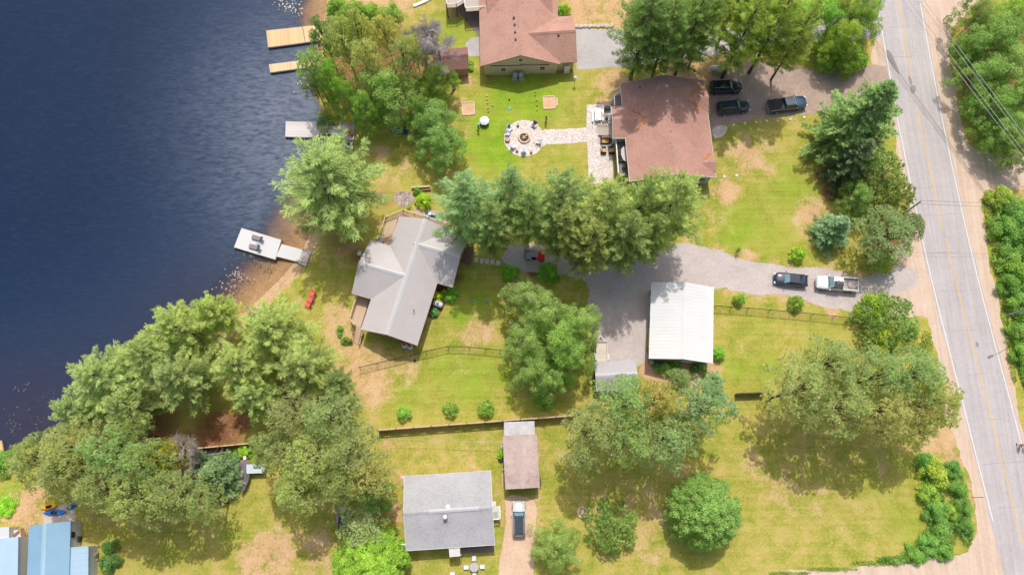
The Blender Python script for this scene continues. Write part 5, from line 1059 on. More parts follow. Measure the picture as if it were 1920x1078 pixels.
g = 'turquoise chairs on the cottage walkway'
adirondack('turquoise chair left of the grill', 803, 406, R_(-70), M_TEAL, g); adirondack('turquoise chair right of the grill', 825, 411, R_(-120), M_TEAL, g)
tb = thing('side_table', 'turquoise low table between the two turquoise chairs', 'table', G(816, 413.5), R_(-15)); MB().box((0, 0, .42), (1.5, .4, .04)).build('tabletop', M_TEAL, tb)
for x in (-.6, .6): MB().box((x, 0, .2), (.06, .3, .4)).build('leg', M_TEAL, tb)
adirondack('orange wooden chair at the back of the grey dock landing', 656, 231, R_(180), M_ORG, 'orange chairs on the dock landing', z=.15); adirondack('orange wooden chair at the front of the grey dock landing', 656, 250, R_(160), M_ORG, 'orange chairs on the dock landing', z=.15)
bkt = thing('bucket', 'small red bucket beside the front orange chair on the dock', 'bucket', G(660.5, 256, .15)); MB().lathe((0, 0, 0), [(.1, 0), (.15, .28), (.16, .28), (.13, .24)], 12).build('pail', paint('red_pail', C(220, 60, 40)), bkt); MB().tube([(-.15, 0, .28), (0, .02, .42), (.15, 0, .28)], .012, 5).build('handle', M_TEAL, bkt)
def seat(label, px, py, face, fab, group, leg=M_SILV, name='camp_chair'):
    t_ = thing(name, label, 'chair', G(px, py), face, group)
    MB().hull8([(-.26, -.3, .38), (.28, -.3, .44), (.28, .3, .44), (-.26, .3, .38)], [(-.26, -.3, .42), (.28, -.3, .47), (.28, .3, .47), (-.26, .3, .42)]).build('seat', fab, t_)
    MB().hull8([(-.25, -.3, .43), (-.21, -.3, .43), (-.21, .3, .43), (-.25, .3, .43)], [(-.46, -.28, 1.0), (-.42, -.28, 1.0), (-.42, .28, 1.0), (-.46, .28, 1.0)]).build('backrest', fab, t_)
    for sx in (-1, 1):
        MB().beam((-.3, sx*.34, .62), (.3, sx*.34, .62), .07, .03).build('armrest', leg, t_)
        for x in (-.25, .26): MB().beam((x, sx*.32, 0), (x*.9, sx*.32, .61), .035, .035).build('leg', leg, t_)
    return t_
g = 'chairs around the fire pit'
c0 = G(983, 260)
for px, py, lb, fab in [(956, 243.5, 'pale chair with blue pillow at the upper left of the fire pit', M_WHP), (952.5, 252.5, 'pale blue chair left of the fire pit above the round log seat', M_LBL), (962.5, 276, 'white chair at the lower left of the fire pit', M_WHP), (982, 285, 'blue and white chair directly below the fire pit', M_LBL), (1009, 268, 'silvery grey chair on the side of the stone path', paint('silver_fabric', C(198, 204, 214), .6)), (1001, 237, 'small dark grey chair at the upper right of the fire pit', M_GRYF)]:
    q = G(px, py); seat(lb, px, py, heading(q, c0), fab, g)
pw = MB().box((0, 0, .75), (.4, .25, .45)).build('cushion', M_BLU, None, None, False, G(954.5, 240)); tag(pw, 'blue cushion leaning on the pale chair by the fire pit', 'cushion')
g = 'log seats around the fire pit'
M_LOG = paint('log_wood', C(160, 126, 106), .9, .25, 5)
for px, py, lb, r_ in [(971, 236.5, 'short log seat at the top of the fire pit circle', .2), (951.5, 264, 'larger round log seat at the left of the fire pit circle', .36), (969.5, 284, 'short log seat below left of the fire pit', .19), (996, 286.5, 'short log seat below right of the fire pit', .2)]:
    s_ = thing('log_seat', lb, 'stool', G(px, py), 0, g); MB().lathe((0, 0, 0), [(r_*1.05, 0), (r_, .1), (r_, .42)], 12).build('log', M_LOG, s_); MB().lathe((0, 0, .42), [(r_*.93, 0), (r_*.9, .02)], 12).build('cut_top', paint('cut_wood', C(206, 176, 150), .9), s_)
def fire_ring(label, px, py, r, stone, n, seed, ash=None):
    rr = random.Random(seed); t_ = thing('fire_pit', label, 'fire pit', G(px, py)); m = MB()
    for i in range(n):
        a = 6.283*i/n; k = r*rr.uniform(.95, 1.05); m.lathe((k*math.cos(a), k*math.sin(a), 0), [(.2*rr.uniform(.8, 1.2), 0), (.22, .15), (.16, .3), (.05, .34)], 7, 1.25, .85, a+1.57)
    m.build('stone_ring', stone, t_)
    MB().lathe((0, 0, 0), [(r*.92, .02), (r*.9, .06), (.05, .09)], 16).build('ash_bed', ash or paint('ash', (.10, .075, .065, 1), .95, .4, 6), t_)
    m = MB()
    for a, l in ((.9, 1.2), (.5, 1.0), (2.4, .7)): d = Vector((math.cos(a), math.sin(a), 0))*l*r*.55; s2 = Vector((rr.uniform(-.2, .2), rr.uniform(-.2, .2), .2)); m.tube([s2-d, s2+d], .07, 7)
    m.build('firewood', paint('pale_firewood', C(226, 200, 160), .9, .3), t_); return t_
fire_ring('round stone fire pit with charred logs in the middle of the paved circle', 983, 259.5, .78, paint('tan_stone', C(232, 204, 176), .9, .25, 2.5), 14, 3)
fr = fire_ring('ring of pale stones filled with ashes on the open lawn', 1092, 960, .62, paint('pale_stone', C(236, 212, 190), .9, .2, 3), 15, 5, paint('pale_ash', C(226, 200, 176), .95, .25, 5))
# patio set
M_TAN = paint('tan_cushion', C(226, 180, 120), .85, .12); M_WIC = paint('dark_wicker', (.05, .04, .035, 1), .8, .3)
def sofa(label, px, py, face, w):
    t_ = thing('patio_sofa' if w > 1 else 'patio_armchair', label, 'sofa' if w > 1 else 'armchair', G(px, py), face)
    MB().box((0, 0, .16), (.8, w+.2, .26)).build('base', M_WIC, t_)
    n = 2 if w > 1 else 1
    for i in range(n): y = (i-(n-1)/2)*w/n; MB().box((.08, y, .37), (.62, w/n-.03, .15)).build('seat_cushion', M_TAN, t_)
    for i in range(n): y = (i-(n-1)/2)*w/n; MB().hull8([(-.3, y-w/n/2+.02, .44), (-.16, y-w/n/2+.02, .44), (-.16, y+w/n/2-.02, .44), (-.3, y+w/n/2-.02, .44)], [(-.4, y-w/n/2+.02, .85), (-.28, y-w/n/2+.02, .85), (-.28, y+w/n/2-.02, .85), (-.4, y+w/n/2-.02, .85)]).build('back_cushion', M_TAN, t_)
    for sy in (-1, 1): MB().box((0, sy*(w/2+.09), .35), (.78, .1, .62)).build('armrest', M_WIC, t_)
sofa('tan cushioned patio loveseat below the patio stairs', 1134.5, 266, R_(-90), 1.15)
sofa('tan cushioned patio armchair left of the small steel table', 1131, 284, R_(0), .7)
sofa('tan cushioned patio armchair nearest the house wall', 1146, 284, R_(180), .75)
tb = thing('side_table', 'small grey steel table among the tan patio seats', 'table', G(1143, 276)); MB().lathe((0, 0, .46), [(.28, 0), (.28, .03)], 16).build('tabletop', M_SILV, tb); MB().tube([(0, 0, 0), (0, 0, .46)], .04, 8).build('leg', M_BLACK, tb)
M_WPT = paint('white_table_wood', (.86, .85, .82, 1), .7, .05)
pt = thing('picnic_table', 'white picnic table with benches on the stone patio', 'table', G(1120.5, 219)); m = MB()
for i in range(6): m.box((-.4+i*.16, 0, .74), (.155, 2.1, .04))
m.build('tabletop', M_WPT, pt)
for x in (-.78, .78): MB().box((x, 0, .44), (.28, 2.1, .04)).build('bench', M_WPT, pt)
for y in (-.6, .6):
    MB().beam((-.3, y, .72), (-.7, y, 0), .09, .05).build('leg', M_WPT, pt); MB().beam((.3, y, .72), (.7, y, 0), .09, .05).build('leg', M_WPT, pt); MB().box((0, y, .38), (1.7, .05, .09)).build('crossbar', M_WPT, pt)
mug = MB().lathe((0, 0, 0), [(.06, 0), (.07, .14), (.04, .15)], 10).build('candle', paint('orange_candle', C(226, 160, 100), .6), None, None, True, G(1119, 219, .76)+Vector((0, -.45, .0))); tag(mug, 'small orange candle jar on the white picnic table', 'candle')
um = thing('folded_umbrella', 'closed white parasol leaning beside the patio stairs', 'umbrella', G(1140, 224)); MB().tube([(-.6, .1, .9), (-.2, .05, 1.2), (.3, -.05, 1.6)], [.04, .22, .07], 9).build('canopy', M_WHP, um, smooth=True); MB().tube([(-.7, .12, .82), (.7, -.14, 1.9)], .025, 6).build('pole', M_BRT, um); MB().lathe((-.2, .05, 0), [(.25, 0), (.25, .08), (.04, .1), (.03, 1.2)], 12).build('base', M_BLACK, um)
bb = thing('barbecue', 'dark grey covered grill at the upper right of the stone patio', 'barbecue', G(1138, 205)); MB().box((0, 0, .45), (.9, .5, .7)).build('cabinet', paint('grill_grey', C(120, 120, 124), .5), bb); MB().hull8([(-.42, -.26, .8), (.42, -.26, .8), (.42, .26, .8), (-.42, .26, .8)], [(-.38, -.12, 1.08), (.38, -.12, 1.08), (.38, .18, 1.1), (-.38, .18, 1.1)]).build('lid', M_GRYF, bb); MB().tube([(-.3, -.3, .9), (.3, -.3, .9)], .02, 6).build('handle', M_SILV, bb)
mat_ = MB().slab([(-.35, -.5, 0), (.35, -.5, 0), (.35, .5, 0), (-.35, .5, 0)], .022, .035).build('doormat', paint('tan_mat', C(206, 170, 146), .9), None, None, False, G(1132, 213)); tag(mat_, 'tan mat on the patio right of the white picnic table', 'mat')
dt = thing('dining_table', 'beige oval table on the recessed deck of the brown roofed house', 'table', G(1171, 293, 1.7)); MB().lathe((0, 0, .72), [(.62, 0), (.64, .03), (.62, .05)], 8, 1, 2.0, .1).build('tabletop', paint('beige_tabletop', C(220, 206, 200), .6), dt); MB().lathe((0, 0, 0), [(.3, 0), (.08, .06), (.07, .72)], 10).build('pedestal', M_BLACK, dt)
for i, (px, py, f, lb) in enumerate([(1163, 290, 0, 'dark deck chair left of the oval table, upper'), (1164, 301, 0, 'dark deck chair left of the oval table, lower'), (1171, 314, 90, 'dark deck chair at the lower end of the oval table')]):
    q = seat(lb, px, py, R_(f), M_WIC, 'chairs around the oval table', M_BLACK, 'deck_chair'); q.location = G(px, py, 1.7)
pl = thing('planter_tub', 'dark planter tub in the upper corner of the recessed deck', 'planter', G(1176, 265, 1.7)); MB().lathe((0, 0, 0), [(.28, 0), (.36, .4), (.3, .38)], 14).build('tub', M_WIC, pl)
# cottage grill & pot
gr = thing('barbecue', 'pale blue grey grill between the turquoise chairs', 'barbecue', G(814.5, 406), R_(-15)); MB().box((0, 0, .4), (.8, .5, .7)).build('cabinet', M_BLACK, gr); MB().hull8([(-.36, -.24, .76), (.36, -.24, .76), (.36, .24, .76), (-.36, .24, .76)], [(-.32, -.15, 1.0), (.32, -.15, 1.0), (.32, .15, 1.0), (-.32, .15, 1.0)]).build('lid', paint('bluish_lid', C(170, 184, 206), .4), gr)
for s_ in (-1, 1): MB().box((s_*.62, 0, .76), (.4, .45, .04)).build('side_shelf', M_SILV, gr)
dc = seat('pale blue chair on the upper deck of the metal roofed cottage', 715.5, 451, R_(30), M_LBL, None, M_WHP, 'deck_chair'); dc.location = G(715.5, 451, 1.2)
# loungers on the composite dock
M_LNG = paint('grey_brown_sling', C(150, 142, 146), .8, .1); M_LNGD = paint('dark_sling', C(92, 88, 98), .8, .1)
def lounger(label, px, py):
    t_ = thing('sun_lounger', label, 'lounger', G(px, py, .16), ca+math.pi, 'loungers on the composite dock')
    MB().box((.2, 0, .32), (1.25, .62, .06)).build('seat', M_LNG, t_)
    MB().hull8([(-.42, -.31, .3), (-.36, -.31, .3), (-.36, .31, .3), (-.42, .31, .3)], [(-.98, -.31, .78), (-.92, -.31, .8), (-.92, .31, .8), (-.98, .31, .78)]).build('backrest', M_LNGD, t_)
    for x in (-.35, .7):
        for y in (-.28, .28): MB().beam((x, y, 0), (x, y, .3), .05, .05).build('leg', M_SILV, t_)
lounger('grey lounger on the composite dock, nearer the far edge', 483.5, 447.5); lounger('grey lounger on the composite dock, nearer the swimming side below', 478.5, 464.5)
tb = thing('side_table', 'small grey blue table between the two dock loungers', 'table', G(484, 458, .16)); MB().box((0, 0, .4), (.42, .42, .03), ca).build('tabletop', paint('grey_blue_top', C(190, 198, 210)), tb)
for x in (-.15, .15): MB().beam((x, 0, 0), (x, 0, .39), .04, .3).build('leg', M_SILV, tb)

# ================================================================== lawn things
M_WOODP = paint('pale_lumber', C(236, 206, 178), .85, .15, 3); M_PIT = grit('pit_sand', C(206, 164, 124), C(230, 190, 150), C(240, 208, 174), 1.5)
def pit(label, pts):
    P = GP(pts); c = sum(P, Vector())/4; t_ = thing('horseshoe_pit', label, 'horseshoe pit', c); o = t_.location
    MB(o).slab(P, .01, .05).build('sand_bed', M_PIT, t_); m = MB(o)
    for a, b in zip(P, P[1:]+P[:1]): m.beam(V2(a)+Vector((0, 0, .07)), V2(b)+Vector((0, 0, .07)), .16, .13)
    m.build('timber_frame', M_WOODP, t_); MB(o).tube([c, c+Vector((0, .1, .4))], .02, 6).build('stake', M_SILV, t_)
    return t_
pit('horseshoe pit with sand at the left side of the lawn', [(866, 193.5), (888.5, 192.5), (890, 215), (867.5, 216.5)])
hp = pit('horseshoe pit with sand and a side board right of the lawn games', [(1018.5, 182), (1039.5, 181), (1041.5, 203.5), (1020, 205)]); MB(hp.location).box(G(1044, 191.5)+Vector((0, 0, .06)), (.25, 1.3, .06), .05).build('side_board', M_WOODP, hp)
M_BLK = paint('game_block_wood', C(238, 196, 132), .8, .1)
def block(px, py, lb, g, sz=(.2, .12, .28), mat=M_BLK, rot=.3, name='game_block'):
    b = MB().box((0, 0, sz[2]/2), sz, rot).build(name, mat, None, None, False, G(px, py)); return tag(b, lb, 'game block', g)
block(912.5, 180.5, 'long pale wooden game block lying at the top of the left row', None, (.5, .15, .14), rot=-.4)
for px, py in ((913, 188), (914.3, 194.5), (915, 204), (915.7, 210)): block(px, py, 'small wooden game block in the left row on the lawn', 'left row of game blocks')
block(923.5, 199, 'small wooden game block just right of the left row', None)
for px, py in ((1004, 174), (1003.5, 179.5), (1006, 188.5), (1007, 198), (1007.3, 207)): block(px, py, 'small wooden game block in the right row on the lawn', 'right row of game blocks')
block(955, 187, 'tall orange game block standing alone between the two rows', None, (.2, .2, .45), M_ORG)
dsc = thing('toy_disc', 'small blue and green toy lying on the bright lawn', 'toy', G(955.5, 203.5)); MB().lathe((0, 0, 0), [(.2, 0), (.22, .05), (.12, .08)], 12).build('disc', M_TEAL, dsc); MB().box((.2, .06, .05), (.2, .12, .08)).build('tail', paint('lime_plastic', C(150, 226, 60)), dsc)
tub = thing('game_tub', 'low round tub with white cover and teal sides on the lawn', 'tub', G(908.5, 231), .3); MB().lathe((0, 0, 0), [(.68, 0), (.72, .1), (.72, .75)], 8).build('side', paint('teal_side', C(48, 128, 128), .7), tub); MB().lathe((0, 0, .75), [(.76, 0), (.76, .05), (.5, .16), (.05, .24)], 8).build('cover', paint('white_cover', C(232, 240, 240), .6, .1, 6), tub)
pole = thing('bird_feeder', 'white bird feeder on a thin pole beside the big gable wall', 'bird feeder', G(1077, 157)); MB().tube([(0, 0, 0), (0, 0, 1.5)], .03, 7).build('pole', M_BLACK, pole); MB().lathe((0, 0, 1.5), [(.2, 0), (.14, .05), (.14, .3), (.24, .34), (.04, .48)], 12).build('feeder', M_WHP, pole)
def lid(px, py, lb, r, mat, name='tank_lid', h=.08, g=None):
    t_ = thing(name, lb, 'lid', G(px, py), 0, g); MB().lathe((0, 0, 0), [(r, 0), (r, h), (r*.8, h+.02)], 16).build('cover', mat, t_); MB().box((0, 0, h+.03), (.1, .04, .03)).build('handle', M_GRYF, t_)
lid(1358, 331.5, 'white round lid in the lawn nearer the brown roofed house', .22, M_WHP, g='white lids in the lawn'); lid(1381, 329.5, 'white round lid in the lawn farther from the brown roofed house', .22, M_WHP, g='white lids in the lawn')
lid(888.5, 564.5, 'small turquoise lid on the lawn, left of two', .17, M_TEAL, h=.18); lid(910.5, 564.5, 'small turquoise lid on the lawn, right of two', .19, M_TEAL, h=.18)
dl = MB().lathe((0, 0, 0), [(.16, 0), (.12, .2), (.2, .25)], 8).build('stump', paint('dark_stump', (.05, .035, .03, 1), .9, .3), None, None, False, G(778, 676)); tag(dl, 'small dark stump on the lawn below the chain link fence', 'stump')
# rocks
def rock(px, py, r, lb, g, mat, seed, h=.6, name='boulder', sx=1.0, rot=0.0, z=0.0):
    rr = np.random.default_rng(seed); m = MB(); m.lathe((0, 0, z), [(r*.95, 0), (r*1.02, r*h*.45), (r*.75, r*h*.9), (r*.2, r*h)], 9, sx, 1, rot)
    for i, q in enumerate(m.v): m.v[i] = Vector((q.x*rr.uniform(.85, 1.15), q.y*rr.uniform(.85, 1.15), q.z*rr.uniform(.85, 1.1) if q.z > .01 else q.z))
    b = m.build(name, mat, None, None, False, G(px, py)); return tag(b, lb, 'rock', g)
M_ROCK = paint('pale_boulder', C(218, 204, 190), .9, .2, 2); M_WST = paint('white_stone', C(238, 234, 228), .85, .1, 4)
for i in range(9): rock(1081+i*8.2, 50.5-i*.2+(i % 2)*.8, .36, 'pale boulder in the retaining row along the pale driveway', 'boulders of the retaining row', M_ROCK, 40+i, .9, sx=1.25, rot=.1*i)
for i, (px, py) in enumerate([(1375.5, 235), (1396, 232), (1418, 230), (1437, 227.5), (1457, 227), (1481, 224.5), (1507.5, 221)]): rock(px, py, .22, 'white edging stone between the shaded driveway and the lawn', 'white stones edging the driveway', M_WST, 60+i, .8, 'edging_stone')
for i, (px, py, lb) in enumerate([(893, 487.5, 'square paving stone nearest the cottage porch'), (903.5, 489.5, 'second square paving stone from the cottage porch'), (913.3, 490.5, 'third of the five square paving stones'), (923.5, 491.5, 'fourth square paving stone from the cottage porch'), (934, 493, 'square paving stone farthest from the cottage porch')]):
    s_ = MB().box((0, 0, .03), (.58, .72, .07), -.08).build('paving_stone', paint('pale_paver', C(226, 218, 208), .9, .1, 5), None, None, False, G(px, py)); tag(s_, lb, 'paving stone', 'paving stones by the porch')
ed = MB(G(790, 6)); 
for a, b in zip([(775, 13), (785, 9), (797, 4), (808, -2)][:-1], [(785, 9), (797, 4), (808, -2)]): ed.beam(G(*a)+Vector((0, 0, .1)), G(*b)+Vector((0, 0, .1)), .5, .25)
tag(ed.build('garden_edging', M_WST, None, None, False, G(790, 6)), 'white stone garden edging at the top edge', 'edging')
for i, (px, py) in enumerate([(945, 815), (946, 820), (943, 830), (941, 838), (944, 880)]): rock(px, py, .2+.05*(i % 2), 'small pale rock along the wall of the rusty shed', 'rocks beside the rusty shed', M_ROCK, 80+i, .8, 'garden_rock')
wl = thing('timber_wall', 'low timber wall above the yellow green shrub', 'retaining wall', G(787, 354)); o = wl.location; MB(o).beam(G(772, 354)+Vector((0, 0, .3)), G(806, 352)+Vector((0, 0, .3)), .25, .6).build('timber', M_PTW, wl); MB(o).beam(G(792, 358)+Vector((0, 0, .2)), G(808, 357)+Vector((0, 0, .2)), .2, .4).build('timber', M_BRT, wl)
wk = sheet('walkway', GP([(775, 385), (778, 402), (800, 405), (842, 420), (850, 405), (838, 398), (800, 392)]), .014, planks('pinkish_walk_boards', C(206, 174, 156), R_(-15), .2, .12))
# tanks
def cyl_tank(label, px, py, L, r, ang, name='propane_tank'):
    t_ = thing(name, label, 'gas tank', G(px, py), ang); m = MB(); n = 14; pr = [(-L/2, .02), (-L/2+.04, r*.5), (-L/2+.14, r*.85), (-L/2+.3, r), (L/2-.3, r), (L/2-.14, r*.85), (L/2-.04, r*.5), (L/2, .02)]
    m.tube([(x, 0, r+.25) for x, _ in pr], [q for _, q in pr], n); m.build('tank', M_WHP, t_, smooth=True)
    MB().lathe((0, 0, 2*r+.22), [(.2, 0), (.2, .12), (.14, .18)], 12).build('valve_dome', paint('grey_dome', C(150, 150, 156)), t_)
    for x in (-L*.28, L*.28): MB().box((x, 0, .14), (.16, r*1.5, .28)).build('leg', M_GRYF, t_)
    return t_
tk = cyl_tank('long white horizontal gas tank behind the parked cars', 1347, 133, 2.9, .46, R_(-2)); MB().tube([(-.5, -.1, 1.2), (-.1, .15, 1.24), (.4, -.08, 1.2)], .035, 6).build('pipe', M_GRYF, tk)
cyl_tank('short white gas tank at the wall of the metal roofed cottage', 822, 572, 1.5, .42, R_(-18))
for px, py, lb in ((760, 649, 'left white gas bottle with red top at the metal roofed cottage'), (770, 651.5, 'right white gas bottle with red top at the metal roofed cottage')):
    t_ = thing('gas_bottle', lb, 'gas bottle', G(px, py), 0, 'gas bottles at the cottage'); MB().lathe((0, 0, 0), [(.36, 0), (.38, .1), (.38, 1.0), (.3, 1.15), (.18, 1.2)], 18).build('bottle', M_WHP, t_, smooth=True); MB().lathe((0, 0, 1.2), [(.2, 0), (.2, .16), (.12, .18)], 14).build('valve_cap', paint('red_cap', C(206, 70, 80)), t_)
# cross shaped picnic set
cr = thing('picnic_set', 'square grey table with four white seats around it, in front of the grey cottage', 'table', G(889.5, 1062), R_(2)); MB().lathe((0, 0, .72), [(.62, 0), (.64, .03), (.62, .05)], 8, 1, 1, .39).build('tabletop', paint('grey_tabletop', C(196, 190, 182), .7), cr)
MB().lathe((0, 0, 0), [(.3, 0), (.08, .06), (.07, .72)], 10).build('pedestal', M_SILV, cr)
for a in range(4): d = Vector((math.cos(a*math.pi/2), math.sin(a*math.pi/2), 0)); MB().box(d*1.05+Vector((0, 0, .44)), (.62, .5, .05), a*math.pi/2).build('seat', M_WHP, cr); MB().beam(d*.3+Vector((0, 0, .3)), d*1.0+Vector((0, 0, .4)), .07, .07).build('seat_arm', M_SILV, cr)
bx = thing('storage_box', 'white upright box at the bottom edge in front of the grey cottage', 'box', G(849, 1077)); MB().box((0, 0, .4), (.55, .7, .8)).build('box_body', M_WHP, bx); MB().box((0, 0, .83), (.58, .73, .05)).build('lid', M_WHITE, bx)
bn = thing('garden_bench', 'green garden bench in the shade behind the white garage', 'bench', G(1233, 679)); M_GRNB = paint('green_bench', C(60, 110, 96), .6)
MB().box((0, .0, .45), (1.25, .45, .05)).build('seat', M_GRNB, bn); MB().box((0, .25, .72), (1.25, .05, .5)).build('backrest', M_GRNB, bn)
for x in (-.55, .55): MB().box((x, 0, .3), (.06, .45, .6)).build('leg', M_GRNB, bn)
bx = thing('storage_box', 'pale grey box at the lower left corner of the white garage', 'box', G(1220, 680)); MB().box((0, 0, .3), (.55, .6, .6), .3).build('box_body', M_GREYW, bx); MB().box((0, 0, .62), (.6, .65, .05), .3).build('lid', paint('pale_lid', C(200, 196, 196)), bx)
sg = MB().box((0, 0, .05), (1.1, .3, .08)).build('stone_slab', M_ROCK, None, None, False, G(1252, 674)); tag(sg, 'pale stone slab behind the white garage', 'slab')
pt_ = thing('flower_tub', 'dark round tub under the bright shrub beside the rusty shed', 'planter', G(939, 861)); MB().lathe((0, 0, 0), [(.3, 0), (.36, .35), (.3, .33)], 14).build('tub', M_WIC, pt_)
pk = thing('wooden_pallet', 'leaning wooden frame at the lower right corner of the rusty shed', 'pallet', G(1013, 903)); m = MB()
for i in range(5): m.box((0, -.5+i*.25, .45), (.06, .1, .9), 0)
m.build('boards', M_BRT, pk); MB().box((.04, 0, .7), (.05, 1.2, .1)).build('rail', M_DARKW, pk)
sc = MB().beam((0, .9, .1), (-.1, -.9, .1), .12, .1).build('timber_plank', M_PTW, None, None, False, G(943, 900)); tag(sc, 'pale plank lying along the wall of the rusty shed', 'plank')
# ================================================================== vehicles
M_TYRE = paint('tyre_rubber', (.02, .02, .02, 1), .9, .2); M_RIM = paint('alloy_rim', (.45, .46, .48, 1), .35, .1, 3, .5)
M_CARGL = gloss('car_glass', (.035, .05, .06, 1), .05, 0); M_WSH = gloss('windscreen_glass', C(120, 156, 168), .08, 0)
M_HL = gloss('headlight_glass', (.6, .62, .65, 1), .1); M_TL = gloss('tail_light_red', (.35, .01, .015, 1), .15)
def wheel(root, x, y, r=.34, w=.22):
    k = 1 if y > 0 else -1
    t_ = MB().tube([(x, y-w/2, r), (x, y+w/2, r)], r, 16).build('wheel', M_TYRE, root)
    MB().tube([(x, y+k*(w/2-.02), r), (x, y+k*(w/2+.015), r)], r*.62, 12).build('rim', M_RIM, t_)
def body_loft(mb, st):
    """st: (x, half width, bottom, top) stations from rear to front"""
    secs = []
    for x, w, b, t_ in st:
        secs.append([(x, y, z) for y, z in ((-w*.86, b), (-w, b+.16), (-w*1.0, b+(t_-b)*.6), (-w*.95, t_-.07), (-w*.8, t_), (-w*.35, t_+.025), (w*.35, t_+.025), (w*.8, t_), (w*.95, t_-.07), (w, b+(t_-b)*.6), (w, b+.16), (w*.86, b))])
    n = 12; vs = [q for s in secs for q in s]; fs = []
    for i in range(len(secs)-1):
        for k in range(n): a, b = i*n+k, i*n+(k+1) % n; fs.append((a, a+n, b+n, b))
    fs += [tuple(range(n)), tuple(range((len(secs)-1)*n, len(secs)*n))[::-1]]
    return mb.add(vs, fs)
def vehicle(name, label, cat, pr, pf, kind, paint_, z=.0, group=None, roofmat=None, glasstop=None):
    a, b = G(*pr, .75), G(*pf, .75); c = (a+b)/2; c.z = 0; root = thing(name, label, cat, c, heading(a, b), group)
    if kind == 'sedan':
        L, W, H = 4.75, .92, 1.45; gl = (-1.72, 1.05, .8); rf = (-1.0, .25, .60); bz = .95; bot = .22
        st = [(-2.38, .5, .38, .66), (-2.34, .68, .34, .84), (-2.24, .82, .26, .95), (-1.95, .9, bot, 1.02), (-1.2, .92, bot, 1.0), (0, .92, bot, .97), (1.0, .92, bot, .97), (1.4, .9, bot, .92), (1.8, .86, .26, .87), (2.08, .77, .3, .8), (2.27, .62, .34, .7), (2.36, .44, .37, .6), (2.39, .3, .4, .53)]
        wx = (-1.4, 1.42)
    elif kind == 'suv':
        L, W, H = 4.95, .97, 1.78; gl = (-2.3, 1.05, .86); rf = (-2.12, .35, .68); bz = 1.1; bot = .3
        st = [(-2.49, .66, .44, .85), (-2.45, .82, .42, 1.02), (-2.34, .93, .34, 1.14), (-1.6, .97, bot, 1.14), (0, .97, bot, 1.12), (1.0, .97, bot, 1.12), (1.4, .95, bot, 1.08), (1.85, .9, .34, 1.03), (2.15, .81, .38, .96), (2.36, .66, .42, .86), (2.47, .46, .45, .75), (2.5, .3, .47, .66)]
        wx = (-1.45, 1.48)
    else:
        L, W, H = 5.85, .99, 1.85; gl = (-.72, 1.42, .87); rf = (-.55, .72, .69); bz = 1.18; bot = .42
        st = [(-.78, .98, bot, 1.2), (0, .98, bot, 1.2), (1.4, .98, bot, 1.2), (2.1, .97, bot, 1.16), (2.55, .92, .46, 1.1), (2.78, .82, .5, 1.02), (2.9, .66, .52, .9), (2.94, .5, .54, .78)]
        wx = (-1.75, 1.85)
    bd = body_loft(MB(), st).build('body', paint_, root, smooth=True)
    bd.data.set_sharp_from_angle(angle=R_(40))
    g0, g1, gw = gl; r0, r1, rw = rf
    def quadz(x0, x1, w, z): return [(x0, -w, z), (x1, -w, z), (x1, w, z), (x0, w, z)]
    sd = MB(); lo_, hi_ = quadz(g0, g1, gw, bz-.03), quadz(r0, r1, rw, H-.045)
    sd.hull8(lo_, hi_); sd.build('side_windows', M_CARGL, root)
    def pane(nm, x0, x1, w0, w1, mt, z0=bz+.02, z1=H-.05):
        d = .012 if x0 > x1 else -.012
        MB().add([(x0+d, -w0, z0), (x0+d, w0, z0), (x1+d, w1, z1), (x1+d, -w1, z1)], [(0, 1, 2, 3) if x0 > x1 else (3, 2, 1, 0)]).build(nm, mt, root)
    pane('windscreen', g1-.08, r1+.05, gw*.9, rw*.92, M_WSH)
    if kind != 'suv': pane('rear_window', g0+.06, r0-.03, gw*.86, rw*.9, M_CARGL)
    else: pane('rear_window', g0+.02, r0-.01, gw*.84, rw*.9, M_CARGL)
    m = MB(); rp = [(r0-.06, -rw*.8), (r0+.12, -rw*1.03), (r1-.12, -rw*1.03), (r1+.06, -rw*.85), (r1+.06, rw*.85), (r1-.12, rw*1.03), (r0+.12, rw*1.03), (r0-.06, rw*.8)]
    m.slab(rp, H-.05, H); m.slab([(x*.92+(r0+r1)*.04, y*.86) for x, y in rp], H-.01, H+.025)
    for sy in (-1, 1):
        m.beam((r1, sy*rw*.98, H-.04), (g1-.02, sy*gw*.98, bz), .07, .06); m.beam((r0, sy*rw*.98, H-.04), (g0+.03, sy*gw*.98, bz), .11, .06)
        xm = (r0+r1)/2; m.beam((xm, sy*rw*1.0, H-.04), (xm-.05, sy*gw*1.0, bz), .08, .05)
    m.build('roof', roofmat or paint_, root)
    if glasstop: MB().slab([(r0+.3, -rw*.7), (r1-.05, -rw*.7), (r1-.05, rw*.7), (r0+.3, rw*.7)], H+.026, H+.034).build('sunroof', M_CARGL, root)
    if kind == 'suv':
        for sy in (-1, 1): MB().tube([(r0+.1, sy*rw*.93, H+.07), (r1-.3, sy*rw*.93, H+.07)], .025, 6).build('roof_rail', M_SILV, root)
    for x in wx:
        for y in (-W+.1, W-.1): wheel(root, x, y, .34 if kind == 'sedan' else .38)
    fx = st[-3][0]; fz = st[-3][3]
    for sy in (-1, 1):
        MB().box((fx+.0, sy*(W-.27), fz-.06), (.24, .26, .14), -sy*.6).build('headlight', M_HL, root)
        rx = -L/2+.04; MB().box((rx, sy*(W-.2), .88 if kind == 'sedan' else 1.0), (.1, .24, .2 if kind != 'pickup' else .36)).build('taillight', M_TL, root)
        MB().box((g1-.28, sy*(W+.09), bz+.03), (.14, .2, .13)).build('mirror', paint_, root)
    MB().box((L/2-.08, 0, .55), (.08, 1.0, .2)).build('grille', M_BLACK, root)
    return root, bz, H
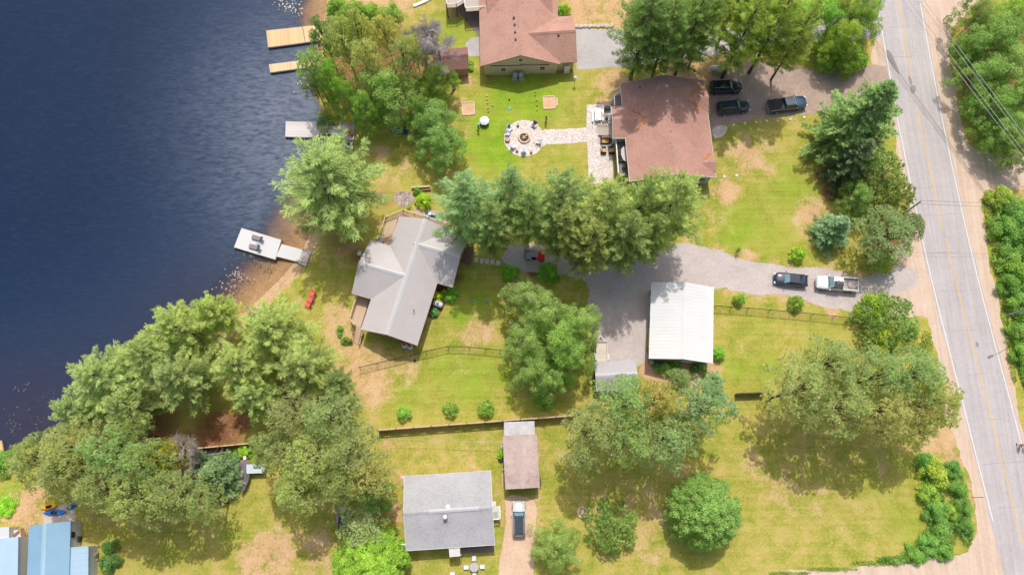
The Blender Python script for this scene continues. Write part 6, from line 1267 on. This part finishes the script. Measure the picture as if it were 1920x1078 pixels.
def truck_bed(root, paint_, liner, cover=None):
    w, x0, x1, zt = .98, -2.92, -.8, 1.2; m = MB()
    m.box(((x0+x1)/2, 0, .62), (x1-x0, 1.9, .3))
    for sy in (-1, 1): m.box(((x0+x1)/2, sy*(w-.07), .95), (x1-x0, .14, .56)); 
    m.box((x1-.04, 0, .95), (.08, 1.68, .5)); bd = m.build('bed', paint_, root)
    MB().slab([(x0+.1, -w+.15), (x1-.09, -w+.15), (x1-.09, w-.15), (x0+.1, w-.15)], .775, .79).build('bed_liner', liner, bd)
    MB().box((x0+.03, 0, .97), (.09, 1.66, .5)).build('tailgate', paint_, root)
    MB().box((x0-.07, 0, .55), (.12, 1.8, .18)).build('bumper', M_SILV, root)
    if cover: MB().slab([(x0+.02, -w+.08), (x1, -w+.08), (x1, w-.08), (x0+.02, w-.08)], 1.232, 1.27).build('bed_cover', cover, root)
PB = gloss('black_car_paint', (.012, .014, .02, 1)); PN = gloss('navy_car_paint', (.016, .026, .05, 1)); PW = gloss('white_car_paint', (.62, .62, .62, 1), .3); PS = gloss('silver_car_paint', (.5, .51, .53, 1), .25); PBT = gloss('blue_black_truck_paint', (.02, .05, .09, 1))
vehicle('parked_car', 'black sedan on the gravel driveway in front of the white pickup', 'car', (1512, 527), (1454, 521), 'sedan', PN)
r, _, H_ = vehicle('pickup_truck', 'white pickup with empty open bed on the gravel driveway', 'pickup truck', (1606, 535), (1531, 529), 'pickup', PW)
truck_bed(r, PW, paint('grey_bed_floor', C(186, 172, 166), .8, .12))
rb = thing('roof_box', 'dark cargo box on the roof of the white pickup', 'roof box', r.location+Vector((0, 0, H_+.03)), r.rotation_euler.z); 
MB().hull8([(-.55, .0-.0, .05), (.75, 0, .05), (.75, .62, .05), (-.55, .62, .05)], [(-.45, .06, .32), (.55, .06, .32), (.55, .56, .32), (-.45, .56, .32)]).build('box_body', paint('dark_roof_box', (.09, .09, .1, 1), .35), rb); MB().box((.1, .3, .03), (.08, .9, .05)).build('bracket', M_BLACK, rb)
vehicle('parked_car', 'dark SUV closest to the white gas tank on the shaded driveway', 'car', (1333, 165), (1389, 163), 'suv', PB)
vehicle('parked_car', 'dark SUV with chrome side trim, lower of two beside the brown roof', 'car', (1343, 204), (1407, 198), 'suv', PN)
r, _, _ = vehicle('pickup_truck', 'dark blue pickup with black bed cover on the shaded driveway', 'pickup truck', (1441, 201), (1511, 191), 'pickup', PBT)
truck_bed(r, PBT, M_BLACK, paint('black_vinyl', (.03, .032, .038, 1), .6, .2))
vehicle('parked_car', 'white and black crossover parked on the dirt driveway beside the grey cottage', 'car', (973.5, 1003), (972.5, 941), 'suv', PS, roofmat=gloss('black_roof', (.03, .032, .05, 1)), glasstop=True)[0].scale = (.9, .9, .9)
uv = thing('utility_vehicle', 'small red utility vehicle with silver roof at the driveway end below the pines', 'utility vehicle', G(1003, 482), R_(-8)); M_REDP = gloss('red_body_paint', (.8, .02, .05, 1), .25)
body_loft(MB(), [(.2, .6, .35, .85), (.6, .68, .35, .98), (1.1, .66, .35, .9), (1.4, .5, .4, .72)]).build('body', M_REDP, uv)
MB().box((-.1, 0, .6), (.7, 1.2, .3)).build('seat', M_BLACK, uv); mm = MB().box((-.95, 0, .62), (1.1, 1.3, .08))
for sy in (-1, 1): mm.box((-.95, sy*.63, .78), (1.1, .05, .28))
mm.build('cargo_bed', M_SILV, uv); MB().box((-1.52, 0, .78), (.06, 1.3, .34)).build('tailgate', M_BRT, uv)
MB().slab([(-.45, -.6), (.45, -.55), (.45, .55), (-.45, .6)], 1.75, 1.8).build('roof', M_SILV, uv); MB().beam((.62, -.5, 1.0), (.46, -.5, 1.74), .05, .05).beam((.62, .5, 1.0), (.46, .5, 1.74), .05, .05).beam((-.45, -.55, .6), (-.45, -.55, 1.74), .05, .05).beam((-.45, .55, .6), (-.45, .55, 1.74), .05, .05).build('roll_bar', M_BLACK, uv)
for x in (-1.0, .95):
    for y in (-.6, .6): wheel(uv, x, y, .3, .22)
def trailer(label, front, rear, W, deckmat, frame, side=.3, name='utility_trailer'):
    a, b = G(*rear, .6), G(*front, .6); c = (a+b)/2; c.z = 0; t_ = thing(name, label, 'trailer', c, heading(a, b)); L = (b-a).length
    MB().box((0, 0, .58), (L, W, .07)).build('deck', deckmat, t_); m = MB()
    for sy in (-1, 1): m.box((0, sy*(W/2+.02), .58+side/2), (L, .06, side))
    m.box((L/2, 0, .58+side/2), (.06, W, side)); m.build('side_rail', frame, t_)
    MB().beam((L/2, -W*.4, .52), (L/2+1.0, 0, .5), .08, .1).beam((L/2, W*.4, .52), (L/2+1.0, 0, .5), .08, .1).build('drawbar', frame, t_)
    MB().tube([(L/2+.7, 0, 0), (L/2+.7, 0, .8)], .04, 7).build('jack', frame, t_)
    for y in (-W/2-.16, W/2+.16):
        wheel(t_, -.2, y, .33, .2); MB().box((-.2, y, .72), (.85, .24, .04)).build('fender', frame, t_)
    return t_
trailer('white flat utility trailer with pale plank deck beside the small metal shed', (1127.5, 641), (1129.5, 692), 1.45, planks('pale_trailer_planks', C(226, 214, 196), math.pi/2, .2, .12, .2), paint('white_trailer_frame', C(232, 228, 226), .5, .06))
tr_ = thing('utility_trailer', 'white topped small trailer between the tarped boat and the olive pines', 'trailer', G(484, 879), R_(2)); MB().box((0, 0, .85), (2.4, 1.1, .85)).build('box_body', M_WHW, tr_); MB().box((0, 0, 1.3), (2.5, 1.2, .06)).build('lid', paint('bluish_white_lid', C(212, 224, 230), .5), tr_)
for y in (-.62, .62): wheel(tr_, 0, y, .3, .18)
tr_ = trailer('cluttered open trailer with boards and blue tarp under the bushy pines', (646, 947), (643, 990), 1.3, M_DARKW, paint('grey_trailer_frame', C(190, 190, 200), .5), .35)
for i, (x, y, sx_, sy_, z_, mt, lb, nm, ct) in enumerate([(.9, .25, .8, .95, .78, M_WHW, 'white board at the front of the cluttered trailer', 'board', 'board'), (-.3, -.1, 1.5, .3, .7, paint('blue_tarp', C(90, 128, 160), .7, .2), 'folded blue tarp on the cluttered trailer', 'tarp', 'tarp')]):
    q = MB().box((0, 0, 0), (sx_, sy_, .12), .05).build(nm, mt, None, None, False, tr_.location+Matrix.Rotation(tr_.rotation_euler.z, 3, 'Z') @ Vector((x, y, z_))); q.rotation_euler = (0, 0, tr_.rotation_euler.z); tag(q, lb, ct)
# tarped boat
bo = thing('covered_boat', 'boat under a dark grey tarp with white outboard, on the lawn', 'boat', G(459, 893)); o = bo.location
hull = [(448, 866), (452, 863), (466, 863), (470, 868), (469, 884), (466, 900), (461, 912), (456, 921), (452, 914), (447, 900), (446, 884)]
P = GP(hull, 1.0); c_ = sum(P, Vector())/len(P); Pi = [c_.lerp(q, .86) for q in P]
MB(o).hull8([c_.lerp(q, .6)*1+Vector((0, 0, -.55)) for q in P][::-1], [q*1 for q in P][::-1]).build('hull', paint('boat_hull', C(120, 118, 120), .6), bo)
MB(o).hull8([c_.lerp(q, 1.03)+Vector((0, 0, -.12)) for q in P][::-1], [c_.lerp(q, 1.03)+Vector((0, 0, .02)) for q in P][::-1]).build('tarp_skirt', paint('grey_tarp', C(132, 124, 132), .8, .2, 1.5), bo)
rdg = [G(459, 872, 1.45), G(458, 890, 1.55), G(456, 910, 1.2)]
m = MB(o); n = len(P); Pt = [c_.lerp(q, 1.02)+Vector((0, 0, .025)) for q in P]; m.add(Pt+rdg, [(10, 0, 1, n), (1, 2, n), (2, 3, n), (3, 4, n+1, n), (4, 5, n+1), (5, 6, n+2, n+1), (6, 7, n+2), (7, 8, n+2), (8, 9, n+2), (9, 10, n+1, n+2), (10, n, n+1)]); 
m.f = [f[::-1] for f in m.f]; m.build('tarp', MATS['grey_tarp'], bo)
MB(o).box(G(459, 864, 1.08), (1.2, .25, .1)).build('transom', paint('brown_transom', C(190, 140, 100), .8), bo)
mo = MB(o); q = G(459.5, 858.5, 1.15); mo.box(q, (.4, .5, .4), .2); mo.box(q+Vector((0, .05, -.55)), (.16, .2, .9)); mo.build('outboard_motor', M_WHP, bo)
mo = MB(o).beam(G(456, 920, .5), G(455, 931, .5), .1, .1); mo.build('trailer_tongue', M_BLACK, bo)
for px in (444, 472): 
    w_ = MB(o).tube([G(px, 884, .3)-Vector((.1, 0, 0)), G(px, 884, .3)+Vector((.1, 0, 0))], .28, 12).build('wheel', M_TYRE, bo)
# kayaks
def kayak(label, a, b, W, mat, z=.02, cockpit=True, name='kayak', group=None):
    a, b = G(*a, .25), G(*b, .25); c = (a+b)/2; c.z = z; t_ = thing(name, label, 'kayak', c, heading(a, b), group); L = (b-a).length
    m = MB(); secs = []
    for i in range(9):
        s = -1+2*i/8; w = W/2*(1-abs(s)**2.4)+.02; zz = .08*abs(s)**2
        secs.append([(s*L/2, y, q+zz) for y, q in ((0, 0), (-w*.7, .06), (-w, .2), (-w*.7, .3), (0, .34), (w*.7, .3), (w, .2), (w*.7, .06))])
    vs = [q for s in secs for q in s]; fs = [(i*8+k, (i+1)*8+k, (i+1)*8+(k+1) % 8, i*8+(k+1) % 8) for i in range(8) for k in range(8)]+[tuple(range(8)), tuple(range(64, 72))[::-1]]
    m.add(vs, fs).build('hull', mat, t_, smooth=True)
    MB().lathe((0, 0, .3), [(.28, 0), (.3, .06), (.26, .07)], 14, 1.5, .75).build('cockpit', M_WIC, t_)
    MB().box((-.3, 0, .42), (.07, .32, .2)).build('backrest', M_BLACK, t_); return t_
kayak('yellow orange kayak on the concrete apron behind the blue roofed house', (77, 953), (108, 946), .8, paint('yellow_hull', C(250, 180, 20), .4, .08))
kayak('blue kayak lying beside the yellow one', (81, 961), (124, 960), .75, paint('blue_hull', C(50, 124, 214), .4, .1))
kayak('blue kayak with gear at the wood edge right of the other two', (124, 953), (144, 945), .7, MATS['blue_hull'])
kayak('pale blue kayak poking out from the shore pine, upper', (644, 274), (662, 269), .75, paint('pale_blue_hull', C(176, 210, 230), .4, .06)); kayak('pale blue kayak poking out from the shore pine, lower', (648, 282), (664, 277), .75, MATS['pale_blue_hull'])
rk = thing('paddle_bundle', 'small blue grey bundle between the trees beside the brown shed', 'bundle', G(799, 164)); MB().box((0, 0, .3), (1.4, .5, .5), .1).build('bundle_cover', paint('blue_grey_cover', C(176, 204, 220), .6), rk); MB().box((0, 0, .57), (.1, .54, .04), .1).build('strap', M_BLACK, rk)

# ================================================================== fences
def wire_mat():
    t = NT('chain_link_wire'); p = t.pos(); s = t.n('SeparateXYZ'); t.l(p, s.inputs[0]); h = t.math('ADD', s.outputs[0], s.outputs[1])
    a = t.math('FRACT', t.math('MULTIPLY', t.math('ADD', h, s.outputs[2]), 9)); b = t.math('FRACT', t.math('MULTIPLY', t.math('SUBTRACT', h, s.outputs[2]), 9))
    w = t.math('MAXIMUM', t.math('LESS_THAN', a, .1), t.math('LESS_THAN', b, .1)); t.color(C(60, 50, 44), .6)
    tr = t.n('BsdfTransparent'); mx = t.n('MixShader'); t.l(w, mx.inputs[0]); t.l(tr.outputs[0], mx.inputs[1]); t.l(t.b.outputs[0], mx.inputs[2]); t.l(mx.outputs[0], t.out.inputs[0]); return t.m
M_WIRE = wire_mat(); M_POST = paint('dark_fence_post', C(70, 58, 50), .6, .1)
def chain_fence(label, pts, h=1.45, sp=2.9):
    P = [G(*p) for p in pts]; f = thing('chain_link_fence', label, 'fence', P[0]); o = f.location; rail = MB(o); mesh = MB(o); up = Vector((0, 0, h)); posts = []
    for a, b in zip(P[:-1], P[1:]):
        rail.tube([a+up, b+up], .05, 6); k = len(mesh.v); mesh.add([a, b, b+up, a+up], [(0, 1, 2, 3)])
        n = max(1, round((b-a).length/sp)); posts += [a.lerp(b, i/n) for i in range(n)]
    posts.append(P[-1])
    mesh.build('wire_mesh', M_WIRE, f); rail.build('top_rail', M_POST, f)
    for q in posts: MB(o).tube([q-Vector((0, 0, .1)), q+up+Vector((0, 0, .06))], .04, 7).build('post', M_POST, f)
chain_fence('dark chain link fence running from the birches to the feathery pines by the cottage', [(676, 692), (742, 676), (800, 662), (841, 653), (880, 654), (940, 660), (1000, 664), (1060, 664), (1112, 662)])
chain_fence('dark chain link fence from the white garage to the round tree at the road', [(1336, 578), (1400, 582), (1480, 589), (1560, 597), (1612, 603)])
def board_fence(label, a, b, h=1.85, mat=M_PTW, slot=True, ext=None):
    A_, B_ = G(*a), G(*b); f = thing('board_fence', label, 'fence', A_); o = f.location; d = (B_-A_).normalized(); L = (B_-A_).length; n = max(1, round(L/2.35)); Z_ = Vector((0, 0, 1))
    for i in range(n):
        p, q = A_.lerp(B_, i/n)+d*.06, A_.lerp(B_, (i+1)/n)-d*.06; m = MB(o); w = (q-p).length; j = rnd.uniform(-.02, .02)
        m.beam(p+Z_*(.05+h*.36), q+Z_*(.05+h*.36), .05, h*.7)
        if slot: m.beam(p+Z_*(h*.83), p+d*w*.3+Z_*(h*.83), .05, h*.2); m.beam(q-d*w*.3+Z_*(h*.83), q+Z_*(h*.83), .05, h*.2)
        else: m.beam(p+Z_*(h*.83), q+Z_*(h*.83), .05, h*.2)
        m.beam(p+Z_*(h*.965+j), q+Z_*(h*.965-j), .16, .1); m.build('panel', mat, f)
    for i in range(n+1): q = A_.lerp(B_, i/n); MB(o).beam(q-Z_*.1, q+Z_*(h+.08), .14, .14).build('post', M_BRT, f)
    return f
M_FENC = paint('weathered_fence_boards', C(224, 190, 158), .85, .2, 2)
board_fence('long weathered board fence between the lawn with three shrubs and the grey cottage', (712, 808), (1074, 781), 1.8, M_FENC)
board_fence('short weathered board fence behind the tarped boat', (362, 843), (478, 832), 1.7, M_FENC, False)
board_fence('short dark board fence between the two olive pine groves', (1378, 740), (1428, 738), 1.5, M_DARKW, False)

# ================================================================== poles, wires, signs
mb_ = thing('mailbox', 'white mailbox on a dark post at the sandy shoulder', 'mailbox', G(1769, 38)); MB().beam((0, 0, 0), (.0, 0, 1.05), .1, .1).build('post', M_BLACK, mb_); MB().beam((-.1, 0, 1.0), (.45, 0, 1.05), .08, .08).build('arm', M_BLACK, mb_)
MB().tube([(-.1, 0, 1.25), (.62, 0, 1.25)], .15, 10).build('box_body', M_WHP, mb_)
def pole(name, label, base, h, r, mat, tilt=(0, 0), lamp=None, arms=None):
    q = G(*base); t_ = thing(name, label, 'lamp post' if lamp else 'utility pole', q); tp_ = Vector((tilt[0], tilt[1], h)); MB().tube([(0, 0, -.2), tp_], [r, r*.75], 10).build('pole', mat, t_)
    if lamp:
        e = tp_+Vector((lamp[0], lamp[1], .35)); MB().tube([tp_-Vector((0, 0, .3)), tp_.lerp(e, .5)+Vector((0, 0, .15)), e], [.06, .05, .045], 7).build('arm', M_SILV, t_)
        dd = (e-tp_); dd.z = 0; dd.normalize(); MB().beam(e-dd*.1, e+dd*.75, .3, .14).build('lamp_head', M_SILV, t_)
    if arms:
        for z_ in arms: MB().beam((-1.1, 0, z_), (1.1, 0, z_), .1, .12).build('crossarm', M_BRT, t_)
    return t_
pole('street_lamp', 'grey lamp post leaning over the thicket right of the road', (1887, 592), 8.6, .17, paint('weathered_pole', C(170, 172, 178), .8, .12, 3), (0, 0), (-2.5, -1.0))
p1 = pole('utility_pole', 'wooden utility pole among the trees left of the road', (1668, 420), 9.0, .13, paint('grey_pole_wood', C(170, 156, 146), .9, .15, 3), (0, 0))
def cable(label, a, b, sag=.4, r=.022, mat=None, group=None, k=14):
    a, b = Vector(a), Vector(b); mid = (a+b)/2; m = MB(mid); pts = []
    for i in range(k+1): t_ = i/k; pts.append(a.lerp(b, t_)-Vector((0, 0, sag*4*t_*(1-t_))))
    m.tube(pts, r, 5); o = m.build('overhead_cable', mat or M_CABLE, None, None, False, mid); return tag(o, label, 'cable', group)
M_CABLE = paint('bare_wire', C(200, 200, 196), .5, .1, 2); M_CABD = paint('dark_wire', C(92, 90, 92), .6, .1, 2)
for i, (a, b, z_) in enumerate([((1776, 56), (1920, 248), 9.6), ((1778, 71), (1920, 259), 9.2), ((1783, 102), (1920, 281), 8.4), ((1782, 114), (1920, 292), 8.0)]):
    A_, B_ = G(*a, z_), G(*b, z_); d = B_-A_
    cable(['uppermost', 'second from the top', 'third from the top', 'lowest'][i]+' of the four pale cables crossing the trees right of the road', A_-d*1.6, B_+d*1.6, .25, .03, None, 'cables over the trees right of the road', 24)
tp_ = p1.location+Vector((0, 0, 8.7))
for i, dy in enumerate((-.25, .25)): cable(['dark cable crossing the road, lower of two', 'dark cable crossing the road, upper of two'][i], tp_+Vector((.0, dy, 0)), tp_+Vector((46, -1.5+dy*1.2, .5)), .5, .018, M_CABD, 'cables crossing the road')
cable('thin pale washing line over the dry lawn above the grey cottage', G(730, 822, 2.2), G(948, 830, 2.2), .2, .02, M_CABLE)
sp_ = thing('signpost', 'thin leaning dark post at the sandy shoulder beside the corner hedge', 'sign', G(1822, 932)); MB().tube([(0, 0, 0), (.35, 0, 2.0)], .035, 7).build('post', M_BLACK, sp_); MB().box((.36, 0, 1.85), (.05, .05, .5)).build('sign_plate', M_SILV, sp_)
yt = thing('young_tree', 'thin dark sapling tied to a stake on the lawn above the driveway', 'sapling', G(1381, 473)); MB().tube([(0, 0, 0), (0, 0, 1.5)], [.03, .012], 6).build('trunk', M_BK, yt)
rr_ = np.random.default_rng(5); P_ = rr_.normal(size=(130, 3))*np.array([.2, .2, .4])+np.array([0, 0, 1.0]); cr_ = bpy.data.objects.new('crown', leaf_mesh('crown', P_, rr_.normal(size=(130, 3)), rr_.normal(size=(130, 3))+np.array([0, 0, 1]), np.full(130, .18), np.full(130, .1), rr_.uniform(.2, .6, 130), M_DE)); COL.objects.link(cr_); cr_.parent = yt; cr_.color = (.6, .9, .5, 1)

# ================================================================== people
def skin(parent, name, joints, bones, mat, sub=2, root=0):
    me = bpy.data.meshes.new(name); me.from_pydata([j[0] for j in joints], bones, []); me.materials.append(mat)
    o = bpy.data.objects.new(name, me); COL.objects.link(o); o.parent = parent
    o.modifiers.new('skin', 'SKIN'); o.modifiers['skin'].use_smooth_shade = True
    for i, j in enumerate(joints): d = me.skin_vertices[0].data[i]; d.radius = (j[1], j[2] if len(j) > 2 else j[1]); d.use_root = (i == root)
    s = o.modifiers.new('sub', 'SUBSURF'); s.levels = s.render_levels = sub; return o
M_SKIN = paint('skin', (.50, .30, .21, 1), .6, .05); M_HAIR = paint('brown_hair', (.06, .035, .02, 1), .8, .2)
def person(label, px, py, face, shirt, shorts, pose, hat=None, group=None):
    """pose: dict of joints in metres, x forward, y to the left"""
    t_ = thing('person', label, 'person', G(px, py), face, group); s = pose
    J = [((0, 0, .93), .13, .16), ((0, 0, 1.15), .115, .15), ((s.get('lean', 0)*.5, 0, 1.36), .12, .17), ((s.get('lean', 0), 0, 1.5), .06), ((s.get('lean', 0)+.01, 0, 1.57), .075), ((s.get('lean', 0)+.02, 0, 1.66), .1), ((s.get('lean', 0)+.01, 0, 1.75), .075)]
    Bn = [(0, 1), (1, 2), (2, 3), (3, 4), (4, 5), (5, 6)]
    cx = s.get('lean', 0)*.6; H_ = []
    for k, sd in ((0, 1), (1, -1)):
        el, ha = s['arms'][k]; i = len(J); J += [((cx, sd*.2, 1.42), .062), (el, .045), (ha, .032)]; Bn += [(2, i), (i, i+1), (i+1, i+2)]
        e, h = Vector(el), Vector(ha); d = (h-e).normalized(); pm = h+d*.06; j0 = len(J); J.append((tuple(pm), .03, .02)); Bn.append((i+2, j0)); H_.append((j0, d, sd))
        kn, an = s['legs'][k]; i = len(J); J += [((0, sd*.1, .86), .1), (kn, .065), (an, .042), (tuple(Vector(an)+Vector((.13, 0, -.04))), .035)]; Bn += [(0, i), (i, i+1), (i+1, i+2), (i+2, i+3)]
    for j0, d, sd in H_:
        p = Vector(J[j0][0]); sx_ = d.cross(Vector((1, 0, .2))).normalized(); cv = d.cross(sx_)
        for f, ln in ((-.027, .07), (-.009, .082), (.009, .078), (.027, .062)):
            i = len(J); b0 = p+sx_*f+d*.02; J += [(tuple(b0), .009), (tuple(b0+d*ln*.55+cv*.008), .0085), (tuple(b0+d*ln*.9+cv*.03), .007)]; Bn += [(j0, i), (i, i+1), (i+1, i+2)]
        i = len(J); b0 = p+sx_*.035-d*.02; J += [(tuple(b0), .01), (tuple(b0+sx_*.025+d*.035+cv*.01), .008)]; Bn += [(j0, i), (i, i+1)]
    skin(t_, 'body', J, Bn, M_SKIN)
    hx = s.get('lean', 0)
    S = [((0, 0, .95), .145, .18), ((0, 0, 1.15), .13, .165), ((cx*.9, 0, 1.37), .138, .185), ((hx*.9, 0, 1.46), .09, .1)]; Sb = [(0, 1), (1, 2), (2, 3)]
    for k, sd in ((0, 1), (1, -1)): el = Vector(s['arms'][k][0]); a = Vector((cx, sd*.2, 1.42)); i = len(S); S += [(tuple(a), .08), (tuple(a.lerp(el, .75)), .065)]; Sb += [(2, i), (i, i+1)]
    skin(t_, 'shirt', S, Sb, shirt)
    Q = [((0, 0, .97), .15, .185), ((0, 0, .88), .14, .18)]; Qb = [(0, 1)]
    for k, sd in ((0, 1), (1, -1)): kn = Vector(s['legs'][k][0]); a = Vector((0, sd*.1, .82)); i = len(Q); Q += [(tuple(a), .115), (tuple(a.lerp(kn, .8)), .09)]; Qb += [(1, i), (i, i+1)]
    skin(t_, 'shorts', Q, Qb, shorts)
    hd = Vector((hx+.015, 0, 1.69))
    MB().lathe(hd-Vector((.02, 0, .03)), [(.1, 0), (.118, .05), (.1, .11), (.05, .145), (.01, .15)], 14, 1.05, .92).build('hair', M_HAIR, t_, smooth=True)
    fc = MB(); 
    for sd in (-1, 1): fc.lathe(hd+Vector((.088, sd*.034, -.04)), [(.004, 0), (.012, .008), (.004, .018)], 7)
    fc.build('eyes', M_BLACK, t_); MB().hull8([hd+Vector(q) for q in ((.085, -.014, -.085), (.115, -.01, -.085), (.115, .01, -.085), (.085, .014, -.085))], [hd+Vector(q) for q in ((.085, -.006, -.04), (.092, -.005, -.04), (.092, .005, -.04), (.085, .006, -.04))]).build('nose', M_SKIN, t_)
    MB().box(hd+Vector((.088, 0, -.105)), (.015, .045, .01)).build('mouth', paint('lip', (.35, .12, .1, 1)), t_)
    for sd in (-1, 1): MB().box(hd+Vector((0, sd*.1, -.06)), (.04, .02, .06)).build('ear', M_SKIN, t_); MB().hull8([Vector(s['legs'][0 if sd > 0 else 1][1])+Vector(q) for q in ((-.08, -.05, -.085), (.2, -.05, -.085), (.2, .05, -.085), (-.08, .05, -.085))], [Vector(s['legs'][0 if sd > 0 else 1][1])+Vector(q) for q in ((-.07, -.045, .02), (.18, -.04, -.02), (.18, .04, -.02), (-.07, .045, .02))]).build('shoe', M_WIC, t_)
    if hat: m = MB().lathe(hd+Vector((0, 0, .03)), [(.21, 0), (.2, .015), (.125, .03), (.115, .1), (.06, .13), (.01, .135)], 16); m.build('hat', hat, t_, smooth=True)
    return t_
STAND = dict(lean=.03, arms=[((.02, .27, 1.15), (.12, .26, .92)), ((.02, -.27, 1.15), (.12, -.26, .92))], legs=[((.03, .11, .48), (0, .12, .085)), ((.03, -.11, .48), (-.02, -.12, .085))])
THROW = dict(lean=.08, arms=[((.2, .3, 1.25), (.42, .3, 1.2)), ((-.05, -.3, 1.18), (.05, -.32, .95))], legs=[((.12, .12, .48), (.12, .12, .085)), ((-.02, -.12, .5), (-.2, -.13, .085))])
WALK = dict(lean=.07, arms=[((-.12, .27, 1.18), (-.1, .28, .94)), ((.1, -.27, 1.18), (.26, -.25, 1.0))], legs=[((.2, .11, .52), (.22, .11, .085)), ((.0, -.11, .48), (-.26, -.11, .11))])
person('person in grey clothes and pale blue hat beside the round covered tub', 897, 243, R_(10), paint('grey_shirt', C(150, 146, 156), .9), paint('dark_shorts', C(70, 72, 84), .9), THROW, paint('pale_blue_hat', C(176, 206, 232), .8))
person('person in pinkish purple top and grey shorts standing below the right horseshoe pit', 1024, 229, R_(200), paint('mauve_shirt', C(176, 130, 156), .9), paint('grey_shorts', C(150, 158, 160), .9), STAND)
person('person in orange red top walking along the road edge at the right', 1908, 835, R_(-80), paint('orange_red_shirt', C(206, 96, 72), .9), paint('dark_red_shorts', C(120, 60, 56), .9), WALK, None, 'walkers at the road edge')
person('person in tan top walking next to the orange red one, cut by the right edge', 1918, 836, R_(-80), paint('tan_shirt', C(226, 170, 130), .9), paint('grey_shorts', C(150, 158, 160), .9), WALK, None, 'walkers at the road edge')
